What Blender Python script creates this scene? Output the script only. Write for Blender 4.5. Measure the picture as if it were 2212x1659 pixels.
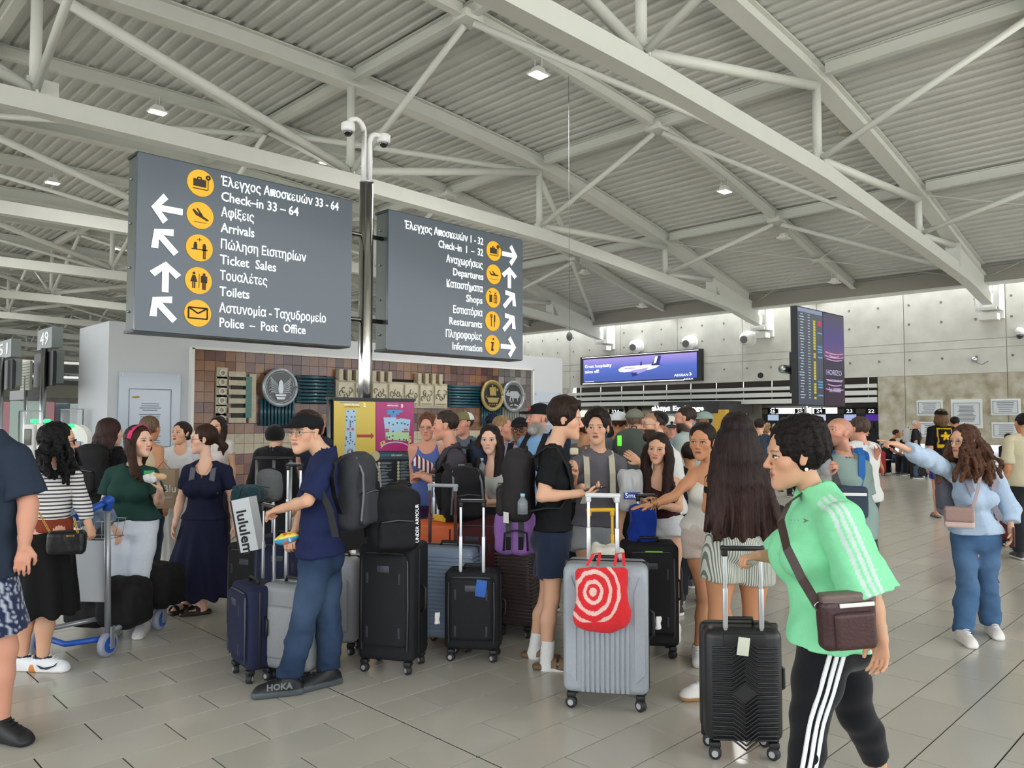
import bpy, bmesh, math, random, time
import numpy as np
from mathutils import Vector, Matrix
T0 = time.time()
random.seed(7); rng = np.random.default_rng(7)
for _o in list(bpy.data.objects): bpy.data.objects.remove(_o, do_unlink=True)
SC = bpy.context.scene
COL = SC.collection
# ---------------------------------------------------------------- camera (X = along the signs and trusses, Y = along the concrete wall, Z up)
FPX, YAW, PIT, ROL, EYE = 1669.35, 0.789165, 0.0449558, 0.000458, 1.62
_f = np.array([math.cos(YAW)*math.cos(PIT), math.sin(YAW)*math.cos(PIT), math.sin(PIT)])
_r = np.cross(_f, [0, 0, 1]); _r /= np.linalg.norm(_r); _u = np.cross(_r, _f)
CR = _r*math.cos(ROL)+_u*math.sin(ROL); CU = -_r*math.sin(ROL)+_u*math.cos(ROL); CF = _f
CAM = np.array([0, 0, EYE])
cd = bpy.data.cameras.new('camera'); cam = bpy.data.objects.new('camera', cd); COL.objects.link(cam)
cd.sensor_width = 36; cd.lens = FPX/2212*36; cd.clip_start = .05; cd.clip_end = 400
cam.matrix_world = Matrix(((CR[0], CU[0], -CF[0], 0), (CR[1], CU[1], -CF[1], 0), (CR[2], CU[2], -CF[2], EYE), (0, 0, 0, 1)))
SC.camera = cam
# ---------------------------------------------------------------- world, sun, exposure
w = bpy.data.worlds.new('sky'); SC.world = w; w.use_nodes = True
nt = w.node_tree; bg = nt.nodes['Background']
bg.inputs[0].default_value = (.93, .97, 1.0, 1); bg.inputs[1].default_value = 2.0
SC.view_settings.view_transform = 'Standard'; SC.view_settings.look = 'None'
SC.view_settings.exposure = 0.68; SC.view_settings.gamma = 1; SC.view_settings.use_curve_mapping = False
SC.cycles.use_denoising = True
SC.cycles.max_bounces = 7; SC.cycles.diffuse_bounces = 4; SC.cycles.glossy_bounces = 3; SC.cycles.transmission_bounces = 4; SC.cycles.transparent_max_bounces = 6
SC.cycles.sample_clamp_indirect = 6; SC.cycles.caustics_reflective = False; SC.cycles.caustics_refractive = False
def area_light(name, loc, rot, sx, sy, power, color=(1, 1, 1)):
    l = bpy.data.lights.new(name, 'AREA'); l.shape = 'RECTANGLE'; l.size = sx; l.size_y = sy; l.energy = power; l.color = color
    o = bpy.data.objects.new(name, l); COL.objects.link(o); o.location = loc; o.rotation_euler = rot; return o
_sl = bpy.data.lights.new('sun', 'SUN'); _sl.energy = 11.0; _sl.angle = .01; _sl.color = (1, .985, .96)
_so = bpy.data.objects.new('sun', _sl); COL.objects.link(_so); _so.rotation_euler = Vector((-.30, .42, -.86)).to_track_quat('-Z', 'Y').to_euler()
area_light('skylight_strip', (29.45, 42, 9.1), (0, math.radians(14), 0), 1.1, 100, 3800, (.96, .98, 1))
# ---------------------------------------------------------------- pixel to place helpers (survey of the photograph)
def ray(x, y): return CF+CR*(x-1106)/FPX-CU*(y-829.5)/FPX
def gz(x, y, z=0.0):
    d = ray(x, y); return CAM+d*((z-EYE)/d[2])
def atX(x, y, X): d = ray(x, y); return CAM+d*(X/d[0])
def atY(x, y, Y): d = ray(x, y); return CAM+d*(Y/d[1])
def atD(x, y, D): return CAM+ray(x, y)*D
def depth(p): return float((np.asarray(p)-CAM)@CF)
HR = np.array([CR[0], CR[1], 0]); HR /= np.linalg.norm(HR)       # image right on the ground
HF = np.array([CF[0], CF[1], 0]); HF /= np.linalg.norm(HF)       # away from the camera on the ground
V3 = lambda *a: np.array(a, float)
# ---------------------------------------------------------------- materials
MATS = {}
def srgb(c):
    if isinstance(c, str): c = tuple(int(c[i:i+2], 16) for i in (0, 2, 4))
    c = tuple(v/255. for v in c[:3])
    return tuple(v/12.92 if v <= .04045 else ((v+.055)/1.055)**2.4 for v in c)
def mat(name, color='808080', rough=.6, metal=0., noise=0., nscale=20., bump=0., bscale=60., spec=.5, emit=None, estr=0., alpha=1., trans=0., coat=0., attr=False, sheen=0., dark=None, stretch=None, sss=0.):
    key = name
    if key in MATS: return MATS[key]
    m = bpy.data.materials.new(name); m.use_nodes = True; n = m.node_tree.nodes; l = m.node_tree.links
    b = n['Principled BSDF']
    c = srgb(color); b.inputs['Base Color'].default_value = (*c, 1)
    b.inputs['Roughness'].default_value = rough; b.inputs['Metallic'].default_value = metal
    b.inputs['Specular IOR Level'].default_value = spec
    if coat: b.inputs['Coat Weight'].default_value = coat; b.inputs['Coat Roughness'].default_value = .1
    if sheen: b.inputs['Sheen Weight'].default_value = sheen
    if sss: b.inputs['Subsurface Weight'].default_value = sss; b.inputs['Subsurface Radius'].default_value = (.9, .35, .2); b.inputs['Subsurface Scale'].default_value = .01
    if trans: b.inputs['Transmission Weight'].default_value = trans
    if alpha < 1: b.inputs['Alpha'].default_value = alpha
    if emit: b.inputs['Emission Color'].default_value = (*srgb(emit), 1); b.inputs['Emission Strength'].default_value = estr
    tc = n.new('ShaderNodeTexCoord'); src = tc.outputs['Object']
    if stretch:
        mp = n.new('ShaderNodeMapping'); mp.inputs['Scale'].default_value = stretch; l.new(src, mp.inputs[0]); src = mp.outputs[0]
    colsrc = None
    if attr:
        a = n.new('ShaderNodeAttribute'); a.attribute_name = 'Col'; colsrc = a.outputs['Color']; l.new(colsrc, b.inputs['Base Color'])
    if noise:
        t = n.new('ShaderNodeTexNoise'); t.inputs['Scale'].default_value = nscale; t.inputs['Detail'].default_value = 4; l.new(src, t.inputs['Vector'])
        mx = n.new('ShaderNodeMix'); mx.data_type = 'RGBA'; mx.blend_type = 'MULTIPLY'; mx.inputs[0].default_value = 1
        cr = n.new('ShaderNodeValToRGB'); cr.color_ramp.elements[0].position = .3; cr.color_ramp.elements[1].position = .7
        d = 1-noise; cr.color_ramp.elements[0].color = (d, d, d, 1) if dark is None else (*srgb(dark), 1); cr.color_ramp.elements[1].color = (1, 1, 1, 1)
        l.new(t.outputs['Fac'], cr.inputs[0]); l.new(cr.outputs[0], mx.inputs[7])
        if colsrc: l.new(colsrc, mx.inputs[6])
        else: mx.inputs[6].default_value = (*c, 1)
        l.new(mx.outputs[2], b.inputs['Base Color'])
    if bump:
        t2 = n.new('ShaderNodeTexNoise'); t2.inputs['Scale'].default_value = bscale; t2.inputs['Detail'].default_value = 3; l.new(src, t2.inputs['Vector'])
        bp = n.new('ShaderNodeBump'); bp.inputs['Strength'].default_value = bump; bp.inputs['Distance'].default_value = .01
        l.new(t2.outputs['Fac'], bp.inputs['Height']); l.new(bp.outputs[0], b.inputs['Normal'])
    MATS[key] = m; return m
def glow(name, color, s): return mat(name, color, emit=color, estr=s, rough=.5)
# ---------------------------------------------------------------- object helpers
def tag(o, label=None, cat=None, group=None, kind=None):
    if label: o['label'] = label
    if cat: o['category'] = cat
    if group: o['group'] = group
    if kind: o['kind'] = kind
    return o
def empty(name, loc=(0, 0, 0), label=None, cat=None, group=None, rz=0, kind=None):
    o = bpy.data.objects.new(name, None); COL.objects.link(o); o.location = tuple(loc); o.rotation_euler = (0, 0, rz); o.empty_display_size = .1
    return tag(o, label, cat, group, kind)
def link(name, me, m=None, parent=None, smooth=False, world=True):
    """world=True: mesh coordinates are world ones; the parent has only a translation, taken off here"""
    if m is not None:
        for k in (m if isinstance(m, (list, tuple)) else [m]): me.materials.append(k)
    if smooth: me.polygons.foreach_set('use_smooth', [True]*len(me.polygons))
    o = bpy.data.objects.new(name, me); COL.objects.link(o)
    if parent is not None:
        o.parent = parent
        if world:
            t = Vector((0, 0, 0)); q = parent
            while q is not None: t += Vector(q.location); q = q.parent
            o.location = -t
    return o
class MB:
    def __init__(s): s.v = []; s.f = []; s.mi = []; s.n = 0; s.sm = []
    def add(s, V, F, mi=0, smooth=False):
        V = np.asarray(V, float); s.v.append(V)
        for f in F: s.f.append([i+s.n for i in f]); s.mi.append(mi); s.sm.append(smooth)
        s.n += len(V); return s
    def box(s, c, d, R=None, mi=0, taper=1.):
        c = np.asarray(c, float); hx, hy, hz = d[0]/2, d[1]/2, d[2]/2
        V = np.array([[x*(taper if z > 0 else 1), y*(taper if z > 0 else 1), z] for z in (-hz, hz) for x, y in ((-hx, -hy), (hx, -hy), (hx, hy), (-hx, hy))])
        if R is not None: V = V@np.asarray(R).T
        return s.add(V+c, [(0, 3, 2, 1), (4, 5, 6, 7), (0, 1, 5, 4), (1, 2, 6, 5), (2, 3, 7, 6), (3, 0, 4, 7)], mi)
    def rbox(s, c, d, r=.02, R=None, mi=0, seg=3, smooth=True):
        """box with rounded edges: superellipse-like sphere-expanded box"""
        hx, hy, hz = [max(q/2-r, 1e-4) for q in d]
        nu = 4*(seg+1); V = []; ring = []
        lat = [(-math.pi/2+math.pi/2*i/seg, -1) for i in range(seg+1)]+[(math.pi/2*i/seg, 1) for i in range(seg+1)]
        for a, sz in lat:
            for q in range(4):
                sx, sy = ((1, 1), (-1, 1), (-1, -1), (1, -1))[q]
                for j in range(seg+1):
                    t = math.pi/2*(q+j/seg)
                    V.append([sx*hx+r*math.cos(a)*math.cos(t), sy*hy+r*math.cos(a)*math.sin(t), sz*hz+r*math.sin(a)])
        F = []; n = nu
        for i in range(len(lat)-1):
            for j in range(n): F.append((i*n+j, i*n+(j+1) % n, (i+1)*n+(j+1) % n, (i+1)*n+j))
        F.append(tuple(range(n))[::-1]); F.append(tuple(range((len(lat)-1)*n, len(lat)*n)))
        V = np.array(V)
        if R is not None: V = V@np.asarray(R).T
        return s.add(V+np.asarray(c), F, mi, smooth)
    def tube(s, pts, r, n=10, mi=0, cap=True, smooth=True, flat=1.):
        pts = [np.asarray(p, float) for p in pts]; m = len(pts)
        rs = r if isinstance(r, (list, tuple, np.ndarray)) else [r]*m
        V = []; prev = None
        for i, p in enumerate(pts):
            t = pts[min(i+1, m-1)]-pts[max(i-1, 0)]; t = t/(np.linalg.norm(t)+1e-12)
            if prev is None:
                a = np.cross(t, [0, 0, 1]);
                if np.linalg.norm(a) < .05: a = np.cross(t, [0, 1, 0])
            else: a = prev-t*(prev@t)
            a /= np.linalg.norm(a); prev = a; b = np.cross(t, a)
            for k in range(n):
                th = 2*math.pi*k/n; V.append(p+rs[i]*(math.cos(th)*a+math.sin(th)*b*flat))
        F = [(i*n+k, i*n+(k+1) % n, (i+1)*n+(k+1) % n, (i+1)*n+k) for i in range(m-1) for k in range(n)]
        if cap: F.append(tuple(range(n))[::-1]); F.append(tuple(range((m-1)*n, m*n)))
        return s.add(V, F, mi, smooth)
    def sweep(s, prof, pts, lat, mi=0, smooth=False, up=None):
        """closed profile (a,b): a along lat, b along the normal, swept along pts"""
        lat = np.asarray(lat, float); n = len(prof); m = len(pts); V = []
        for i, p in enumerate(pts):
            t = np.asarray(pts[min(i+1, m-1)], float)-np.asarray(pts[max(i-1, 0)], float); t /= np.linalg.norm(t)
            nn = np.cross(lat, t) if up is None else np.asarray(up, float)
            if nn[2] < 0: nn = -nn
            for a, b in prof: V.append(np.asarray(p)+a*lat+b*nn)
        F = [(i*n+k, i*n+(k+1) % n, (i+1)*n+(k+1) % n, (i+1)*n+k) for i in range(m-1) for k in range(n)]
        F.append(tuple(range(n))[::-1]); F.append(tuple(range((m-1)*n, m*n)))
        return s.add(V, F, mi, smooth)
    def disc(s, c, nrm, r, t, n=24, mi=0, rim=None, r2=None):
        nrm = np.asarray(nrm, float); nrm /= np.linalg.norm(nrm)
        return s.tube([np.asarray(c)-nrm*t/2, np.asarray(c)+nrm*t/2], [r, r2 or r], n, mi, True, False)
    def ball(s, c, r, n=12, mi=0, R=None, zmin=-1.):
        r = np.array([r]*3 if np.isscalar(r) else r, float); V = []; m = n//2
        for i in range(m+1):
            a = max(-math.pi/2+math.pi*i/m, math.asin(zmin))
            for k in range(n):
                t = 2*math.pi*k/n; V.append([math.cos(a)*math.cos(t), math.cos(a)*math.sin(t), math.sin(a)])
        V = np.array(V)*r
        if R is not None: V = V@np.asarray(R).T
        F = [(i*n+k, i*n+(k+1) % n, (i+1)*n+(k+1) % n, (i+1)*n+k) for i in range(m) for k in range(n)]
        return s.add(V+np.asarray(c), F, mi, True)
    def poly(s, P, nrm, t, mi=0):
        """flat polygon P (list of 3D) extruded by t along nrm"""
        P = np.asarray(P, float); n = len(P); nrm = np.asarray(nrm, float)
        return s.add(np.vstack([P, P+nrm*t]), [tuple(range(n))[::-1], tuple(range(n, 2*n))]+[(i, (i+1) % n, n+(i+1) % n, n+i) for i in range(n)], mi)
    def mesh(s, name='m'):
        me = bpy.data.meshes.new(name)
        V = np.vstack(s.v) if s.v else np.zeros((0, 3))
        me.from_pydata(V.tolist(), [], s.f); me.polygons.foreach_set('material_index', s.mi); me.polygons.foreach_set('use_smooth', s.sm)
        bm = bmesh.new(); bm.from_mesh(me); bmesh.ops.recalc_face_normals(bm, faces=bm.faces); bm.to_mesh(me); bm.free(); me.update()
        return me
    def build(s, name, m, parent=None, world=True): return link(name, s.mesh(name), m, parent, world=world)
def frame(fwd, up=(0, 0, 1)):
    """columns right, forward, up"""
    f = np.asarray(fwd, float); f = f/np.linalg.norm(f); u = np.asarray(up, float); r = np.cross(f, u); r /= np.linalg.norm(r); u = np.cross(r, f)
    return np.array([r, f, u]).T
def text(name, s, loc, right, up, size, m, parent=None, align='LEFT', ext=.004, offset=0., valign='TOP_BASELINE', sx=1., shear=0.):
    c = bpy.data.curves.new(name, 'FONT'); c.body = s; c.size = size; c.align_x = align; c.extrude = ext; c.offset = offset; c.resolution_u = 2; c.shear = shear
    c.materials.append(m); o = bpy.data.objects.new(name, c); COL.objects.link(o)
    r = np.array(right, float); r /= np.linalg.norm(r); u = np.array(up, float); u = u-r*(u@r); u /= np.linalg.norm(u); n = np.cross(r, u)
    M = Matrix(((r[0]*sx, u[0], n[0], loc[0]), (r[1]*sx, u[1], n[1], loc[1]), (r[2]*sx, u[2], n[2], loc[2]), (0, 0, 0, 1)))
    if parent is not None:
        o.parent = parent; pm = Matrix.Translation(parent.location)
        q = parent.parent
        while q is not None: pm = Matrix.Translation(q.location)@pm; q = q.parent
        M = pm.inverted()@M
    o.matrix_local = M
    return o
ORD = ['first', 'second', 'third', 'fourth', 'fifth', 'sixth', 'seventh', 'eighth', 'ninth', 'tenth', 'eleventh', 'twelfth', 'thirteenth', 'fourteenth', 'fifteenth', 'sixteenth']
def copy_tree(o, parent=None):
    c = o.copy(); COL.objects.link(c); c.parent = parent
    for ch in list(o.children): copy_tree(ch, c)
    return c
# ================================================================ SETTING
M_tile = mat('floor_tile', 'c3bfb4', rough=.2, noise=.05, nscale=2.2, spec=.5)
n = M_tile.node_tree.nodes; l = M_tile.node_tree.links
_oi = n.new('ShaderNodeObjectInfo'); _hs = n.new('ShaderNodeHueSaturation'); _mr = n.new('ShaderNodeMapRange'); _mr.inputs[3].default_value = .93; _mr.inputs[4].default_value = 1.05
l.new(_oi.outputs['Random'], _mr.inputs[0]); l.new(_mr.outputs[0], _hs.inputs['Value'])
_b = n['Principled BSDF']; _s = _b.inputs['Base Color'].links[0].from_socket; l.new(_s, _hs.inputs['Color']); l.new(_hs.outputs[0], _b.inputs['Base Color'])
M_grout = mat('floor_grout', '26221e', rough=1., spec=.1)
M_steel_w = mat('white_painted_steel', 'd6d9d3', rough=.45, noise=.04, nscale=3)
M_steel_w2 = mat('white_painted_steel_rafter', 'd0d3cd', rough=.5)
M_deck = mat('corrugated_deck', 'c9cbc7', rough=.45, metal=.0, noise=.12, nscale=.7, spec=.5)
M_conc = mat('raw_concrete', 'cccbc2', rough=.85, noise=.16, nscale=1.6, bump=.25, bscale=30)
M_conc2 = mat('blotchy_concrete', 'c2bfb2', rough=.85, noise=.34, nscale=2.3, bump=.35, bscale=18, dark='c2b9a2')
M_black = mat('black_plastic', '141417', rough=.45)
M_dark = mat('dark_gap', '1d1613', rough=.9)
M_white = mat('white_paint', 'e4e4e0', rough=.5)
M_chrome = mat('brushed_steel', 'c8c6c4', rough=.16, metal=1.)
M_satin = mat('satin_aluminium', 'b9bdc2', rough=.3, metal=1.)
M_panelw = mat('white_wall_panel', 'c9cdd2', rough=.6)
M_glass = mat('clear_glass', 'e8f0ee', rough=.03, trans=1., alpha=.35)
fl = MB(); _a, _b_ = -60, 130; fl.add([(_a, _a, -.03), (_b_, _a, -.03), (_b_, _b_, -.03), (_a, _b_, -.03), (_a, _a, -.006), (_b_, _a, -.006), (_b_, _b_, -.006), (_a, _b_, -.006)], [(0, 3, 2, 1), (4, 5, 6, 7), (0, 1, 5, 4), (1, 2, 6, 5), (2, 3, 7, 6), (3, 0, 4, 7)])
floor = fl.build('floor', M_grout); tag(floor, 'beige stone tile floor of the terminal hall', kind='structure')
tiles = []
for j in range(-60, 130):
    y = 3.10+.2965*j; off = .5*(j % 2)
    xs = [2.55]
    for k in range(1, 40): xs.append(2.55-.607*(k-off if off else k))
    ls = sorted(xs)
    for a, b in zip(ls[:-1], ls[1:]): tiles.append((a, b, y))
    rs = [2.556]+[2.55+.588*(k-off if off else k) for k in range(1, 90)]
    for a, b in zip(rs[:-1], rs[1:]): tiles.append((a, b, y))
vis = []
for a, b, y in tiles:
    c = V3((a+b)/2, y+.148, 0)-CAM; dd = c@CF
    la = abs(c@CR)
    if dd < .6 or dd > 26 or la > .68*dd+4.5: continue
    hid = dd < 2.6 or la > .665*dd+.3
    vis.append((hid, dd, a, b, y))
vis.sort(); GAP = .0085
cache = {}
def tile_mesh(wd):
    k = round(wd, 3)
    if k not in cache:
        m_ = MB().box((0, 0, -.01), (wd-GAP, .2965-GAP, .02)); cache[k] = m_.mesh('floor_tile'); cache[k].materials.append(M_tile)
    return cache[k]
for hid, dd, a, b, y in vis[:300]:
    o = bpy.data.objects.new('floor_tile', tile_mesh(b-a)); COL.objects.link(o); o.parent = floor; o.location = ((a+b)/2, y+.14825, 0)
mb = MB()
for hid, dd, a, b, y in vis[300:]: mb.box(((a+b)/2, y+.14825, -.01), (b-a-GAP, .2965-GAP, .02))
def q(s, t): return HF[:2]*s+HR[:2]*t
P = [q(25.6, -60), q(25.6, 60), q(120, 130), q(120, -130)]
mb.add([(*p, -.001) for p in P], [(0, 1, 2, 3)])
for a_, b_, c_, d_ in ((-60, -60, 130, -9), (-60, -9, -12, 130)): mb.add([(a_, b_, -.001), (c_, b_, -.001), (c_, d_, -.001), (a_, d_, -.001)], [(0, 1, 2, 3)])
tag(mb.build('floor_tile', M_tile, floor), kind='stuff')
# ---- roof
TX = [-14, -3, 3.4, 6.9, 9.8, 12.5, 16.0, 19.0, 22.6, 25.5, 29.0]; TZ = [8.4, 9.2, 9.48, 9.56, 9.53, 9.37, 9.10, 8.60, 7.88, 7.15, 6.35]
ztop = lambda x: float(np.interp(x, TX, TZ))-.39
LX = [-14, -3, 3.3, 9.8, 16.2, 22.7, 27.0, 28.5, 29.8]; LZ = [6.6, 6.95, 7.07, 7.10, 6.95, 6.42, 6.02, 5.72, 5.5]
zlow = lambda x: float(np.interp(x, LX, LZ))
TRY = [7.0+8.2*k for k in range(12)]; YEND = TRY[-1]+4
prof = []; x = -12.0; path = []
segs = [(0, 0), (.10, 0), (.135, .055), (.245, .055), (.28, 0)]
V = []; xx = -14.1
while xx < 28.9:
    for dx, dz in segs: V.append((xx+dx, ztop(xx+dx)+.62+dz))
    xx += .30
nP = len(V)
Y0, Y1 = -12.0, YEND
mb = MB(); mb.add([(a, Y0, b) for a, b in V]+[(a, Y1, b) for a, b in V]+[(a, Y0, b+.12) for a, b in V]+[(a, Y1, b+.12) for a, b in V],
    [(i, i+1, nP+i+1, nP+i) for i in range(nP-1)]+[(2*nP+i, 3*nP+i, 3*nP+i+1, 2*nP+i+1) for i in range(nP-1)]+[(0, 2*nP, 3*nP, nP)]+[(nP-1, 2*nP-1, 4*nP-1, 3*nP-1)])
ceiling = mb.build('ceiling', M_deck); tag(ceiling, 'arched grey corrugated metal roof deck over the hall', kind='structure')
NX = [-3.0, 3.4, 9.8, 16.2, 22.6]
IB = [(-.19, 0), (.19, 0), (.19, .03), (.02, .03), (.02, .39), (.12, .39), (.12, .42), (-.12, .42), (-.12, .39), (-.02, .39), (-.02, .03), (-.19, .03)]
IBs = [(-.09, 0), (.09, 0), (.09, .02), (.012, .02), (.012, .26), (.09, .26), (.09, .28), (-.09, .28), (-.09, .26), (-.012, .26), (-.012, .02), (-.09, .02)]
BX = [(-.15, -.17), (.15, -.17), (.15, .17), (-.15, .17)]
def truss(i, Y):
    t = empty('roof_truss', (9.8, Y, 7), 'white tubular steel roof truss, %s from the camera' % ('nearest' if i == 0 else ORD[i]+' nearest'), 'truss', 'white roof trusses')
    xs = np.arange(-14, 28.95, .8); MB().sweep(IB, [(x, Y, ztop(x)+.18) for x in xs], (0, 1, 0)).build('top_chord', M_steel_w, t)
    xs = np.linspace(-14, 29.3, 48); MB().sweep(BX, [(x, Y, zlow(x)) for x in xs], (0, 1, 0)).build('lower_chord', M_steel_w, t)
    for x in NX:
        MB().tube([(x, Y, zlow(x)+.1), (x, Y, ztop(x)+.2)], .095, 12).build('post', M_steel_w, t)
        MB().box((x+.12, Y, zlow(x)+.3), (.5, .03, .35)).box((x, Y, zlow(x)+.25), (.04, .34, .2)).build('gusset_plate', M_steel_w, t)
    def brace(a, b, r=.085): MB().tube([a, b], r, 12).build('brace', M_steel_w, t)
    for xa, xb in ((3.4, -3.0), (9.8, 3.4), (9.8, 16.2), (16.2, 22.6)): brace((xa, Y, zlow(xa)+.25), (xb, Y, ztop(xb)+.12), .1)
    brace((22.6, Y, zlow(22.6)+.22), (25.6, Y, ztop(25.6)+.1), .09)
    for x in NX[1:]:
        for s in (-1, 1):
            if s == 1 and i == len(TRY)-1: continue
            if s == 1 and (x > 10 or i % 3 != 1): continue
            brace((x, Y+s*.1, zlow(x)+.25), (x, Y+s*4.0, ztop(x)+.2), .07)
    # tapered haunch plate and bracket end at the wall
    h = MB(); A = [(25.6, Y-.09, ztop(25.6)+.2), (26.2, Y-.09, zlow(26.2)+.1), (29.6, Y-.09, 5.5), (29.6, Y-.09, 6.0), (28.9, Y-.09, ztop(28.9)+.25)]
    h.poly(A, (0, 1, 0), .18); h.box((25.62, Y, (ztop(25.6)+zlow(25.6))/2+.1), (.05, .42, ztop(25.6)-zlow(25.6)+.1)); h.build('haunch', M_steel_w, t)
    b = MB(); b.box((29.9, Y+.05, 5.75), (.12, .75, 1.5)); b.box((29.6, Y-.3, 5.85), (.55, .03, 1.2)); b.box((29.6, Y+.4, 5.85), (.55, .03, 1.2)); b.box((29.55, Y, 5.3), (.6, .5, .1)); b.box((29.6, Y, 5.05), (.4, .45, .22)); b.tube([(29.3, Y, 5.9), (29.85, Y, 6.2)], .05, 8)
    b.build('wall_bracket', M_white, t)
    return t
for i, Y in enumerate(TRY): truss(i, Y)
# purlins (run along Y) and mid-bay rafters (run along X)
for k, x in enumerate(NX+[28.75]):
    p = empty('roof_beam', (x, 40, ztop(x)+.4), 'long white roof beam across the trusses, %s' % ('at the eave beside the concrete wall' if k == 5 else ORD[4-k]+' one up from the eave beam'), 'beam', 'roof beams across the trusses')
    if k == 5: MB().sweep([(-.2, 0), (.2, 0), (.2, .5), (-.2, .5)], [(x, -12, ztop(x)+.06), (x, YEND, ztop(x)+.06)], (1, 0, 0)).build('beam_web', mat('eave_beam_grey', '8f8c85', rough=.6), p); MB().box((x+.1, (YEND-12)/2, ztop(x)+.06), (.5, YEND+12, .1)).build('beam_flange', M_steel_w, p); continue
    ys = [-12]+TRY
    for a, b in zip(ys[:-1], ys[1:]):
        MB().sweep(IBs, [(x, a+.2, ztop(x)+.3), (x, b-.2, ztop(x)+.3)], (1, 0, 0)).build('beam_length', M_steel_w2, p)
MIDS = [TRY[0]-4.1]+[y+4.1 for y in TRY[:-1]]
for i, Y in enumerate(MIDS):
    p = empty('roof_rafter', (9.8, Y, ztop(9.8)), 'slim white rafter between two trusses, %s from the camera' % ORD[i], 'beam', 'slim mid-bay rafters')
    for a, b in zip(NX, NX[1:]+[28.7]):
        xs = np.linspace(a+.15, b-.15, 6); MB().sweep(IBs, [(x, Y, ztop(x)+.28) for x in xs], (0, 1, 0)).build('rafter_length', M_steel_w2, p)
        MB().box((a, Y, ztop(a)+.3), (.45, .4, .16)).build('node_plate', M_steel_w, p)
    # roof-plane bracing tubes
    if i % 3 == 2:
        for xm, xt in ((9.8, 16.2), (9.8, 3.4), (22.6, 16.2)):
            MB().tube([(xm, Y-.15, ztop(xm)+.2), (xt, Y-4.0, ztop(xt)+.15)], .08, 10).build('bracing_tube', M_steel_w, p)
        MB().tube([(22.6, Y+.15, ztop(22.6)+.2), (28.5, Y+3.9, ztop(28.5)+.2)], .08, 10).build('bracing_tube', M_steel_w, p)
        MB().tube([(9.8, Y+.15, ztop(9.8)+.2), (3.4, Y+4.0, ztop(3.4)+.15)], .08, 10).build('bracing_tube', M_steel_w, p)
        continue
    for xm, xt in ((3.4, 9.8), (9.8, 16.2), (16.2, 22.7), (22.6, 26.6)):
        if i > 0: MB().tube([(xm, Y-.15, ztop(xm)+.15), (xt, Y-4.0, zlow(xt)+.15)], .065, 10).build('bracing_tube', M_steel_w, p)
    for s in (-1, 1):
        MB().tube([(22.6, Y+s*3.9, ztop(22.6)+.2), (25.6, Y, ztop(25.6)+.25), (28.6, Y-s*3.9, ztop(28.6)+.2)], .018, 6).build('tension_rod', M_steel_w, p)
    MB().disc((25.6, Y, ztop(25.6)+.24), (0, 0, 1), .22, .03, 8).build('rod_plate', M_steel_w, p)
# floodlights on the rafters
M_lamp = glow('lamp_face', 'fff2d6', 14.)
def flood(x, Y, lit, label, g='floodlights under the roof'):
    z = ztop(x)-.05
    e = empty('floodlight', (x, Y, z), label, 'light', g)
    MB().tube([(x, Y-.1, z+.33), (x, Y-.1, z+.12)], .012, 6).tube([(x, Y+.1, z+.33), (x, Y+.1, z+.12)], .012, 6).box((x, Y, z+.33), (.03, .22, .02)).build('bracket', M_steel_w, e)
    MB().box((x, Y, z+.08), (.3, .22, .12), taper=.7).build('housing', M_white, e)
    MB().box((x, Y, z), (.42, .3, .04)).build('frame', M_white, e)
    if lit: lampl(x, Y, 150)
    MB().box((x, Y, z-.025), (.34, .24, .012)).build('lamp_face', M_lamp if lit else mat('unlit_lamp_face', 'd8d8d4', rough=.3), e)
def lampl(x, Y, p):
    a = area_light('floodlight_beam', (x, Y, ztop(x)-.12), (0, 0, 0), .34, .24, p, (1, .97, .92)); a.data.spread = 2.6
def solve(px, py, Y):   # the rafter point that the photograph shows at this pixel
    P = atY(px, py, Y); return P[0]
FL = [((1163, 127), 0, 1, 'lit square floodlight high above the sign pole, nearest the camera'), ((1565, 395), 0, 1, 'lit floodlight on the rafter nearest the concrete wall side'), ((1693, 500), 0, 0, 'unlit floodlight on the rafter above the departures screen'), ((1803, 598), 0, 0, 'unlit floodlight at the eave end of the rafter'),
      ((341, 216), 1, 1, 'lit floodlight above the left end of the left sign'), ((706, 326), 1, 1, 'lit floodlight just left of the camera pole'), ((1262, 575), 1, 0, 'unlit floodlight beside the rafter joint right of the signs'), ((1387, 652), 1, 0, 'unlit floodlight near the eave above the advertising screen'),
      ((114, 377), 2, 1, 'lit floodlight at the far left above the second truss'), ((252, 523), 3, 1, 'lit floodlight partly behind the left edge of the left sign'), ((28, 621), 4, 1, 'lit floodlight farthest away at the left edge')]
for (px, py), k, lit, lb in FL: flood(solve(px, py, MIDS[k+1] if k < 9 else 0) if (px, py) != (1163, 127) else atY(1163, 127, MIDS[1])[0], MIDS[k+1], lit, lb)
# hanging loudspeaker near the right
sp = atY(1830, 268, 7.35); s_ = empty('hanging_loudspeaker', sp, 'pale bell-shaped loudspeaker hanging from the nearest truss', 'speaker')
MB().tube([sp+V3(0, 0, .25), sp+V3(0, 0, .16), sp+V3(0, 0, -.16), sp+V3(0, 0, -.24)], [.11, .15, .21, .20], 24).build('housing', mat('speaker_beige', 'b5b1a5', rough=.6), s_)
MB().disc(sp+V3(0, 0, -.235), (0, 0, 1), .17, .03, 24).build('grille', mat('speaker_grille', '9a978c', rough=.8), s_)
MB().tube([sp+V3(-.12, 0, .2), sp+V3(0, 0, .42), sp+V3(.12, 0, .2)], .008, 6).build('hanger_wire', M_satin, s_)
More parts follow.
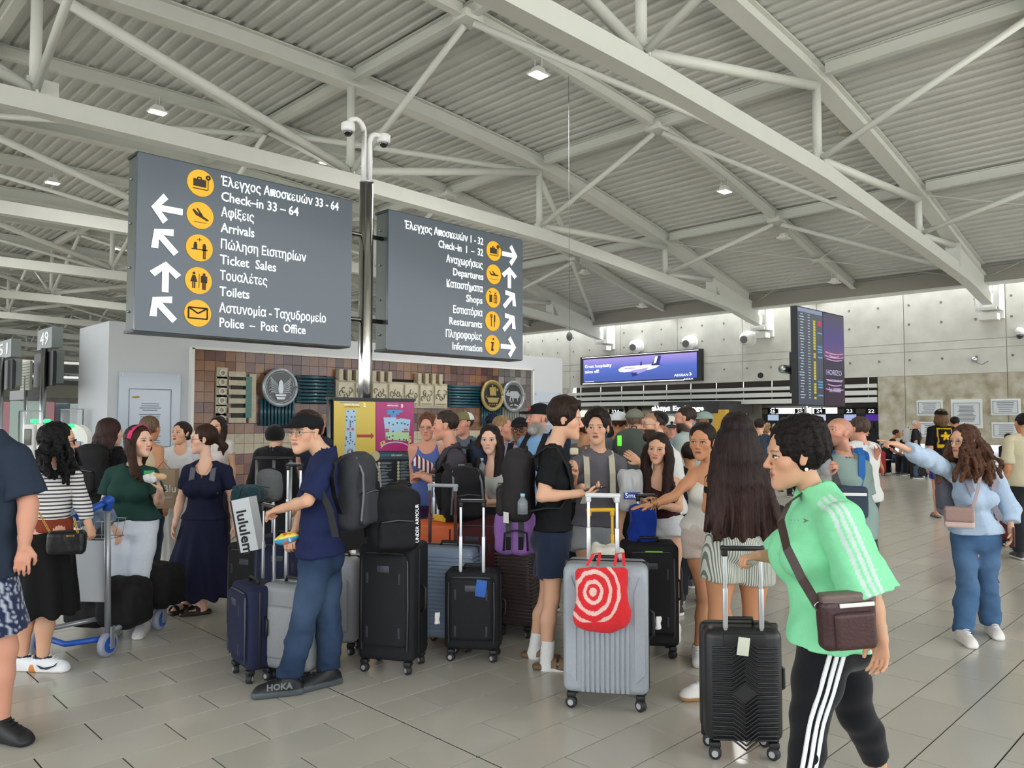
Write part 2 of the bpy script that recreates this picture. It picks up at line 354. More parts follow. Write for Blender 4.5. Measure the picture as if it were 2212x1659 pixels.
# small fire sensor on a wire
a = atY(1230, 727, MIDS[1]); ss = empty('hanging_sensor', a, 'small dark sensor hanging on a long thin wire', 'sensor')
MB().ball(a, (.07, .07, .1), 12).build('sensor_head', mat('grey_rubber', '5a5b5c'), ss); MB().tube([a, V3(a[0], a[1], ztop(a[0])+.3)], .006, 5).build('wire', mat('grey_wire', '77797a'), ss)
# ---- concrete wall on the right, at X = 30
WX = 30.0
oy0, oy1, oz = atX(1896, 823, WX)[1], atX(1230, 832, WX)[1], 3.36
mb = MB(); mb.box((WX+.2, (oy0-12)/2, 4.6), (.4, oy0+12, 9.2)); mb.box((WX+.2, (oy1+YEND)/2, 4.6), (.4, YEND-oy1, 9.2)); mb.box((WX+.2, (oy0+oy1)/2, (oz+9.2)/2), (.4, oy1-oy0, 9.2-oz))
wr = mb.build('wall_right', M_conc); tag(wr, 'tall raw concrete wall with a wide check-in opening', kind='structure')
zl = [.0, 3.18, 4.05, 4.35, 6.6, 9.1]; ys = [-9.5]
while ys[-1] < 60: ys.append(ys[-1]+3.22)
ys = [y+.05 for y in ys]
for zi in range(5):
    for a, b in zip(ys[:-1], ys[1:]):
        z0, z1 = zl[zi], zl[zi+1]
        if zi == 0:
            if b > oy0 and a < oy1:
                if a < oy0: b = oy0
                elif b > oy1: a = oy1
                else: continue
        MB().box((WX-.02, (a+b)/2, (z0+z1)/2), (.04, b-a-.025, z1-z0-.02)).build('concrete_panel', M_conc2 if zi == 0 else M_conc, wr)
mb = MB()
for zz in (3.75, 5.05, 5.75):
    y = -8.5
    while y < 58:
        mb.disc((WX-.042, y, zz), (1, 0, 0), .045, .01, 10); y += 1.07
tag(mb.build('tie_hole', mat('tie_hole_dark', '77756d'), wr), kind='stuff')
mb = MB()
for yy in (ys[4], ys[7], ys[9]):
    mb.box((WX-.08, yy, 6.35), (.1, .5, .2))
mb.build('light_bracket', M_white, wr)
# louvre beams over the opening
lv = empty('louvre_grille', (WX, (oy0+oy1)/2, 3), 'white horizontal louvre beams over the check-in opening', 'louvre')
for px, py0, py1 in ((1896, 829, 837), (1896, 843, 853), (1896, 858, 869)):
    z0 = atX(px, py1, WX)[2]; z1 = atX(px, py0, WX)[2]
    MB().box((WX+.1, (oy0+oy1)/2, (z0+z1)/2), (.5, oy1-oy0-.05, z1-z0)).build('louvre_beam', M_steel_w, lv)
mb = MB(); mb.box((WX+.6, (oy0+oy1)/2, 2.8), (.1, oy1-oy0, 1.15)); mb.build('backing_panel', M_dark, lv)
mb = MB(); y = oy0+.5
while y < oy1: mb.box((WX+.42, y, 2.8), (.03, .03, 1.1)); y += 1.3
tag(mb.build('hanger_rod', M_steel_w2, lv), kind='stuff')
zs = atX(1896, 869, WX)[2]
# check-in hall behind the opening
mb = MB(); mb.box((WX+17.3, (oy0+oy1)/2+6, zs+.45), (33.4, oy1-oy0+36, .5)); cb = mb.build('ceiling_soffit', mat('soffit_white', 'b9b5ae', rough=.7)); tag(cb, 'low plaster soffit of the check-in area', kind='structure')
mb = MB(); mb.box((WX+34, 30, 1.6), (.3, 60, 3.2)); tag(mb.build('wall_back', mat('checkin_back_wall', 'aaa79f', rough=.8)), 'pale back wall of the check-in area', kind='structure')
# ================================================================ SIGNS
M_sign = mat('slate_sign_face', '4a5662', rough=.25, spec=.5, coat=.3)
M_signside = mat('sign_side_steel', '5f6460', rough=.4, metal=.5)
M_ylw = mat('sign_yellow', 'f2b200', rough=.4, emit='f2b200', estr=.12)
M_icon = mat('icon_dark', '3a2a1c', rough=.6)
M_letter = mat('white_lettering', 'eef2f4', rough=.5, emit='eef2f4', estr=.25)
def measure(s, ref=[None]):
    c = bpy.data.curves.new('t', 'FONT'); c.body = s; o = bpy.data.objects.new('t', c); COL.objects.link(o); bpy.context.view_layer.update()
    d = o.dimensions.x, o.dimensions.y; bpy.data.objects.remove(o); bpy.data.curves.remove(c); return d
CAPH = measure('H')[1]; WCACHE = {}
def ptext(name, s, P0, P1, cap, m, parent, up=(0, 0, 1), ext=.004, offset=0.):
    """text from P0 to P1 on the baseline with capital height cap"""
    P0 = np.asarray(P0, float); P1 = np.asarray(P1, float); w = np.linalg.norm(P1-P0)
    if s not in WCACHE: WCACHE[s] = measure(s)[0]
    size = cap/CAPH; sx = w/(WCACHE[s]*size)
    return text(name, s, P0, P1-P0, up, size, m, parent, ext=ext, offset=offset, sx=sx)
SY = 8.0
def sgn(x, y, Y=SY): return atY(x, y, Y)
def on_sign(parent, Y, lines, circles, arrows, T, sc, rpx):
    for s, (x0, y0), x1, cap in lines:
        a = T(x0, y0); b = T(x1, y0); P0 = atY(*a, Y-.004); P1 = atY(b[0], b[1], Y-.004); P1[2] = P0[2]
        ptext('lettering', s, P0, P1, cap, M_letter, parent, offset=.0018)
    for cx, cy, icon in circles:
        c = atY(*T(cx, cy), Y); r = rpx/FPX*depth(c)
        d = MB().disc(c+V3(0, -.004, 0), (0, 1, 0), r, .012, 40).build('pictogram_disc', M_ylw, parent)
        icon_shape(icon, c+V3(0, -.012, 0), r, d)
    for cx, cy, ang in arrows:
        c = atY(*T(cx, cy), Y-.006); L = .15 if rpx > 25 else .15
        mb = MB(); ca, sa = math.cos(ang), math.sin(ang)
        R = lambda u, v: c+V3(u*ca-v*sa, 0, u*sa+v*ca)
        # arrow pointing +u
        pts = [(-L, .035), (L*.35, .035), (-.02, .115+.0), (.05, .155+.0), (L*1.03, .0), (.05, -.155), (-.02, -.115), (L*.35, -.035), (-L, -.035)]
        pts = [(-L, .033), (L*.42, .033), (L*-.02, .105), (L*.30, .135+.02), (L*1.08, 0), (L*.30, -.155), (L*-.02, -.105), (L*.42, -.033), (-L, -.033)]
        mb.poly([R(u, v) for u, v in pts], (0, -1, 0), .006); mb.build('arrow', M_letter, parent)
def icon_shape(k, c, r, par):
    mb = MB(); B = lambda u, v, w, h, a=0.: mb.box(c+V3(u*r, 0, v*r), (w*r, .006, h*r), R=None if not a else np.array(Matrix.Rotation(a, 3, 'Y')))
    D = lambda u, v, rr: mb.disc(c+V3(u*r, 0, v*r), (0, 1, 0), rr*r, .006, 14)
    Pg = lambda P: mb.poly([c+V3(u*r, .003, v*r) for u, v in P], (0, -1, 0), .006)
    if k == 'bag':
        B(-.08, 0, .95, .55); B(-.05, -.45, 1.1, .06); B(.55, -.02, .05, .85); mb.tube([c+V3(r*(.55+.13*math.cos(t)), 0, r*(.5+.13*math.sin(t))) for t in np.linspace(0, 6.3, 14)], .01, 5); mb.tube([c+V3(x*r, 0, z*r) for x, z in ((-.25, .28), (-.22, .4), (0, .4), (.03, .28))], .008, 5)
    elif k in ('land', 'takeoff'):
        s = 1 if k == 'land' else -1
        Pg([(-.6, .3*s+.05), (-.5, .3*s+.12), (-.2, .12*s+.05), (.55, -.22*s+.0), (.65, -.3*s), (.5, -.35*s), (-.35, .0)] if s == 1 else [(-.65, .22), (-.55, .22), (-.35, .02), (.6, .0), (.65, -.08), (.5, -.14), (-.4, -.14)])
        Pg([(-.3, .5), (-.2, .5), (.2, .02), (0, .0)] if s == 1 else [(-.25, .32), (-.15, .32), (.25, -.02), (0, -.02)])
        B(0, -.52, .95, .03, -.0)
    elif k == 'desk':
        B(0, -.12, 1.2, .07); D(-.32, .32, .1); B(-.32, .08, .26, .34); D(.35, .25, .1); B(.35, .0, .26, .4); B(.3, -.5, .07, .6); B(.42, -.5, .07, .6); B(-.02, .62, .34, .04); B(-.02, .62, .04, .24)
    elif k == 'wc':
        B(.03, -.02, .03, 1.05); D(-.36, .52, .1); Pg([(-.46, .38), (-.26, .38), (-.1, -.12), (-.62, -.12)]); B(-.43, -.35, .08, .48); B(-.29, -.35, .08, .48); D(.4, .5, .1); B(.4, .16, .3, .5); B(.2, .12, .07, .5); B(.6, .12, .07, .5); B(.33, -.35, .11, .6); B(.48, -.35, .11, .6)
    elif k == 'mail':
        for a, b in (((-.7, .4), (.7, .4)), ((.7, .4), (.7, -.4)), ((.7, -.4), (-.7, -.4)), ((-.7, -.4), (-.7, .4)), ((-.7, .4), (0, -.02)), ((0, -.02), (.7, .4))): mb.tube([c+V3(a[0]*r, 0, a[1]*r), c+V3(b[0]*r, 0, b[1]*r)], .008, 5)
    elif k == 'shop':
        B(-.35, -.1, .34, .75); B(.3, -.12, .05, .8); B(.12, -.12, .05, .8); B(.48, -.12, .05, .8); B(.3, .25, .42, .06); B(.3, -.05, .42, .05); B(.3, -.5, .42, .05); B(.3, .45, .3, .05, .6); B(.3, .45, .3, .05, -.6); B(-.45, .55, .25, .08, .5)
    elif k == 'fork':
        B(-.2, -.1, .08, .9); B(-.2, .38, .3, .06); [B(-.32+.12*i, .55, .04, .3) for i in range(3)]; B(.22, -.2, .07, .8); Pg([(.18, -.05), (.32, -.05), (.34, .6), (.2, .66)])
    elif k == 'i':
        D(.1, .58, .11); Pg([(-.22, .25), (.18, .3), (.02, -.42), (.18, -.38), (.1, -.62), (-.2, -.6), (-.05, .15), (-.2, .15)])
    mb.build('pictogram', M_icon, par)
SL, SR = atY(297, 400, SY)[0], atY(761, 436, SY)[0]
SL2, SR2 = atY(840, 459, SY)[0], atY(1129, 525, SY)[0]
SZ0, SZ1 = EYE+.1090*8, EYE+.3318*8
def sign_box(a, b, label):
    e = empty('direction_sign', ((a+b)/2, SY+.15, SZ0), label, 'sign', 'two direction signs on the steel pole')
    MB().box(((a+b)/2, SY+.02, (SZ0+SZ1)/2), (b-a, .04, SZ1-SZ0)).build('sign_face', M_sign, e)
    mb = MB(); mb.box(((a+b)/2, SY+.17, (SZ0+SZ1)/2), (b-a-.03, .24, SZ1-SZ0-.03)); mb.build('sign_case', M_signside, e)
    for z_ in (SZ0, SZ1): MB().box(((a+b)/2, SY+.16, z_), (b-a, .28, .03)).build('edge_trim', mat('sign_trim_dark', '2f3230', rough=.4, metal=.4), e)
    mb = MB()
    for k in range(4): mb.tube([(a-.005, SY+.2, SZ0+.2+k*.45), (a+.02, SY+.2, SZ0+.2+k*.45)], .012, 8)
    mb.build('screw', M_satin, e)
    return e
s1 = sign_box(SL, SR, 'left slate-grey direction sign with five white arrows and toilets pictogram')
T1 = lambda x, y: (260+x/3.7704, 320+y/3.7704)
cH = .098
on_sign(s1, SY, [('Έλεγχος Αποσκευών 33 - 64', (815, 300), 1775, cH), ('Check–in 33 – 64', (818, 425), 1447, cH), ('Αφίξεις', (820, 553), 1085, cH), ('Arrivals', (818, 680), 1090, cH),
    ('Πώληση Εισιτηρίων', (812, 815), 1507, cH), ('Ticket  Sales', (810, 940), 1266, cH), ('Τουαλέτες', (808, 1070), 1192, cH), ('Toilets', (806, 1200), 1048, cH),
    ('Αστυνομία - Ταχυδρομείο', (803, 1335), 1672, cH), ('Police  –  Post  Office', (802, 1455), 1502, cH)],
    [(652, 287, 'bag'), (648, 550, 'land'), (642, 814, 'desk'), (634, 1080, 'wc'), (628, 1345, 'mail')],
    [(385, 500, math.pi), (368, 765, math.pi*.75), (366, 1053, math.pi/2), (355, 1315, math.pi*.75)], T1, 1, 29)
s2 = sign_box(SL2, SR2, 'right slate-grey direction sign, text right-aligned, with information pictogram')
T2 = lambda x, y: (800+x/4.608, 440+y/4.608)
on_sign(s2, SY, [('Έλεγχος Αποσκευών 1 - 32', (338, 243), 1120, cH), ('Check–in  1  –  32', (676, 433), 1118, cH), ('Αναχωρήσεις', (755, 580), 1117, cH), ('Departures', (820, 710), 1118, cH),
    ('Καταστήματα', (755, 825), 1113, cH), ('Shops', (952, 975), 1111, cH), ('Εστιατόρια', (820, 1085), 1109, cH), ('Restaurants', (781, 1200), 1106, cH), ('Πληροφορίες', (746, 1325), 1103, cH), ('Information', (812, 1450), 1106, cH)],
    [(1226, 472, 'bag'), (1225, 704, 'takeoff'), (1218, 937, 'shop'), (1213, 1170, 'fork'), (1211, 1405, 'i')],
    [(1383, 510, 0.), (1382, 740, math.pi/2), (1380, 962, math.pi/4), (1376, 1190, math.pi/4), (1370, 1425, 0.)], T2, 1, 21.3)
# pole
PX, PY = .6745*8.15, 8.15
pole = empty('sign_pole', (PX, PY, 0), 'tall polished steel pole between the two direction signs', 'pole')
ptop = EYE+.366*PY
MB().tube([(PX, PY, .0), (PX, PY, ptop)], .088, 32).build('post', M_chrome, pole)
MB().disc((PX, PY, .01), (0, 0, 1), .17, .02, 32).build('base_plate', M_chrome, pole)
MB().disc((PX, PY, ptop), (0, 0, 1), .09, .015, 32).build('cap', M_satin, pole)
for zz in (atY(793, 510, PY)[2], atY(790, 692, PY)[2]):
    MB().tube([(SR-.05, PY, zz), (SL2+.05, PY, zz)], .028, 14).build('cross_arm', mat('dark_chrome', '77736f', rough=.2, metal=1.), pole)
M_cw = mat('camera_white', 'e6e7e6', rough=.4)
for s, (dx, dy) in ((-1, (752, 278)), (1, (829, 303))):
    D_ = atY(dx, dy, PY); x0 = PX+s*.045; zt = atY(793, 268 if s < 0 else 285, PY)[2]
    g = [(x0, PY, ptop-.02), (x0, PY, zt-.12)]
    cx_ = (x0+D_[0])/2; rr = abs(D_[0]-x0)/2
    for t in np.linspace(0, math.pi, 9): g.append((cx_-s*rr*math.cos(t), PY, zt-.12+rr*math.sin(t)*1.15))
    g.append((D_[0], PY, D_[2]+.06))
    cam_ = empty('dome_camera', (D_[0], PY, D_[2]), '%s white dome camera on a gooseneck above the pole' % ('left' if s < 0 else 'right'), 'camera', 'dome cameras above the pole')
    MB().tube(g, .033, 12).build('gooseneck', M_cw, cam_)
    MB().tube([(D_[0], PY, D_[2]+.08), (D_[0], PY, D_[2]+.06), (D_[0], PY, D_[2]-.02), (D_[0], PY, D_[2]-.04)], [.06, .085, .085, .075], 24).build('housing', M_cw, cam_)
    MB().ball((D_[0], PY, D_[2]-.035), (.06, .06, .065), 18).build('dome', mat('smoked_dome', '15171c', rough=.05, coat=1.), cam_)
# ================================================================ INFORMATION BOARD
BY = 7.75
bx0, bx1 = atY(716, 900, BY)[0], atY(895, 900, BY)[0]; bz1 = atY(800, 862, BY)[2]
ib = empty('information_board', ((bx0+bx1)/2, BY, 0), 'free-standing terminal map board with yellow, magenta and black panels', 'board')
MB().box(((bx0+bx1)/2, BY+.06, (bz1+.08)/2), (bx1-bx0-.04, .1, bz1-.1)).build('board_core', M_black, ib)
MB().tube([(bx0, BY+.05, 0), (bx0, BY+.05, bz1)], .028, 12).build('frame_post', M_satin, ib); MB().tube([(bx1, BY+.05, 0), (bx1, BY+.05, bz1)], .028, 12).build('frame_post', M_satin, ib)
MB().box(((bx0+bx1)/2, BY+.05, bz1), (bx1-bx0+.05, .09, .03)).build('top_rail', M_black, ib)
def flat(name, P, col, par, Y, lift, emit=0., t=.002, m=None):
    P = [atY(x, y, Y) for x, y in P]; P = [V3(p[0], Y-lift, p[2]) for p in P]
    return MB().poly(P, (0, -1, 0), t).build(name, m or mat('print_'+col, col, rough=.35), par)
yp = flat('yellow_panel', [(721, 866), (811, 868), (811, 1105), (720, 1110)], 'dcc04e', ib, BY, .0)
mp = flat('magenta_panel', [(812, 868), (894, 869), (893, 975), (812, 974)], 'b01f72', ib, BY, .0)
kp = flat('black_panel', [(812, 976), (893, 977), (893, 1230), (812, 1230)], '10141c', ib, BY, .0)
ICP = lambda x, y: (700+x/5.185, 850+y/5.185)
flat('map_shape', [ICP(*p) for p in ((236, 182), (358, 182), (345, 675), (440, 690), (430, 770), (225, 770))], 'aecbe6', yp, BY, .003)
flat('map_shape', [ICP(*p) for p in ((345, 735), (425, 735), (428, 770), (340, 770))], '8fc6ba', yp, BY, .006)
mr = []
for x, y in ((268, 398), (318, 398), (265, 660), (315, 660)): flat('map_mark', [ICP(x-12, y-14), ICP(x+12, y-14), ICP(x+12, y+14), ICP(x-12, y+14)], 'c0504a', yp, BY, .007)
mb = MB()
for x, y in ((265, 200), (328, 200), (305, 262), (315, 315), (290, 310), (290, 330), (290, 350), (290, 370), (245, 490), (245, 510), (290, 440), (290, 465), (292, 490), (293, 522), (262, 540), (316, 540), (250, 260), (342, 260), (250, 300), (342, 300), (235, 580), (340, 570), (280, 560)):
    c = atY(*ICP(x, y), BY); mb.disc((c[0], BY-.008, c[2]), (0, 1, 0), .009, .002, 8)
mb.build('map_dots', mat('print_404a50', '404a50'), yp)['kind'] = 'stuff'
ar = flat('arrow', [ICP(*p) for p in ((367, 460), (525, 460), (525, 440), (558, 476), (525, 510), (525, 490), (367, 490))], 'b0302c', yp, BY, .004)
for s, x, y, x1, h, par in (('DEPARTURE LEVEL', 225, 134, 398, .02, yp), ('2', 440, 148, 465, .045, yp), ('ARRIVALS LEVEL', 705, 143, 832, .018, mp), ('0', 860, 160, 882, .045, mp)):
    a = atY(*ICP(x, y), BY-.005); b = atY(*ICP(x1, y), BY-.005); b[2] = a[2]; ptext('lettering', s, a, b, h, M_letter, par, ext=.001)
for s, x, y, x1, par, c in (('ΑΝΑΧΩΡΗΣΕΩΝ ΕΠΙΠΕΔΟ', 180, 108, 395, yp, '9ec0d8'), ('GALERILAR DUZEYI', 225, 155, 398, yp, 'a89440'), ('ΑΦΙΞΕΙΣ ΕΠΙΠΕΔΟ', 697, 120, 832, mp, '9ec0d8'), ('GALERILAR DUZEYI', 697, 165, 832, mp, 'd89ac0')):
    a = atY(*ICP(x, y), BY-.005); b = atY(*ICP(x1, y), BY-.005); b[2] = a[2]; ptext('lettering', s, a, b, .015, mat('print_'+c, c), par, ext=.001)
flat('map_shape', [ICP(*p) for p in ((703, 183), (877, 185), (877, 212), (840, 215), (838, 235), (805, 235), (803, 268), (748, 268), (745, 235), (703, 233))], '4d8fd0', mp, BY, .003)
flat('map_shape', [ICP(*p) for p in ((663, 268), (800, 268), (965, 293), (940, 530), (690, 520))], 'a9cdea', mp, BY, .004)
flat('map_shape', [ICP(*p) for p in ((684, 440), (948, 425), (940, 530), (690, 520))], 'b5d8a8', mp, BY, .006)
flat('map_shape', [ICP(*p) for p in ((626, 548), (670, 525), (685, 545), (632, 595))], 'e6c07a', mp, BY, .005)
flat('map_shape', [ICP(*p) for p in ((945, 478), (973, 478), (970, 605), (955, 600), (940, 560))], 'e6c07a', mp, BY, .005)
for x, y, w, h in ((702, 405, 20, 10), (702, 425, 20, 8), (912, 403, 20, 8), (905, 427, 38, 9), (825, 278, 20, 9)): flat('map_mark', [ICP(x-w, y-h), ICP(x+w, y-h), ICP(x+w, y+h), ICP(x-w, y+h)], 'c0504a', mp, BY, .008)
mb = MB()
for x, y in ((772, 205), (769, 347), (724, 330), (815, 330), (866, 332), (900, 340), (934, 350), (769, 425), (766, 475), (763, 515), (889, 515), (728, 490), (840, 515), (700, 490), (700, 510), (915, 520), (650, 555), (960, 500), (960, 558)):
    c = atY(*ICP(x, y), BY); mb.disc((c[0], BY-.009, c[2]), (0, 1, 0), .011, .002, 8)
mb.build('map_dots', mat('print_404a50', '404a50'), mp)['kind'] = 'stuff'
arc = [atY(*ICP(800+165*math.cos(t), 625-80*math.sin(t)), BY-.006) for t in np.linspace(.15, math.pi-.15, 14)]
MB().tube(arc, .008, 6).build('map_road', mat('print_e8c8e0', 'e8c8e0'), mp)
flat('header_band', [(812, 976), (893, 976), (893, 992), (812, 992)], '3a4653', kp, BY, .003)
c = atY(*ICP(570, 700), BY); MB().disc((c[0], BY-.01, c[2]), (0, 1, 0), .06, .01, 24).build('information_disc', mat('print_c9bb90', 'c9bb90'), kp)
for s, x, x1, col in (('Πληροφορίες', 608, 745, '2f9ad8'), ('·Information·', 748, 878, 'e8ecee'), ('Danışma', 880, 962, '67a05a')):
    a = atY(*ICP(x, 705), BY-.007); b = atY(*ICP(x1, 705), BY-.007); b[2] = a[2]; ptext('lettering', s, a, b, .03, mat('print_'+col, col), kp, ext=.001)
a = atY(*ICP(560, 722), BY-.012); b = atY(*ICP(580, 722), BY-.012); b[2] = a[2]; ptext('lettering', 'i', a, b, .06, M_icon, kp, ext=.001)
mb = MB(); mb2 = MB()
for cx, ys_ in ((615, list(range(783, 1385, 38))), (830, list(range(775, 1110, 36)))):
    for y in ys_:
        c = atY(*ICP(cx, y), BY); mb.disc((c[0], BY-.004, c[2]), (0, 1, 0), .019, .003, 12)
        for k in range(3):
            w_ = rng.uniform(35, 130); a = atY(*ICP(cx+25, y-9+k*9), BY); b = atY(*ICP(min(cx+25+w_, 975), y-9+k*9), BY); mb2.box(((a[0]+b[0])/2, BY-.003, a[2]), (b[0]-a[0], .002, .005))
tag(mb.build('list_symbols', mat('print_cfc9ae', 'cfc9ae'), kp), kind='stuff'); tag(mb2.build('list_text_lines', mat('print_8fa0ac', '8fa0ac'), kp), kind='stuff')
# ================================================================ WHITE WALL WITH CERAMIC MURAL
WY = 13.0
wx0, wx1 = atY(236, 700, WY)[0], atY(1215, 800, WY)[0]; wz = atY(236, 693, WY)[2]
e_ = MB(); e_.box(((wx0+wx1)/2, WY+.75, wz/2), (wx1-wx0, 1.5, wz)); ww = e_.build('wall_center', M_panelw); tag(ww, 'free-standing white wall carrying the ceramic mural', kind='structure')
CX = lambda x, y: (400+x/2.765, 740+y/2.765)
MY = WY-.03
def mu(cx, cy, Y=MY): return atY(*CX(cx, cy), Y)
mx0, mx1, mz1 = mu(48, 40)[0], mu(2060, 185)[0], mu(48, 40)[2]
mural = empty('ceramic_mural', ((mx0+mx1)/2, WY, 0), 'large brown ceramic tile mural with medallions and blue tubes on the white wall', 'mural')
MB().box(((mx0+mx1)/2, WY-.015, mz1/2), (mx1-mx0, .03, mz1)).build('backing', mat('mural_grout', '2c211c', rough=.9), mural)
mb = MB(); mb.box((mx0-.03, WY-.06, mz1/2), (.05, .12, mz1+.04)); mb.box((mx1+.03, WY-.06, mz1/2), (.05, .12, mz1+.04)); mb.box(((mx0+mx1)/2, WY-.06, mz1+.02), (mx1-mx0+.1, .12, .04)); mb.build('frame', M_white, mural)
tp = .178
pal = ['6b463a', '7a5140', '5c3a35', '845a42', '6e4a48', '93684a', '4f3230', '7d5a52', '8b5f3f']
palg = ['77736f', '8a8783', '65615e', '93908a', '6f6a68']
tm = [mat('glazed_tile_%d' % i, c, rough=.32, noise=.25, nscale=9, bump=.2, bscale=14, coat=.25) for i, c in enumerate(pal)]
tg = [mat('glazed_grey_tile_%d' % i, c, rough=.32, noise=.2, nscale=9, bump=.2, bscale=14) for i, c in enumerate(palg)]
M_cream = mat('cream_ceramic', 'bdb39a', rough=.35, noise=.2, nscale=12, bump=.3, bscale=25)
nc = int((mx1-mx0)/tp); nr = int(mz1/tp); gx = mu(1868, 200)[0]
tmesh = {}
cells = []
def blocked(x, z):
    for a, b, zt, zb in BLK:
        if a < x < b and zb < z < zt: return True
    return False
BLK = []
for (a, t_, b, bt) in ((880, 215, 1545, 395), (640, 205, 875, 360), (1550, 255, 1740, 385), (435, 370, 640, 495), (255, 195, 395, 480), (455, 180, 620, 370)):
    A = mu(a, t_); B_ = mu(b, bt); zt = mu((a+b)/2, t_)[2]; zb = mu((a+b)/2, bt)[2]; BLK.append((A[0]+tp*.5, B_[0]-tp*.5, zt-.05, zb+.05))
for i in range(nc):
    for j in range(nr):
        x = mx0+(i+.5)*(mx1-mx0)/nc; z = mz1-(j+.5)*tp
        if not blocked(x, z): cells.append((x, z))
zband0 = mu(500, 650)[2]; zband1 = mu(500, 520)[2]
cells.sort(key=lambda c: (c[1] < 1.35, -c[1]*0+c[0]*.15-c[1]*.02))
st = {}
for k, (x, z) in enumerate(cells):
    if zband0 < z < zband1 and x < gx: M_ = M_cream
    elif x > gx: M_ = tg[int(rng.integers(len(tg)))]
    else: M_ = tm[int(rng.integers(len(tm)))]
    d_ = .02+.012*rng.random(); sz = (mx1-mx0)/nc-.006
    if k < 300:
        key = (M_.name, round(d_, 2))
        if key not in tmesh: tmesh[key] = MB().box((0, 0, 0), (sz, .04, tp-.006)).mesh('mural_tile'); tmesh[key].materials.append(M_)
        o = bpy.data.objects.new('mural_tile', tmesh[key]); COL.objects.link(o); o.parent = mural; o.location = V3(x, WY-.03-d_*.6, z)-np.array(mural.location)
        o.rotation_euler = (rng.normal(0, .012), 0, rng.normal(0, .012))
    else: st.setdefault(M_.name, (M_, MB()))[1].box((x, WY-.03-d_*.6, z), (sz, .04, tp-.006))
for k_, (M_, b_) in st.items(): tag(b_.build('mural_tiles_lower', M_, mural), kind='stuff')
# rings column, comb motif
for cx, cy in ((212, 183), (210, 237), (208, 293), (206, 347), (204, 405), (203, 455)):
    c = mu(cx, cy); mb = MB(); mb.box((c[0], WY-.07, c[2]), (.19, .06, .19)); mb.build('ring_tile', M_cream, mural)
    mb = MB(); mb.tube([c+V3(.05*math.cos(t), -.09, .05*math.sin(t)) for t in np.linspace(0, 2*math.pi, 15)], .016, 6); mb.build('ring', mat('ring_white', 'd2cfc4', rough=.3), mural)
for cy in (188, 240, 295, 348, 405, 465):
    a, b = mu(248, cy), mu(350, cy); MB().box(((a[0]+b[0])/2, WY-.08, a[2]), (b[0]-a[0], .07, .09)).build('comb_bar', M_cream, mural)
for cy in (213, 268, 323, 378, 432):
    a, b = mu(270, cy), mu(340, cy); MB().box(((a[0]+b[0])/2, WY-.055, a[2]-.01), (b[0]-a[0], .05, .09)).build('comb_slot', mat('dark_slot', '1c1a18', rough=.5), mural)
a, b = mu(385, 190), mu(400, 190); z_ = mu(385, 480)[2]; MB().box(((a[0]+b[0])/2, WY-.08, (a[2]+z_)/2), (.12, .07, a[2]-z_)).build('comb_spine', M_cream, mural)
a = mu(368, 205); z_ = mu(368, 450)[2]; MB().box((a[0], WY-.08, (a[2]+z_)/2), (.11, .08, a[2]-z_)).build('green_strip', mat('green_ceramic', '2f6f63', rough=.3, noise=.3, nscale=30), mural)
# tubes
M_blue = mat('blue_ceramic_tube', '1f5566', rough=.28, noise=.35, nscale=14, coat=.4); M_gtube = mat('grey_ceramic_tube', '8f8f8b', rough=.3, noise=.2, nscale=14)
M_bdk = mat('blue_ceramic_back', '18394a', rough=.5)
def tubes_h(x0, x1, y0, y1, n, m=M_blue):
    a = mu(x0, y0); z0 = a[2]; z1 = mu(x0, y1)[2]; X1 = mu(x1, y0)[0]
    for k in range(n):
        z = z0+(z1-z0)*(k+.5)/n; r = abs(z1-z0)/n*.42
        MB().tube([(a[0]+.03, WY-.12, z), (X1-.02, WY-.12, z)], r, 12).build('blue_tube', m, mural)
def tubes_v(x0, x1, y0, y1, n, m=M_blue, nm='blue_tube'):
    X0 = mu(x0, y0)[0]; X1 = mu(x1, y0)[0]; z0 = mu(x0, y0)[2]; z1 = mu(x0, y1)[2]
    for k in range(n):
        x = X0+(X1-X0)*(k+.5)/n; r = abs(X1-X0)/n*.40
        MB().tube([(x, WY-.12, z0), (x, WY-.12, z1)], r, 12).build(nm, m, mural)
tubes_h(638, 880, 195, 362, 8); tubes_h(1548, 1748, 250, 388, 8); tubes_v(432, 640, 335, 497, 10); tubes_v(1752, 1868, 380, 500, 9); tubes_v(1876, 1990, 385, 500, 8, M_gtube, 'grey_tube')
# cream relief with battlements
a = mu(882, 222); X1 = mu(1545, 222)[0]; zt = a[2]; zb = mu(1200, 390)[2]; zt = mu(1200, 235)[2]
MB().box(((a[0]+X1)/2, WY-.09, (zt+zb)/2), (X1-a[0], .12, zt-zb)).build('relief_slab', M_cream, mural)
k = 0; x = a[0]+.08
while x < X1-.05:
    if not (.46 < (x-a[0])/(X1-a[0]) < .70): MB().box((x, WY-.12, zt+.09), (.09, .16, .22)).build('battlement', M_cream, mural)
    x += .19
for i in range(7):
    cx = a[0]+(X1-a[0])*(i+.5)/7; w_ = (X1-a[0])/7*.82; cz = zb+.27
    p = MB().box((cx, WY-.165, cz), (w_, .03, .42)).build('relief_panel', mat('relief_ivory', 'c9c1aa', rough=.4), mural)
    mb = MB()
    for q_ in range(5):
        t = np.linspace(0, 4.5, 9)+q_; u = cx-w_*.4+w_*.8*(q_+.5)/5
        mb.tube([(u+.05*math.cos(v)*.8, WY-.185, cz+.05*math.sin(v)+.07*math.sin(q_*2.1+i)) for v in t], .010, 5)
    mb.tube([(cx-w_*.42, WY-.185, cz-.18), (cx+w_*.42, WY-.185, cz-.18)], .008, 5)
    mb.build('relief_carving', mat('relief_shadow_line', '6c6454', rough=.7), p)
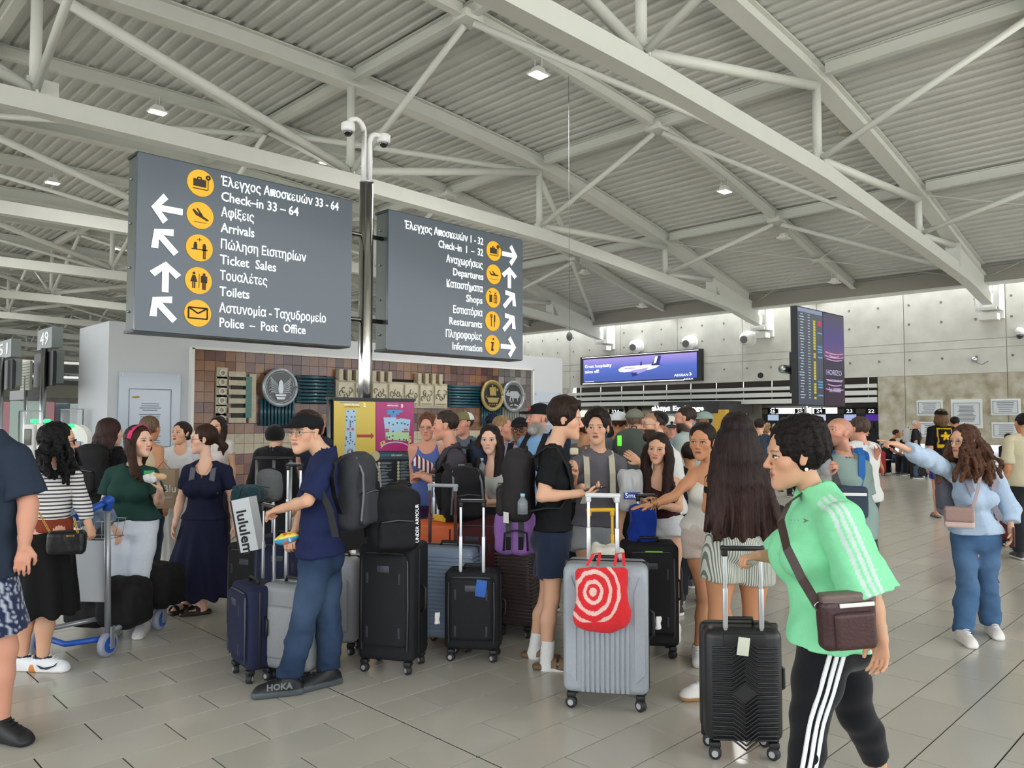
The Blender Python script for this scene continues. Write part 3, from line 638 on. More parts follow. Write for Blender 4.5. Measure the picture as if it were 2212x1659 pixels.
# medallions
def medal(cx, cy, ry, rim, face, lab):
    c = mu(cx, cy); r = ry/2.765/FPX*depth(c)
    c = V3(c[0], WY, c[2]); e = MB(); e.disc(c+V3(0, -.12, 0), (0, 1, 0), r, .16, 40); o = e.build('medallion', face, mural); o['label'] = lab
    mb = MB(); mb.tube([c+V3(r*math.cos(t), -.2, r*math.sin(t)) for t in np.linspace(0, 2*math.pi, 41)], .035, 8); mb.tube([c+V3(r*.86*math.cos(t), -.2, r*.86*math.sin(t)) for t in np.linspace(0, 2*math.pi, 41)], .012, 6); mb.build('medallion_rim', rim, o)
    return c+V3(0, -.205, 0), r, o
M_silv = mat('silver_glaze', '9aa0a6', rough=.3, metal=.4); M_silvd = mat('grey_glaze', '5d6165', rough=.4); M_gold = mat('gold_glaze', 'a8945a', rough=.35, metal=.4); M_blk2 = mat('black_glaze', '1d1c1c', rough=.3)
def rel(c, r, o, m, polys, tubes=()):
    mb = MB()
    for P in polys: mb.poly([c+V3(u*r, 0, v*r) for u, v in P], (0, -1, 0), .02)
    for P, w_ in tubes: mb.tube([c+V3(u*r, 0, v*r) for u, v in P], w_*r, 6)
    mb.build('medallion_relief', m, o)
c, r, o = medal(541, 270, 104, M_silv, M_silvd, 'grey medallion with a winged bird')
bird = [[(-.12, .3), (0, .45), (.12, .3), (.16, -.1), (.1, -.35), (-.1, -.35), (-.16, -.1)]]
wings = [([(s*.12, .1-.08*i), (s*(.45+.03*i), .35-.12*i), (s*(.62-.02*i), .55-.16*i)], .05) for s in (-1, 1) for i in range(6)]
laurel = [([(s*(.72-.08*abs(i-3)/3), -.6+.2*i), (s*(.60), -.5+.2*i)], .035) for s in (-1, 1) for i in range(6)]
rel(c, r, o, mat('silver_relief', 'b4bac0', rough=.3, metal=.3), bird+[[(-.35, -.38), (.35, -.38), (.3, -.5), (-.3, -.5)], [(-.28, -.55), (.28, -.55), (.22, -.68), (-.22, -.68)]], wings+laurel)
c, r, o = medal(1805, 317, 84, M_gold, M_blk2, 'black and gold medallion with a sailing ship')
rel(c, r, o, M_gold, [[(-.6, -.15), (.6, -.15), (.42, -.5), (-.42, -.5)], [(-.3, .0), (-.35, .55), (.25, .6), (.3, .0)]], [([(0, -.1), (0, .8)], .03), ([(-.65, -.05), (-.6, -.2)], .04)]+[([(-.35+.22*i, -.68), (-.25+.22*i, -.62)], .05) for i in range(4)]+[([(.45+.12*math.cos(t), .4+.12*math.sin(t)), (.45-.12*math.cos(t), .4-.12*math.sin(t))], .02) for t in (0, .8, 1.6, 2.4)])
c, r, o = medal(1930, 322, 84, M_silv, mat('charcoal_glaze', '3b3c3e', rough=.35), 'silver medallion with a bull')
rel(c, r, o, mat('silver_relief', 'b4bac0'), [[(-.5, .1), (-.3, .35), (.35, .35), (.55, .15), (.5, -.1), (.1, -.15), (-.3, -.1)], [(-.45, .25), (-.68, .28), (-.80, .12), (-.70, .02), (-.45, .0)]], [([(-.3, 0), (-.4, -.35), (-.2, -.4)], .06), ([(-.1, 0), (-.05, -.4)], .06), ([(.35, 0), (.4, -.35)], .06), ([(.55, .15), (.72, .0), (.7, -.25)], .025), ([(-.6, .25), (-.75, .42)], .03), ([(-.6, .25), (-.45, .42)], .03), ([(-.35, -.65), (-.1, -.6)], .06), ([(.1, -.62), (.4, -.66)], .06)])
# plaques on the white wall
def plaque(x0, y0, x1, ybot, Y, lab, cols, dirn='Y', line=True):
    a, b = atY(x0, y0, Y), atY(x1, y0, Y); zb = atY(x0, ybot, Y)[2]
    e = empty('wall_plaque', ((a[0]+b[0])/2, Y-.03, zb), lab, 'plaque')
    MB().box(((a[0]+b[0])/2, Y-.03, (a[2]+zb)/2), (b[0]-a[0], .012, a[2]-zb)).build('plaque_plate', mat('plaque_glass', cols, rough=.15), e)
    W_ = b[0]-a[0]; H_ = a[2]-zb; i0, i1, j1, j0 = a[0]+.16*W_, b[0]-.16*W_, a[2]-.2*H_, zb+.1*H_
    mb = MB()
    for p_, q_ in (((i0, j1), (i1, j1)), ((i1, j1), (i1, j0)), ((i1, j0), (i0, j0)), ((i0, j0), (i0, j1))): mb.tube([(p_[0], Y-.04, p_[1]), (q_[0], Y-.04, q_[1])], .005, 4)
    mb.build('engraved_border', mat('engraving_grey', '6d7682'), e)
    mb = MB(); z = j1-.22*H_*.8; k = 0
    while z > j0+.06:
        w2 = (i1-i0)*(.35+.2*rng.random()); c_ = (i0+i1)/2
        if k % 5 != 4: mb.box((c_, Y-.038, z), (w2, .003, .012))
        z -= .035; k += 1
    tag(mb.build('engraved_lines', mat('engraving_grey', '6d7682'), e), kind='stuff')
    mb = MB()
    for u in (a[0]+.05, b[0]-.05):
        for v_ in (a[2]-.05, zb+.05): mb.disc((u, Y-.04, v_), (0, 1, 0), .016, .01, 10)
    mb.build('fixing_screw', M_satin, e)
    MB().poly([(i0+.12*W_*u+.03, Y-.04, j1-.1*H_+.03*v_) for u, v_ in ((0, 0), (.6, -.6), (1.2, 0), (1., .8), (.3, .5))], (0, -1, 0), .003).build('emblem', mat('emblem_gold', 'b8a040'), e)
    return e
plaque(256, 803, 389, 985, WY, 'tall pale engraved glass plaque on the white wall left of the mural', 'c3cddb')
plaque(1152, 846, 1210, 960, WY, 'pale engraved plaque at the right end of the white wall', 'bcc3c8')
# ================================================================ CONCRETE WALL FITTINGS
def wallbox(name, x0, y0, x1, y1, x, t, m, par):
    a, b = atX(x0, y0, x), atX(x1, y1, x); return MB().box((x, (a[1]+b[1])/2, (a[2]+b[2])/2), (t, abs(b[1]-a[1]), abs(a[2]-b[2]))).build(name, m, par)
def onX(px, py, X): return atX(px, py, X)
ay0, ay1 = atX(1517, 753, 29.85)[1], atX(1256, 772, 29.85)[1]; az1, az0 = atX(1517, 753, 29.8)[2], atX(1517, 822, 29.8)[2]
ad = empty('advertising_screen', (29.85, (ay0+ay1)/2, az0), 'long blue airline advertising screen on the concrete wall', 'screen')
MB().box((29.86, (ay0+ay1)/2, (az0+az1)/2), (.2, ay1-ay0, az1-az0)).build('housing', M_black, ad)
M_ad = mat('ad_picture', '3a55b0', rough=.3); n_ = M_ad.node_tree.nodes; l_ = M_ad.node_tree.links
g = n_.new('ShaderNodeTexCoord'); sp_ = n_.new('ShaderNodeSeparateXYZ'); mr = n_.new('ShaderNodeMapRange'); cr = n_.new('ShaderNodeValToRGB')
l_.new(g.outputs['Generated'], sp_.inputs[0]); l_.new(sp_.outputs['Z'], cr.inputs[0])
cr.color_ramp.elements[0].color = (*srgb('2b4a9e'), 1); cr.color_ramp.elements[1].color = (*srgb('9a86cf'), 1); cr.color_ramp.elements[0].position = .15; cr.color_ramp.elements.new(.55).color = (*srgb('4560b8'), 1)
l_.new(cr.outputs[0], n_['Principled BSDF'].inputs['Emission Color']); n_['Principled BSDF'].inputs['Emission Strength'].default_value = .8
n_['Principled BSDF'].inputs['Base Color'].default_value = (.01, .01, .02, 1)
pic = MB().box((29.75, (ay0+ay1)/2, (az0+az1)/2), (.02, (ay1-ay0)*.935, (az1-az0)*.80)).build('screen_picture', M_ad, ad)
MB().box((29.74, (ay0+ay1)/2, az1-.05), (.02, (ay1-ay0)*.96, .02)).build('light_strip', glow('strip_white', 'ffffff', 1.2), ad); MB().box((29.74, (ay0+ay1)/2+.35, az0+.06), (.02, (ay1-ay0)*.85, .03)).build('light_strip', glow('strip_white', 'ffffff', 1.2), ad)
AW, AH = ay1-ay0, az1-az0
def adp(u, v): return V3(29.735, ay1-u*AW, az1-v*AH)
M_adw = glow('ad_white', 'f4eef8', .85)
ptext('lettering', 'Great hospitality', adp(.045, .40), adp(.285, .40), .155, M_adw, pic, ext=.003, offset=.001); ptext('lettering', 'takes off!', adp(.045, .585), adp(.175, .585), .155, M_adw, pic, ext=.003, offset=.001)
ptext('lettering', 'AEGEAN', adp(.80, .835), adp(.905, .835), .10, M_adw, pic, ext=.003, offset=.001); ptext('lettering', 'A STAR ALLIANCE MEMBER', adp(.045, .90), adp(.13, .90), .035, M_adw, pic, ext=.002); ptext('lettering', 'aaac', adp(.87, .955), adp(.94, .955), .08, M_adw, ad, ext=.003, offset=.001)
def adpoly(P, m, name, lift=0.): return MB().poly([adp(u, v)+V3(-lift, 0, 0) for u, v in P], (-1, 0, 0), .004).build(name, m, pic)
adpoly([(.345, .52), (.37, .45), (.41, .42), (.64, .40), (.70, .42), (.66, .52), (.60, .58), (.40, .62), (.36, .60)], glow('ad_plane', 'e3cfe6', .8), 'aeroplane_body')
adpoly([(.62, .44), (.66, .14), (.69, .12), (.70, .16), (.685, .40), (.71, .45)], glow('ad_navy', '232a66', .6), 'aeroplane_tail', .004); adpoly([(.45, .58), (.60, .50), (.57, .62), (.50, .70)], glow('ad_wing', '8a84b8', .7), 'aeroplane_wing', .005); adpoly([(.455, .66), (.50, .64), (.51, .74), (.465, .78)], glow('ad_navy', '232a66', .6), 'aeroplane_engine', .006)
adpoly([(.535, .30), (.545, .28), (.545, .42), (.53, .42)], glow('ad_navy', '232a66', .6), 'winglet', .006); adpoly([(.655, .16), (.675, .14), (.66, .36), (.64, .38)], M_adw, 'tail_stripe', .008)
ptext('lettering', 'AEGEAN', adp(.40, .515)+V3(-.01, 0, 0), adp(.49, .515)+V3(-.01, 0, 0), .06, glow('ad_navy', '232a66', .6), pic, ext=.002, offset=.001)
adpoly([(.915, .72), (.925, .74), (.932, .80), (.915, .84), (.92, .78)], M_adw, 'emblem', .003)
# air nozzles
for px, py, w_ in ((1372, 748, 'left'), (1487, 740, 'middle'), (1613, 731, 'right')):
    c = atX(px, py, 29.7); R_ = .30; e = empty('air_nozzle', c, 'white round ventilation nozzle above the advertising screen, %s of three' % w_, 'nozzle', 'white round ventilation nozzles')
    dr = V3(-.75, -.55, -.25) if False else (CAM-c)/np.linalg.norm(CAM-c)+V3(0, .35, -.1); dr /= np.linalg.norm(dr)
    MB().ball(c, R_, 24).build('ball', M_white, e); MB().tube([c, c+dr*R_*1.15], [R_*.8, R_*.62], 24).build('spout', M_white, e); MB().disc(c+dr*R_*1.16, dr, R_*.52, .02, 24).build('outlet', mat('nozzle_grey', '6f6f70'), e)
    MB().disc(c+V3(.2, 0, 0), (1, 0, 0), R_*1.1, .25, 24).build('wall_ring', M_white, e)
# wall plaques (white framed), text lines
def plq(x0, y0, x1, y1, lab, n=5):
    a, b = atX(x0, y0, 29.93), atX(x1, y1, 29.93); e = empty('framed_plaque', (29.93, (a[1]+b[1])/2, b[2]), lab, 'plaque', 'white framed plaques on the concrete wall')
    W_, H_ = a[1]-b[1], a[2]-b[2]; cy, cz = (a[1]+b[1])/2, (a[2]+b[2])/2
    MB().box((29.94, cy, cz), (.06, W_, H_)).build('frame', mat('plaque_frame', 'd8d8d2', rough=.5), e); MB().box((29.905, cy, cz), (.02, W_*.9, H_*.84)).build('plate', mat('plaque_plate_white', 'cdd2d6', rough=.3), e)
    mb = MB()
    for p_, q_ in (((-1, 1), (1, 1)), ((1, 1), (1, -1)), ((1, -1), (-1, -1)), ((-1, -1), (-1, 1))): mb.tube([(29.89, cy+p_[0]*W_*.42, cz+p_[1]*H_*.37), (29.89, cy+q_[0]*W_*.42, cz+q_[1]*H_*.37)], .008, 4)
    mb.build('border_line', mat('engraving_grey', '6d7682'), e)
    mb = MB()
    for k in range(n): mb.box((29.892, cy, cz+H_*(.26-.52*k/(n-1))), (.004, W_*(.42+.2*rng.random()), H_*.035 if n < 8 else H_*.018))
    tag(mb.build('text_lines', mat('engraving_dark', '4c5258'), e), kind='stuff')
plq(1980, 865, 2037, 898, 'white framed plaque, upper left of the group, above the man with the star shirt'); plq(2054, 863, 2123, 925, 'tall white framed plaque in the middle of the plaque group', 12); plq(2140, 862, 2205, 897, 'white framed plaque, upper right of the group')
plq(1984, 911, 2040, 944, 'white framed plaque, lower left of the group, beside the white backpack'); plq(2142, 912, 2207, 947, 'white framed plaque, lower right of the group')
# small wall camera and conduit
c = atX(2203, 722, 29.8); e = empty('wall_camera', c, 'small white dome camera high on the concrete wall at the right edge', 'camera'); MB().tube([c+V3(.15, 0, .12), c+V3(0, 0, .12), c+V3(0, 0, -.02)], [.08, .14, .14], 16).build('housing', M_cw, e); MB().ball(c+V3(0, 0, -.05), .11, 14).build('dome', mat('smoked_dome', '15171c'), e)
c = atX(2105, 777, 29.85); c2 = atX(2135, 780, 29.9); e = empty('wall_sensor', c, 'small grey sensor with a curved cable on the concrete wall', 'sensor'); MB().ball(c, .1, 12).build('sensor_body', M_satin, e)
MB().tube([c+V3(0, 0, -.05), (c+c2)/2+V3(0, 0, -.15), c2], .015, 6).build('cable', mat('grey_wire', '77797a'), e)
c = atX(1643, 811, 29.95); MB().disc(c, (1, 0, 0), .12, .05, 16).build('wall_socket_hole', mat('hole_black', '202020')); tag(bpy.data.objects['wall_socket_hole'], 'small round black opening in the concrete wall left of the departures screen', 'opening')
# ================================================================ DEPARTURES SCREEN ON ITS POST
FY = 7.6
fx0, fx1 = atY(1721, 700, FY)[0], atY(1822, 700, FY)[0]; fz1, fz0 = atY(1722, 660, FY)[2], atY(1720, 876, FY)[2]
fs = empty('departures_screen', ((fx0+fx1)/2, FY, 0), 'tall dark departures display with a purple picture half, on a steel post', 'screen')
MB().box(((fx0+fx1)/2, FY+.07, (fz0+fz1)/2), (fx1-fx0, .14, fz1-fz0)).build('housing', M_black, fs)
mxm = fx0+(fx1-fx0)*.52; H_ = fz1-fz0
lst = MB().box(((fx0+mxm)/2+.01, FY-.005, (fz0+fz1)/2), (mxm-fx0-.03, .01, H_-.05)).build('timetable_panel', mat('timetable_dark', '2c323d', rough=.25, emit='39414f', estr=.5), fs)
mb = {k: MB() for k in 'wyrb'}
for k in range(31):
    z = fz1-.16-k*(H_-.28)/31
    mb['w'].box((fx0+.22+rng.uniform(-.03, .03), FY-.012, z), (rng.uniform(.10, .26), .003, .015)); mb['w'].box((fx0+.58, FY-.012, z), (.10, .003, .014))
    if rng.random() < .75: mb['y'].box((fx0+.86, FY-.012, z), (.11, .003, .05))
    rr = rng.random()
    if rr < .18: mb['r'].box((mxm-.17, FY-.012, z), (.22, .003, .05))
    elif rr < .5: mb['b'].box((mxm-.17, FY-.012, z), (.24, .003, .03))
for k_, c_ in (('w', 'b9c2d4'), ('y', 'b8aa30'), ('r', 'b0304a'), ('b', '5a8fb8')): tag(mb[k_].build('timetable_entries', glow('tt_'+c_, c_, .28), lst), kind='stuff')
MB().box(((fx0+mxm)/2, FY-.013, fz1-.07), (mxm-fx0-.06, .004, .09)).build('header_bar', glow('tt_header', '6d7890', .5), lst)
M_pp = mat('purple_picture', '201830', rough=.2); n_ = M_pp.node_tree.nodes; l_ = M_pp.node_tree.links
g = n_.new('ShaderNodeTexCoord'); sp_ = n_.new('ShaderNodeSeparateXYZ'); cr = n_.new('ShaderNodeValToRGB'); l_.new(g.outputs['Generated'], sp_.inputs[0]); l_.new(sp_.outputs['Z'], cr.inputs[0])
els = [(0, '3a1838'), (.3, '231f38'), (.48, '2a2440'), (.56, '8a5580'), (.62, '6a4aa0'), (.75, '4a3f98'), (1, '362f55')]
cr.color_ramp.elements[0].color = (*srgb(els[0][1]), 1); cr.color_ramp.elements[1].color = (*srgb(els[-1][1]), 1)
for p_, c_ in els[1:-1]: cr.color_ramp.elements.new(p_).color = (*srgb(c_), 1)
l_.new(cr.outputs[0], n_['Principled BSDF'].inputs['Emission Color']); n_['Principled BSDF'].inputs['Emission Strength'].default_value = .33
pc = MB().box(((mxm+fx1)/2+.005, FY-.005, (fz0+fz1)/2), (fx1-mxm-.04, .01, H_-.05)).build('picture_panel', M_pp, fs)
mb = MB()
for k, (z_, w_) in enumerate(((.56, .9), (.52, .95), (.49, .8), (.53, .5), (.27, .85), (.22, .7), (.17, .9))): mb.tube([((mxm+fx1)/2+w_*.5*(fx1-mxm)*u, FY-.012, fz0+H_*z_+.04*u*u) for u in (-.9, -.4, 0, .4, .9)], .012, 5)
mb.build('picture_building', glow('pic_pink', 'b08ab0', .5), pc)
for s_, z_, h_, u0, u1 in (('HORIZO', .335, .12, .12, .82), ('YOUR NEXT TRIP STARTS HERE', .265, .05, .15, .85), ('Tel: 24008888', .155, .1, .22, .78)):
    a_ = V3(mxm+(fx1-mxm)*u0, FY-.014, fz0+H_*z_); b_ = V3(mxm+(fx1-mxm)*u1, FY-.014, fz0+H_*z_); ptext('lettering', s_, a_, b_, h_, glow('pic_text', '9a94b0', .5), pc, ext=.002)
pxm = atY(1746, 890, FY+.3)[0]
MB().tube([(pxm, FY+.3, 0), (pxm, FY+.3, fz1-.5)], .09, 20).build('post', M_chrome, fs)
MB().box((pxm-.25, FY+.35, fz0+H_*.35), (.5, .3, .95)).build('rear_box', M_black, fs)
MB().tube([atY(1690, 797, FY+.5), atY(1716, 800, FY+.5)], .1, 20).build('steel_pipe_end', M_satin, fs)  # end of a horizontal steel pipe, gives no light
# ================================================================ CHECK-IN ROW BEHIND THE OPENING
KX = 46.0
M_scr = glow('counter_screen', '9aa0c8', .75); M_num = glow('number_white', 'f4f6f8', 1.0)
for i, (px, nm, col) in enumerate(((1883, '22', '4a2c88'), (1836, '23', '9ea6d0'), (1771, '24', 'b8bcd6'), (1729, '25', 'a6accc'), (1670, '26', '9fb0c8'))):
    a = atX(px, 888, KX); e = empty('checkin_counter', (KX, a[1], 0), 'check-in counter with number %s on its overhead box' % {'22': 'twenty-two', '23': 'twenty-three', '24': 'twenty-four', '25': 'twenty-five', '26': 'twenty-six'}[nm], 'counter', 'check-in counters in the far hall')
    MB().box((KX, a[1], a[2]), (.2, .62, .3)).build('number_box', M_black, e)
    ptext('lettering', nm, (KX-.11, a[1]+.17, a[2]-.09), (KX-.11, a[1]-.17, a[2]-.09), .19, M_num, e, ext=.002, offset=.001)
    b = atX(px, 902, KX); MB().box((KX, a[1], b[2]), (.12, .66, .36)).build('counter_screen', glow('cs_'+col, col, .7), e)
    MB().box((KX+.2, a[1], .55), (.8, 1.3, 1.1)).build('counter_desk', mat('counter_grey', '5b6266', rough=.5), e)
    MB().tube([(KX+.3, a[1], 1.1), (KX+.3, a[1], 2.3)], .04, 8).build('screen_post', M_satin, e)
pn = atX(1735, 889, KX+5); MB().box((KX+5, pn[1], pn[2]), (.05, 4.6, .5)).build('window_1', glow('window_glow', 'ffffff', 1.1)); tag(bpy.data.objects['window_1'], kind='structure')  # solid panel, the window's daylight is put into its material as glow
a, b = atX(1560, 905, KX+1.5), atX(1896, 905, KX+1.5); e = tag(MB().box((KX+1.6, (a[1]+b[1])/2, 1.0), (.2, abs(a[1]-b[1])+6, 1.9)).build('back_partition', mat('partition_mix', '8f948c', rough=.6, noise=.35, nscale=2)), 'pale grey partition behind the check-in counters', 'partition')
a = atX(1632, 905, 36); e = MB().tube([(36, a[1], 0), (36, a[1], zs+.2)], .32, 20).build('column', mat('column_plaster', 'bcb8ac', rough=.7)); tag(e, 'round pale column inside the check-in opening', 'column')
# exchange kiosk: black curved fascia
EX = 28.3; c = atX(1480, 880, EX); kz1, kz0 = atX(1480, 867, EX)[2], atX(1480, 893, EX)[2]
kio = empty('exchange_kiosk', (EX+1.0, c[1], 0), 'currency exchange kiosk with a black curved fascia and white lettering', 'kiosk')
hw = abs(atX(1402, 880, EX)[1]-atX(1556, 880, EX)[1])/2
P = [(EX+.9-.9*math.cos(t)**.6, c[1]+hw*math.sin(t)) for t in np.linspace(-math.pi/2, math.pi/2, 17)]
mb = MB(); mb.add([(x, y, kz0) for x, y in P]+[(x, y, kz1) for x, y in P]+[(EX+2.5, c[1]-hw, kz0), (EX+2.5, c[1]+hw, kz0), (EX+2.5, c[1]-hw, kz1), (EX+2.5, c[1]+hw, kz1)],
    [(i, i+1, 18+i, 17+i) for i in range(16)]+[tuple(range(17))+(35, 34), tuple(range(17, 34))+(37, 36)]+[(0, 17, 36, 34), (16, 35, 37, 33), (34, 36, 37, 35)]); mb.build('fascia', M_black, kio)
lz = (kz0+kz1)/2-.13
y_a, y_b = atX(1408, 880, EX-.02)[1], atX(1518, 880, EX-.02)[1]; y_m = y_a+(y_b-y_a)*.36
ptext('lettering', 'αλλαγμα', (EX-.02, y_a, lz), (EX-.02, y_m, lz), .2, glow('fascia_letters', 'ffffff', 1.1), kio, ext=.02, offset=.003); ptext('lettering', 'Exchange', (EX-.02, y_a+(y_b-y_a)*.42, lz), (EX-.02, y_b, lz), .2, glow('fascia_letters', 'ffffff', 1.1), kio, ext=.02, offset=.003)
MB().box((EX+1.4, c[1], 1.0), (1.6, hw*1.9, 2.0)).build('booth_glass', mat('booth_glass', '8fa0a4', rough=.1), kio)
yc = atX(1546, 900, EX); MB().box((EX+.5, yc[1], kz0/2+.1), (.5, .55, kz0+.1)).build('yellow_column', mat('kiosk_yellow', 'd8a81c', rough=.4), kio); yc = atX(1452, 900, EX); MB().box((EX+.4, yc[1], kz0-.18), (.1, .7, .16)).build('yellow_panel', mat('kiosk_yellow', 'd8a81c'), kio)
for px in (1357, 1385):
    a, b = atX(px-8, 872, 32.5), atX(px+8, 925, 32.5); MB().tube([a, b], .14, 4, smooth=False).build('leaning_post', mat('brown_post', '3a2e2a', rough=.5)); o = bpy.context.scene.objects[-1]
lp = [o for o in bpy.data.objects if o.name.startswith('leaning_post')]
for o, s_ in zip(lp, ('left', 'right')): tag(o, 'dark slanted post left of the exchange fascia, %s one' % s_, 'post', 'dark slanted posts')
a = atX(1331, 889, 34); e = MB().box(a, (.1, .9, .28)).build('gate_number_sign', M_black); tag(e, 'small black overhead sign reading 32A', 'sign'); ptext('lettering', '32A', a+V3(-.06, .28, -.09), a+V3(-.06, -.28, -.09), .18, M_num, e, ext=.002)
e['label'] = 'small black overhead sign reading 32A'
# ================================================================ LEFT: CHECK-IN DESKS, SCREENS, PARTITIONS
def cbox(name, D, xc, y0, y1, xl, xr, m, par, tilt=0., m2=None):
    """box whose near vertical corner shows at pixel xc (y0..y1), running along +Y to pixel xl and along +X to pixel xr"""
    c = atD(xc, (y0+y1)/2, D); Y1_ = atX(xl, 800, c[0])[1]; X1_ = atY(xr, 800, c[1])[0]
    zt, zb = atD(xc, y0, D)[2], atD(xc, y1, D)[2]
    mb = MB().box(((c[0]+X1_)/2, (c[1]+Y1_)/2, (zt+zb)/2), (X1_-c[0], Y1_-c[1], zt-zb)); return mb.build(name, m, par), c, V3(X1_, Y1_, zt), zb
M_cg = mat('sign_grey_metal', '7d8482', rough=.35, metal=.3)
for D, xc, y0, y1, xl, xr, num, my0, my1, lab in ((13., 112, 705, 750, 79, 134, '49', 757, 833, 'check-in desk screen with number 49 above it'), (12., 24, 731, 770, -12, 44, '51', 776, 840, 'check-in desk screen at the left edge with a cropped number')):
    e = empty('desk_screen', atD(xc, 905, D)*V3(1, 1, 0), lab, 'screen', 'desk screens left of the white wall')
    o, c, X1_, zb = cbox('number_box', D, xc, y0, y1, xl, xr, M_cg, e)
    h = (X1_[2]-zb)*.62; ym = (c[1]+X1_[1])/2; wd = abs(X1_[1]-c[1])*.28
    ptext('lettering', num, (c[0]-.006, ym+wd, zb+(X1_[2]-zb)*.2), (c[0]-.006, ym-wd, zb+(X1_[2]-zb)*.2), h, M_letter, e, ext=.002)
    cbox('monitor', D-.05, xc+2, my0, my1, xl-6, xc+9, M_black, e); cbox('monitor_case', D+.15, xc+10, my0, my1-6, xc+2, xr+4, M_cg, e)
    MB().tube([(X1_[0]-.2, c[1]+.3, 0), (X1_[0]-.2, c[1]+.3, zb)], .05, 10).build('post', M_satin, e)
tb = atD(57, 812, 13.5); e = empty('timetable_board', tb*V3(1, 1, 0), 'white printed timetable board between the two desk screens', 'board')
MB().box(tb, (.04, .62, .5)).build('board', mat('paper_white', 'c4c6b8', rough=.7), e); mb = MB()
for k in range(9): mb.box(tb+V3(-.025, .0, .2-.05*k), (.01, .5, .012))
tag(mb.build('text_lines', mat('paper_lines', '76806a'), e), kind='stuff'); MB().tube([tb*V3(1, 1, 0), tb], .03, 8).build('post', M_satin, e)
# long desk canopy
c0, c1 = atD(-20, 846, 14), atD(200, 815, 26)
e = empty('desk_canopy', (c0*.5+c1*.5)*V3(1, 1, 0), 'dark and chrome canopy rails over the far check-in desks', 'canopy')
for y0, y1, m_ in ((846, 862, mat('canopy_grey', '6d7072', rough=.4)),): a, b = atD(10, y0, 15), atD(90, y1, 15); MB().box((a+b)/2, (.2, 1.2, .18)).build('canopy_box', m_, e)
a = atD(95, 830, 20); MB().box(a+V3(.9, .2, .05), (2.6, .3, .12)).build('canopy_rail', M_black, e); MB().box(a+V3(.9, .2, .2), (2.9, .3, .06)).build('canopy_rail', M_chrome, e); MB().box(a+V3(.9, .2, .42), (2.9, .3, .2)).build('canopy_rail', M_black, e); MB().box(a+V3(.9, .2, .58), (3.1, .3, .07)).build('canopy_rail', M_white, e)
MB().tube([a*V3(1, 1, 0), a], .06, 10).build('post', M_satin, e)
# coloured glass partitions
pcol = [('8c2438', 'red'), ('7f9a8c', 'green'), ('56707c', 'blue grey'), ('8c2438', 'red'), ('9aaaa8', 'pale'), ('7e2034', 'dark red')]
for k, (px0, px1, py0, py1, D, ci) in enumerate(((-10, 22, 868, 960, 15.5, 0), (22, 88, 866, 950, 15, 1), (88, 118, 868, 965, 16, 3), (118, 150, 870, 955, 16.5, 2), (150, 172, 872, 950, 17, 4), (168, 196, 862, 950, 18, 5))):
    a, b = atD(px0, py0, D), atD(px1, py0, D); zt = a[2]
    P = [V3(a[0], a[1], 0), V3(b[0], b[1], 0), V3(b[0], b[1], zt), V3(a[0], a[1], zt)]
    o = MB().poly(P, HF, .03).build('glass_partition', mat('partition_%s' % ci, pcol[ci][0], rough=.12, coat=.3)); tag(o, '%s translucent partition panel behind the kiosks, %s from the left edge' % (pcol[ci][1], ORD[k]), 'partition', 'coloured partitions on the left')
for k, (px0, px1, py0, D) in enumerate(((42, 96, 888, 12), (130, 180, 884, 12.5))):
    a, b = atD(px0, py0, D), atD(px1, py0, D); P = [V3(a[0], a[1], .9), V3(b[0], b[1], .9), V3(b[0], b[1], a[2]), V3(a[0], a[1], a[2])]
    e = empty('desk_screen_glass', V3(a[0], a[1], 0), 'clear acrylic desk shield, %s one' % ('left' if k == 0 else 'right'), 'shield', 'clear desk shields')
    MB().poly(P, HF, .012).build('glass_pane', M_glass, e)
    MB().tube([a, V3(a[0], a[1], 0)], .012, 6).tube([b, V3(b[0], b[1], 0)], .012, 6).tube([a, b], .012, 6).build('shield_frame', M_satin, e)
# self-service kiosks with green lamps
for k, (px, py0, w_, D) in enumerate(((74, 912, 24, 10.5), (102, 912, 24, 10.5))):
    c = atD(px, py0, D); W_ = w_/FPX*D; e = empty('selfservice_kiosk', c*V3(1, 1, 0), 'white self-service kiosk with a green lamp on top, %s one' % ('left' if k == 0 else 'right'), 'kiosk', 'white self-service kiosks')
    R = np.array([HR, HF, (0, 0, 1)]).T
    MB().rbox(V3(c[0], c[1], (c[2]-.02)/2), (W_, .25, c[2]-.02), .03, R).build('body', M_white, e); MB().rbox(c+V3(0, 0, .015), (.09, .05, .05), .015, R).build('status_lamp', glow('green_lamp', '1fe05a', 2.5), e)
    MB().rbox(c+V3(0, 0, -.2)-HF*.13, (W_*.62, .03, .22), .01, R).build('screen', mat('kiosk_screen', '6a6a62', rough=.2), e)
c = atD(155, 920, 8.6); e = empty('selfservice_kiosk', c*V3(1, 1, 0), 'large white kiosk with a rounded head and a touch screen', 'kiosk', 'white self-service kiosks'); R = np.array([HR, HF, (0, 0, 1)]).T
r_ = .18; P = [c+HR*r_*math.cos(t)*1.0+V3(0, 0, -.16+r_*math.sin(t)) for t in np.linspace(0, math.pi, 15)]+[c-HR*r_+V3(0, 0, -.6), c+HR*r_+V3(0, 0, -.6)]
MB().poly(P, HF, .12).build('rounded_head', M_white, e); MB().box(V3(c[0], c[1], (c[2]-.6)/2)+HF*.06, (.3, .16, c[2]-.6), R).build('pedestal', M_white, e)
MB().rbox(c+HR*.03+V3(0, 0, -.3)-HF*.02, (.17, .03, .26), .01, R).build('screen', mat('kiosk_screen_blue', '7d8ea4', rough=.2), e); MB().rbox(c-HR*.03+V3(0, 0, .0)-HF*.01, (.12, .04, .04), .012, R).build('status_lamp', glow('green_lamp', '1fe05a', 2.5), e)
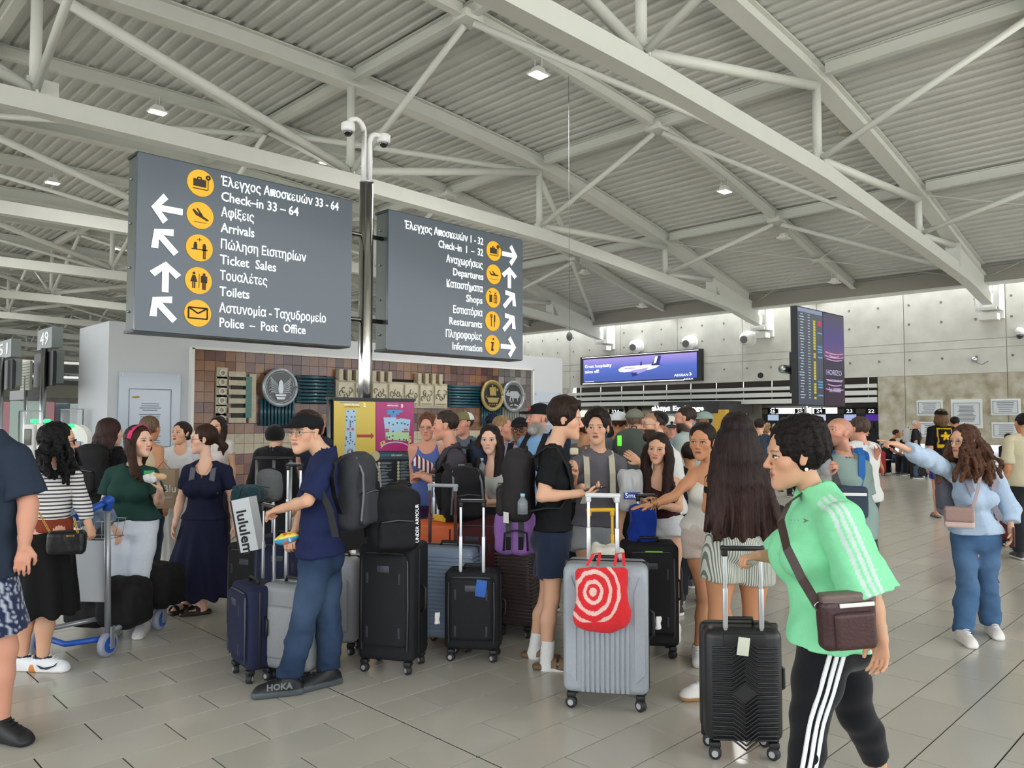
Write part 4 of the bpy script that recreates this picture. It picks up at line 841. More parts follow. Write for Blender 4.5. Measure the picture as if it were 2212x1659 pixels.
# ---- far facades and envelope
mb = MB(); mb.box((40, YEND-1.5, 4.3), (110, .4, 8.6)); tag(mb.build('wall_far', mat('far_facade', 'a9a79c', rough=.8)), 'distant end wall of the terminal', kind='structure')
e = tag(MB().box((16, 58, 1.5), (14, .5, 3.0)).build('far_desk_row', mat('far_desk_mix', '8d8a84', rough=.7, noise=.4, nscale=1.5)), 'distant row of check-in desks far to the left', 'desk')
# ---- metal bench by the concrete wall
def bench(px0, px1, py, lab):
    c0 = gz(px0, py); c1 = gz(px1, py); e = empty('waiting_bench', (c0+c1)/2, lab, 'bench', 'steel waiting benches'); d = c1-c0; L = np.linalg.norm(d); d /= L
    nrm = np.array([-d[1], d[0], 0]);
    if nrm@HF < 0: nrm = -nrm
    R = np.array([d, nrm, (0, 0, 1)]).T; ns = max(2, int(L/.6))
    for k in range(ns):
        m_ = c0+d*L*(k+.5)/ns; MB().rbox(m_+V3(0, 0, .43), (L/ns-.04, .45, .04), .015, R).build('seat', M_satin, e); MB().rbox(m_+nrm*.24+V3(0, 0, .68), (L/ns-.04, .04, .42), .015, R).build('backrest', M_satin, e)
    MB().box((c0+c1)/2+V3(0, 0, .37), (L, .08, .07), R).build('crossbar', M_satin, e)
    for m_ in (c0+d*.3, c1-d*.3): MB().tube([m_-nrm*.25, m_+V3(0, 0, .36), m_+nrm*.25], .025, 8).build('leg', M_satin, e)
bench(1898, 2010, 1024, 'steel bench with seated travellers under the plaques'); bench(2140, 2230, 1030, 'steel bench at the right edge with a seated man')
# ================================================================ BODY MODELLING: smooth-union fields turned into one surface
BIG = 9.
def nrm(v): v = np.asarray(v, float); return v/(np.linalg.norm(v)+1e-12)
class F:
    """a list of shapes blended together"""
    def __init__(s): s.p = []
    def _a(s, fn, lo, hi, k, op): s.p.append((fn, np.minimum(lo, hi), np.maximum(lo, hi), k, op)); return s
    def cone(s, a, b, ra, rb, k=.02, op='u', cut=None):
        a = np.asarray(a, float); b = np.asarray(b, float); ab = b-a; L = ab@ab+1e-12
        def fn(P):
            t = np.clip(((P-a)@ab)/L, 0, 1); d = np.linalg.norm(P-a-t[:, None]*ab, axis=1)-(ra+(rb-ra)*t)
            if cut is not None: d = np.maximum(d, (P-cut[0])@cut[1])
            return d
        r = max(ra, rb); return s._a(fn, np.minimum(a, b)-r, np.maximum(a, b)+r, k, op)
    def ecap(s, a, b, w0, d0, w1, d1, right, k=.03, op='u', cut=None, sharp=2., end=None):
        a = np.asarray(a, float); b = np.asarray(b, float); ab = b-a; L = np.linalg.norm(ab)+1e-9; n = ab/L
        u = np.asarray(right, float); u = nrm(u-n*(u@n)); v = np.cross(n, u)
        def fn(P):
            q = P-a; h = q@n; t = np.clip(h/L, 0, 1); e = h-t*L; w = w0+(w1-w0)*t; d = d0+(d1-d0)*t; m = np.minimum(w, d) if end is None else end
            x, y = q@u, q@v
            if sharp == 2.: kk = np.sqrt((x/w)**2+(y/d)**2+(e/m)**2)
            else: kk = (np.abs(x/w)**sharp+np.abs(y/d)**sharp+np.abs(e/m)**sharp)**(1/sharp)
            r = np.sqrt(x*x+y*y+e*e); D = np.where(kk > .05, r*(1-1/np.maximum(kk, .05)), -np.minimum(w, d))
            if cut is not None: D = np.maximum(D, (P-cut[0])@cut[1])
            return D
        r = max(w0, w1, d0, d1); return s._a(fn, np.minimum(a, b)-r, np.maximum(a, b)+r, k, op)
    def ell(s, c, r, R=None, k=.02, op='u'):
        c = np.asarray(c, float); r = np.asarray([r]*3 if np.isscalar(r) else r, float)
        def fn(P):
            q = P-c
            if R is not None: q = q@R
            kk = np.linalg.norm(q/r, axis=1); return np.where(kk > .05, np.linalg.norm(q, axis=1)*(1-1/np.maximum(kk, .05)), -r.min())
        m = r.max(); return s._a(fn, c-m, c+m, k, op)
    def rbox(s, c, h, r, R=None, k=.01, op='u'):
        c = np.asarray(c, float); h = np.asarray(h, float)-r
        def fn(P):
            q = P-c
            if R is not None: q = q@R
            q = np.abs(q)-h; return np.linalg.norm(np.maximum(q, 0), axis=1)+np.minimum(q.max(axis=1), 0)-r
        m = np.linalg.norm(h+r); return s._a(fn, c-m, c+m, k, op)
    def plane(s, o, n):   # keep the side n points away from
        o = np.asarray(o, float); n = np.asarray(n, float); s.p.append((lambda P: (P-o)@n, None, None, 0, 'i')); return s
    def disp(s, fn): s.p.append((fn, None, None, 0, 'd')); return s
    def bounds(s):
        L = [p for p in s.p if p[4] == 'u']; return np.min([p[1] for p in L], axis=0), np.max([p[2] for p in L], axis=0)
def smin(a, b, k):
    if k <= 0: return np.minimum(a, b)
    h = np.maximum(k-np.abs(a-b), 0)/k; return np.minimum(a, b)-h*h*k*.25
def polygonise(f, vox):
    lo, hi = f.bounds(); lo = lo-2.5*vox; hi = hi+2.5*vox
    n = np.ceil((hi-lo)/vox).astype(int)+1; G = np.full(n, BIG, np.float32)
    ax = [lo[i]+vox*np.arange(n[i]) for i in range(3)]
    for fn, a, b, k, op in f.p:
        if a is None: i0 = np.zeros(3, int); i1 = n
        else:
            pad = k+2.2*vox+.004; i0 = np.clip(np.floor((a-pad-lo)/vox).astype(int), 0, n); i1 = np.clip(np.ceil((b+pad-lo)/vox).astype(int)+1, 0, n)
        if (i1 <= i0).any(): continue
        sl = tuple(slice(i0[j], i1[j]) for j in range(3)); sub = G[sl]
        if op in 'id':
            m = np.abs(sub) < (.05 if op == 'd' else .3) ; m |= (sub < 0) & (op == 'i')
            ix = np.argwhere(m)
            if not len(ix): continue
            P = lo+ix*vox; d = fn(P)
            if op == 'i': sub[m] = np.maximum(sub[m], d)
            else: sub[m] = sub[m]+d
            continue
        X, Y, Z = np.meshgrid(*[ax[j][sl[j]] for j in range(3)], indexing='ij'); P = np.stack([X.ravel(), Y.ravel(), Z.ravel()], 1)
        d = fn(P).reshape(sub.shape).astype(np.float32)
        if op == 'u': G[sl] = smin(sub, d, k)
        else: G[sl] = -smin(-sub, d, k)
    s = G < 0; c = np.zeros(np.array(G.shape)-1, np.uint8)
    for i in (0, 1):
        for j in (0, 1):
            for k_ in (0, 1): c += s[i:G.shape[0]-1+i, j:G.shape[1]-1+j, k_:G.shape[2]-1+k_]
    act = (c > 0) & (c < 8); I = np.argwhere(act)
    if not len(I): return np.zeros((0, 3)), np.zeros((0, 4), int)
    idx = np.full(c.shape, -1, np.int64); idx[act] = np.arange(len(I))
    corners = np.array([(i, j, k_) for i in (0, 1) for j in (0, 1) for k_ in (0, 1)])
    Vv = np.stack([G[I[:, 0]+a, I[:, 1]+b, I[:, 2]+d] for a, b, d in corners], 1)
    acc = np.zeros((len(I), 3)); cnt = np.zeros(len(I))
    for p in range(8):
        for q in range(p+1, 8):
            df = corners[q]-corners[p]
            if np.abs(df).sum() != 1: continue
            va, vb = Vv[:, p], Vv[:, q]; m = (va < 0) != (vb < 0); t = np.where(m, va/np.where(np.abs(va-vb) < 1e-9, 1, va-vb), 0)
            acc += np.where(m[:, None], corners[p]+t[:, None]*df, 0); cnt += m
    V = lo+(I+acc/cnt[:, None])*vox
    Fq = []
    for axi in range(3):
        o1, o2 = [(1, 2), (2, 0), (0, 1)][axi]
        sh = [slice(None)]*3; a = [slice(None)]*3; b = [slice(None)]*3; a[axi] = slice(0, -1); b[axi] = slice(1, None)
        x = s[tuple(a)] != s[tuple(b)]; E = np.argwhere(x)
        E = E[(E[:, o1] > 0) & (E[:, o2] > 0) & (E[:, o1] < c.shape[o1]) & (E[:, o2] < c.shape[o2])]
        if not len(E): continue
        d1 = np.zeros(3, int); d1[o1] = 1; d2 = np.zeros(3, int); d2[o2] = 1
        q = [E, E-d1, E-d1-d2, E-d2]; qi = np.stack([idx[e[:, 0], e[:, 1], e[:, 2]] for e in q], 1)
        flip = s[E[:, 0], E[:, 1], E[:, 2]]; qi[~flip] = qi[~flip][:, ::-1]; Fq.append(qi)
    Fq = np.vstack(Fq); Fq = Fq[(Fq >= 0).all(1)]
    return V, Fq
def sdfmesh(name, parts, m, parent, col=None, smooth=1):
    """parts: list of (field, voxel); joined into ONE mesh object with a per-vertex colour"""
    Vs, Fs, n = [], [], 0
    for f, vox in parts:
        V, Q = polygonise(f, vox)
        if not len(V): continue
        for _ in range(smooth):   # one light smoothing pass
            S = np.zeros_like(V); cN = np.zeros(len(V))
            for a, b in ((0, 1), (1, 2), (2, 3), (3, 0)):
                for c in range(3): S[:, c] += np.bincount(Q[:, a], V[Q[:, b], c], len(V))+np.bincount(Q[:, b], V[Q[:, a], c], len(V))
                cN += np.bincount(Q[:, a], minlength=len(V))+np.bincount(Q[:, b], minlength=len(V))
            ok = cN > 0; V[ok] = V[ok]*.5+.5*S[ok]/cN[ok][:, None]
        Vs.append(V); Fs.append(Q+n); n += len(V)
    if not Vs: print('EMPTY', name, parent.name if parent else ''); return None
    V = np.vstack(Vs); Q = np.vstack(Fs)
    me = bpy.data.meshes.new(name); me.vertices.add(len(V)); me.vertices.foreach_set('co', V.astype(np.float32).ravel())
    me.loops.add(len(Q)*4); me.loops.foreach_set('vertex_index', Q.ravel().astype(np.int32)); me.polygons.add(len(Q)); me.polygons.foreach_set('loop_start', np.arange(0, len(Q)*4, 4, dtype=np.int32))
    me.polygons.foreach_set('use_smooth', np.ones(len(Q), bool)); me.update(calc_edges=True)
    if col is not None:
        at = me.attributes.new('Col', 'FLOAT_COLOR', 'POINT'); C = np.ones((len(V), 4), np.float32); C[:, :3] = col(V) if callable(col) else srgb(col); at.data.foreach_set('color', C.ravel())
    global NV; NV += len(Q)*2
    TRI[name.split('.')[0]] = TRI.get(name.split('.')[0], 0)+len(Q)*2
    return link(name, me, m, parent)
NV = 0; TRI = {}
_nr = np.random.default_rng(3); _nd = _nr.normal(size=(6, 3)); _nd /= np.linalg.norm(_nd, axis=1)[:, None]; _nph = _nr.uniform(0, 6.28, 6)
def wob(P, fr, seed=0.):
    Q = P*np.asarray(fr, float); o = np.zeros(len(P))
    for i in range(6): o += np.sin(Q@_nd[i]*(1+.25*i)+_nph[i]+seed*(i+1.3)+.8*np.sin(Q@_nd[(i+2) % 6]*.6+seed))
    return o/6*1.6
def lerp(a, b, t): return np.asarray(a)*(1-t)+np.asarray(b)*t
def sm(x, a, b): t = np.clip((x-a)/(b-a), 0, 1); return t*t*(3-2*t)
M_skin = mat('skin', 'd8a98c', rough=.5, attr=True, sss=.15, spec=.35)
M_fab = mat('fabric', '808080', rough=.9, attr=True, noise=.10, nscale=60, bump=.25, bscale=260, spec=.2, sheen=.15)
M_knit = mat('plain_knit', '808080', rough=.85, attr=True, noise=.06, nscale=40, bump=.15, bscale=180, spec=.2)
M_denim = mat('denim', '3a5a86', rough=.9, attr=True, noise=.30, nscale=9, bump=.4, bscale=150, spec=.2)
M_hair = mat('hair', '2a1c14', rough=.5, attr=True, noise=.5, nscale=30, bump=.9, bscale=45, spec=.22, stretch=(3.2, 3.2, .5))
M_curl = mat('curly_hair', '2a1c14', rough=.6, attr=True, noise=.55, nscale=45, bump=1., bscale=60, spec=.2)
M_shoe = mat('shoe_leather', '808080', rough=.5, attr=True, spec=.4)
SK = {'light': 'dcab8e', 'pale': 'e3b69e', 'rosy': 'd59a82', 'tan': 'c68d68', 'mid': 'd2a284', 'olive': 'c99672', 'brown': '8a5a3e', 'dark': '5d3c2a'}
# ------------------------------------------------ head
def head_frame(c, yaw, pitch=0., roll=0.):
    f = -HF*math.cos(math.radians(yaw))+HR*math.sin(math.radians(yaw)); p = math.radians(pitch); f = f*math.cos(p)-V3(0, 0, math.sin(p))
    R = frame(f); a = math.radians(roll); R = R@np.array([[math.cos(a), 0, math.sin(a)], [0, 1, 0], [-math.sin(a), 0, math.cos(a)]])
    return np.asarray(c, float), R
def head_field(f, H, s, fem):
    c, R = H; g = lambda x, y, z: c+R@(V3(x, y, z)*s); e = lambda x, y, z, r, k=.012, op='u': f.ell(g(x, y, z), np.array([r]*3 if np.isscalar(r) else r)*s, R, k*s, op)
    e(0, -.012, .030, (.073, .092, .082), .01); f.ecap(g(0, .028, .035), g(0, .047, -.072), .063*s, .050*s, (.036 if fem else .041)*s, .036*s, R[:, 0], .03*s)
    e(0, .030, -.055, (.050 if fem else .054, .052, .045), .03); e(0, .072, -.097, .018 if fem else .021, .025)
    for sx in (-1, 1):
        e(sx*.040, .052, -.018, .026, .02); e(sx*.031, .099, .006, (.018, .017, .012), .014, 's'); e(sx*.012, .094, -.031, .0075, .008); e(sx*.031, .0745, .004, .0125, .002)
        f.ecap(g(sx*.077, -.006, .018), g(sx*.074, .002, -.022), .010*s, .018*s, .008*s, .011*s, R[:, 0], .006*s)
    f.cone(g(-.036, .076, .025), g(.036, .076, .025), .011*s, .011*s, .018*s)
    f.cone(g(0, .084, .010), g(0, .106, -.026), .0075*s, .0105*s, .010*s)
    f.cone(g(-.017, .083, -.0535), g(.017, .083, -.0535), .0075*s, .0075*s, .006*s); f.cone(g(-.014, .083, -.0645), g(.014, .083, -.0645), .0085*s, .0085*s, .004*s)
def head_col(H, s, skin, hair, fem, beard=0., buzz=0., lip=None, eye='3a2618', mouth=0.):
    c, R = H; sk = np.array(srgb(skin)); hc = np.array(srgb(hair)); lc = np.array(srgb(lip)) if lip else sk*np.array([.78, .50, .50]); wc = np.array(srgb('dcd6d0')); ic = np.array(srgb(eye))
    def fn(P, C):
        q = ((P-c)@R)/s; x, y, z = q.T; ax = np.abs(x); hd = (np.abs(q) < .135).all(1) & (z > -.13)
        def mix(m, col, a=1.): C[:] = C*(1-(m*a)[:, None])+np.asarray(col)*(m*a)[:, None]
        ck = np.exp(-((ax-.042)**2+(z+.025)**2)/.0007)*(y > .03)*hd; mix(ck, sk*[1.02, .72, .68], .45)
        mix(np.exp(-(x**2+(z+.028)**2)/.00022)*(y > .09)*hd, sk*[1., .74, .70], .4)
        front = hd*(y > .055)
        lh = .0125*np.sqrt(np.clip(1-(ax/.024)**2, 0, 1)); lm = front*(y > .082)*sm(lh-np.abs(z+.0590), 0, .003); mix(lm, lc, .9)
        mix(front*sm(.019-ax, 0, .004)*(np.abs(z+.0590) < .0016+mouth*.004), lc*.25, .9)
        ex = ax-.031; alm = .0068*(1-(ex/.0165)**2); m = front*(np.abs(z-.004) < alm)*(np.abs(ex) < .0165); mix(m, wc)
        mix(m*((ex**2+(z-.0045)**2) < .0059**2), ic); mix(m*((ex**2+(z-.0045)**2) < .0028**2), [0.01]*3)
        d = z-.004-alm; mix(front*(np.abs(d) < .0022+.001*fem)*(np.abs(ex) < .018), hc*.4, .75+.2*fem)
        bz = .0250-.12*np.maximum(ax-.036, 0)-.05*np.maximum(.03-ax, 0); mix(front*sm(.0040-np.abs(z-bz), 0, .0022)*(ax > .012)*(ax < .050), hc*.7, .70)
        if beard > 0:
            bm = hd*sm(y+.9*(-.03-z)-.0, -.02, .03)*sm(-.028-z-.25*np.maximum(.03-ax, 0)*(z > -.05), 0, .012)*(1-np.clip(lm*2, 0, 1)); mix(bm, hc, beard)
        if buzz > 0: mix(hd*sm(z-(.055-.9*np.maximum(.045-y, 0)), -.008, .012)*(1-(ax > .066)*(z < .02)*(y > -.03)), hc, buzz)
        return C
    return fn
def hair_field(style, H, s, o):
    c, R = H; f = F(); g = lambda x, y, z: c+R@(V3(x, y, z)*s); e = lambda x, y, z, r, k=.012, op='u': f.ell(g(x, y, z), np.array([r]*3 if np.isscalar(r) else r)*s, R, k*s, op)
    DN = V3(0, 0, -1); bk = -R[:, 1]*V3(1, 1, 0); bk = nrm(bk); L = o.get('len', .3); vol = o.get('vol', 0.)
    amp, fr = .004, (90, 90, 60); bkl = 1.
    if style in ('short', 'tousled', 'crop'):
        t = {'short': .010, 'tousled': .020, 'crop': .004}[style]+vol
        e(0, -.016, .037+t*.4, (.077+t*.6, .094+t*.6, .080+t), .01)
        if style == 'tousled':
            r_ = np.random.default_rng(o.get('seed', 1))
            for _ in range(26):
                a = r_.uniform(-1.3, 1.3); b = r_.uniform(-.1, 1.15); p = V3(.072*math.sin(a)*math.cos(b*.6), .082*math.cos(a)*math.cos(b)+.0, .055+.062*math.sin(max(b, .2)))
                if p[1] < 0: p[1] *= 1
                d = V3(r_.normal(0, .3)+p[0]*4, .6, -.1+r_.normal(0, .4)); d = nrm(d); f.cone(g(*p), g(*(p+d*.028)), .017*s, .008*s, .012*s)
        f.ecap(g(0, .125, .052-o.get('fringe', 0)), g(0, .125, -.10), .064*s, .075*s, .060*s, .085*s, R[:, 0], .008*s, 's')
        for sx in (-1, 1): f.ell(g(sx*.085, .012, -.012), np.array((.022, .027, .036))*s, R, .006*s, 's')
        e(0, .01, -.105, (.09, .10, .062), .01, 's'); fr = (70, 70, 50)
    else:
        t = .013+vol; e(0, -.018, .036+t*.3, (.080+t*.5, .096+t*.5, .080+t), .01)
        f.ecap(g(0, .125, .050), g(0, .125, -.10), .052*s, .072*s, .056*s, .085*s, R[:, 0], .010*s, 's')
        e(0, .02, -.115, (.10, .10, .06), .01, 's')
        r_ = np.random.default_rng(o.get('seed', 1))
        if style == 'long':
            mode = o.get('mode', 'back')
            for i in range(o.get('n', 18)):
                u = (i+.5)/o.get('n', 18)*2-1
                if mode == 'back': a = u*1.9; p0 = g(.074*math.sin(a), -.016-.082*math.cos(a), .0); sp = o.get('w', .14); end = c+R[:, 0]*sp*u*s+bk*(.105+.02*r_.normal()+o.get('off', 0))+DN*(L*(1-.12*u*u)+r_.uniform(-.03, .03))
                else:
                    sd = 1 if u > 0 else -1; a = sd*(1.2+.9*abs(u)); p0 = g(.078*math.sin(a), -.016-.08*math.cos(a), .005)
                    if mode == 'both' or (mode == 'right' and sd > 0) or (mode == 'left' and sd < 0): end = c+R[:, 0]*(.05+.055*abs(u))*sd*s+R[:, 1]*V3(1, 1, 0)*(.095-.05*abs(u))+DN*(L*(1-.2*abs(u))+r_.uniform(-.02, .02))
                    else: end = c+R[:, 0]*.1*u*s+bk*.09+DN*(L*.9)
                out = nrm((p0-c)*V3(1, 1, 0)); mid = (p0+end)/2+out*(.010+vol*.7)+V3(0, 0, .02)
                q1 = lerp(p0, mid, .5)+out*.010
                w_ = o.get('thick', .021)
                f.cone(p0, q1, w_*s, w_, .02).cone(q1, mid, w_, w_*.95, .02).cone(mid, end, w_*.95, w_*.45, .02)
                if r_.random() < .5: f.cone(mid, end+out*.03+r_.normal(0, .012, 3), w_*.7, .006, .012)
            amp, fr = .0035, (150, 150, 10)
        if style == 'curly':
            mode = o.get('mode', 'both')
            for i in range(o.get('n', 95)):
                a = r_.uniform(-2.6, 2.6); 
                if mode == 'both' or abs(a) > .9:
                    p0 = g(.082*math.sin(a), -.016-.085*math.cos(a), r_.uniform(-.01, .03)); out = nrm((p0-c)*V3(1, 1, 0)); q0 = p0
                    for k in range(int(L/.05)):
                        q1 = q0+DN*.05+out*(.016 if k < 3 else -.004)+r_.normal(0, .016, 3)
                        f.cone(q0, q1, .015, .013, .010); q0 = q1
            amp, fr = .006, (110, 110, 110)
        if style == 'bob':
            for i in range(16):
                a = (i+.5)/16*3.9-1.95; p0 = g(.076*math.sin(a), -.016-.08*math.cos(a), .0); out = nrm((p0-c)*V3(1, 1, 0)); f.cone(p0, p0+DN*L*.5+out*.015, .02*s, .02, .015).cone(p0+DN*L*.5+out*.015, p0+DN*L-out*.01, .02, .010, .015)
            amp, fr = .003, (150, 150, 20)
        if style == 'bun':
            b = g(*o.get('bun', (0, -.085, .075))); f.ell(b, o.get('br', .055)*s, None, .02); amp, fr = (.006, (120, 120, 120)) if o.get('curl') else (.003, (120, 120, 30))
            if o.get('curl'):
                for _ in range(26): d = nrm(r_.normal(size=3)); f.ell(b+d*o.get('br', .055)*s*.85, .016, None, .01)
        if style == 'tail':
            b = g(0, -.105, .01); e_ = b+bk*.05+DN*L; f.ell(b, .03, None, .015).cone(b, lerp(b, e_, .5)+bk*.03, .028, .032, .02).cone(lerp(b, e_, .5)+bk*.03, e_, .032, .008, .02); amp, fr = .0035, (120, 120, 15)
    if 'len' in o and style == 'long': pass
    f.disp(lambda P: amp*wob(P, fr, o.get('seed', 1))); return f
def cap_mesh(H, s, o, par, vox):
    c, R = H; f = F(); g = lambda x, y, z: c+R@(V3(x, y, z)*s); back = -1 if o.get('backward') else 1
    f.ell(g(0, -.014, .040), np.array((.090, .108, .088))*s, R, .0).plane(g(0, 0, .034), -R[:, 2]*.97-R[:, 1]*back*.0)
    f2 = F(); f2.ell(g(0, back*.105, .040), np.array((.068, .075, .016))*s, R, .0); 
    f2.ell(g(0, back*.105, .022), np.array((.075, .085, .016))*s, R, .004, 's'); f2.plane(g(0, back*.06, .03), -R[:, 1]*back)
    f3 = F(); f3.ell(g(0, -.014, .124), .008*s)
    cc, bc = np.array(srgb(o['color'])), np.array(srgb(o.get('brim', o['color'])))
    def col(P):
        q = (P-c)@R/s; br = (q[:, 1]*back > .088)[:, None]; C = np.where(br, bc, cc)
        if 'rear' in o: C = np.where((q[:, 1]*back < -.0)[:, None], np.array(srgb(o['rear'])), C)
        return C
    ob = sdfmesh('cap', [(f, vox), (f2, vox*.8), (f3, vox)], M_knit, par, col)
    if o.get('patch'): MB().disc(g(0, back*.087, .075), R[:, 1]*back, .018*s, .006, 14).build('cap_badge', mat('badge_'+o['patch'], o['patch'], rough=.6), ob)
    return ob
# ------------------------------------------------ hands
def hand_field(f, Wp, d, palm, side, pose='relax', s=1.):
    """Wp wrist, d direction of the hand, palm = direction the palm faces, side +1/-1 = on which side (d x palm) the thumb lies"""
    d = nrm(d); palm = np.asarray(palm, float); palm = nrm(palm-d*(palm@d)); x = np.cross(d, palm)*side
    K = Wp+d*.088*s; f.ecap(Wp+d*.012*s, K-d*.012*s, .026*s, .017*s, .040*s, .014*s, x, .012)
    curl = {'relax': (.35, .45, .3), 'grip': (1.2, 1.35, .8), 'flat': (.1, .12, .1), 'point': (1.3, 1.4, .8), 'hold': (.8, .8, .5), 'cup': (.55, .6, .4)}[pose]
    for i, (ox, ln) in enumerate(((.029, .072), (.0095, .080), (-.0105, .074), (-.029, .058))):
        c_ = curl
        if pose == 'point' and i == 0: c_ = (.05, .08, .05)
        a = 0.; p = K+x*ox*s; r = (.0092, .0094, .009, .0080)[i]*s
        for k, fr in enumerate((.45, .31, .24)):
            a += c_[k]; q = p+(d*math.cos(a)+palm*math.sin(a)+x*ox*(2.5 if k == 0 and pose != 'grip' else 0))*ln*fr*s; f.cone(p, q, r, r*.9, .004); p = q; r *= .9
    tb = Wp+d*.022*s+x*.026*s; a = {'grip': .9, 'point': 1., 'hold': .75, 'flat': .2}.get(pose, .45)
    t1 = tb+(d*.75+x*.62+palm*.35*a)*.040*s; t2 = t1+(d*.8+x*(.35-.5*a)+palm*(.35+.5*a))*.030*s; t3 = t2+(d*.75-x*.45*a+palm*(.2+.6*a))*.024*s
    f.cone(tb, t1, .0155*s, .012*s, .012).cone(t1, t2, .0112*s, .010*s, .004).cone(t2, t3, .010*s, .0085*s, .003)
# ================================================================ PEOPLE
GEN_T = dict(kind='trousers', color='2a2c30')
def zpx(py, D): return EYE-(py-904.5)/FPX*D
UP = V3(0, 0, 1)
def person(label, px, D, h=1.7, yaw=0., hy=None, hp=0., hr=0., fem=0, b=1., skin='light', top=None, bottom=None, hair=None, shoes=None, cap=None, glasses=None, J=None, det=1, hands=('relax', 'relax'), lod=None, name='person', group=None,
           beard=0., buzz=0., lip=None, eye='3a2618', mouth=0., seat=0, hs=1., extra=None, palm=None, handdir=None, toes=None, noleg=False, cat='person', chest=1., belly=0.):
    J = dict(J or {}); hy = yaw if hy is None else hy
    P0 = atD(px, 905, D); base = V3(P0[0], P0[1], 0); kx = depth(V3(*base[:2], EYE))
    Fw = -HF*math.cos(math.radians(yaw))+HR*math.sin(math.radians(yaw)); Rt = np.cross(Fw, UP)
    sc = h/1.75; hw = (.094 if not fem else .086)*h; hipw = .049*h
    j = {}
    j['P'] = base+UP*.525*h; j['W'] = base+UP*.615*h+Fw*.0; j['C'] = base+UP*.72*h; j['N'] = base+UP*.838*h-Fw*.012; j['Hd'] = base+UP*.932*h+Fw*.018
    for s_, n_ in ((1, 'r'), (-1, 'l')):
        j[n_+'S'] = base+UP*.808*h+Rt*s_*hw; j[n_+'H'] = base+UP*.515*h+Rt*s_*hipw; j[n_+'K'] = base+UP*.285*h+Rt*s_*(hipw+.005)+Fw*.02; j[n_+'A'] = base+UP*.048*h+Rt*s_*(hipw+.02)-Fw*.02
        j[n_+'E'] = j[n_+'S']+UP*-.185*h+Rt*s_*.045-Fw*.02; j[n_+'W_'] = j[n_+'E']+UP*-.145*h+Fw*.045+Rt*s_*.005
    def res(v):
        if len(v) == 2 or len(v) == 3:
            q_ = atD(v[0], v[1], D+(v[2] if len(v) == 3 else 0)); return q_
    ov = {k: res(v) for k, v in J.items()}
    # moving the neck or hips carries along what hangs from it unless it is given itself
    if 'P' in ov:
        d = ov['P']-j['P']; [j.__setitem__(k, j[k]+d) for k in ('rH', 'lH', 'W')]
    if 'N' in ov:
        d = ov['N']-j['N']; [j.__setitem__(k, j[k]+d) for k in ('C', 'rS', 'lS', 'rE', 'lE', 'rW_', 'lW_', 'Hd')]; j['C'] = j['C']-d*.3
    for n_ in 'rl':
        if n_+'S' in ov: d = ov[n_+'S']-j[n_+'S']; j[n_+'E'] = j[n_+'E']+d; j[n_+'W_'] = j[n_+'W_']+d
        if n_+'E' in ov: d = ov[n_+'E']-j[n_+'E']; j[n_+'W_'] = ov[n_+'E']+(j[n_+'W_']-j[n_+'E'])
    j.update(ov)
    if 'W' not in ov: j['W'] = lerp(j['P'], j['N'], .30)
    if 'C' not in ov: j['C'] = lerp(j['P'], j['N'], .64)+Fw*.01
    root = empty(name, base, label, cat, group)
    vb, vh, vn, vc = {4: (.013, .0038, .0048, .0068), 3: (.0170, .0047, .0060, .0130), 2: (.022, .0066, .0085, .0180), 1: (.026, .0088, .011, .024), 0: (.033, .0125, .014, .032)}[det]
    skc = SK.get(skin, skin); sk = np.array(srgb(skc)); hcol = (hair or {}).get('color', '2a1c14')
    sh_ax = nrm(j['rS']-j['lS']); hp_ax = nrm(j['rH']-j['lH']); NK = nrm(j['N']-j['P'])
    W = (lambda m, f_: f_ if fem else m)
    tor = [(j['P']-NK*.06*sc, j['P']+NK*.03*sc, W(.160, .168), W(.112, .115), W(.160, .165), W(.108, .108), hp_ax), (j['P']+NK*.03*sc, j['W'], W(.158, .160), .108, W(.140, .120), W(.100, .092), hp_ax),
           (j['W'], j['C'], W(.140, .120), W(.100, .090), W(.158, .136), W(.104, .098), sh_ax), (j['C'], lerp(j['C'], j['N'], .72), W(.158, .136), W(.104, .096), W(.130, .112), W(.082, .072), sh_ax)]
    Fc = nrm(np.cross(UP*.0+NK, sh_ax)); 
    if Fc@Fw < 0: Fc = -Fc
    def torso(f, o=0., ow=1., part=(0, 1, 2, 3), k=.05):
        for i in part:
            a, c_, w0, d0, w1, d1, ax = tor[i]; f.ecap(a, c_, (w0*b+o)*sc, (d0*b+o)*sc, (w1*b+o)*sc, (d1*b+o)*sc, ax, k, end=.06)
        if belly: f.ell(lerp(j['P'], j['C'], .45)+Fc*.05, (.135*b+o, .135*b+o, .15), None, .06)
        if fem:
            for s_ in (-1, 1): f.ell(j['C']+Fc*(.068*b*chest)+sh_ax*s_*.065*b-NK*.015, (.062*b*chest+o), None, .035)
        f.ell(j['P']-Fc*.05-NK*.03, (.10*b+o, .10*b+o, .10), None, .05) if 0 in part else None
    def shoulders(f, o=0.):
        for n_, s_ in (('r', 1), ('l', -1)):
            S = j[n_+'S']; f.cone(lerp(j['C'], j['N'], .62)+sh_ax*s_*.05, S, .060*b*sc+o, .046*b*sc+o, .04); f.cone(j['N']+NK*.01, lerp(j['N'], S, .72), .044*sc+o, .036*sc+o, .04)
    def neckf(f, k=.02):
        Hc = j['Hd']; f.cone(j['N']-NK*.02, lerp(j['N'], Hc, .62), W(.056, .048)*min(b, 1.1)*sc, W(.056, .046)*sc, k)
    body = F(); torso(body); shoulders(body)
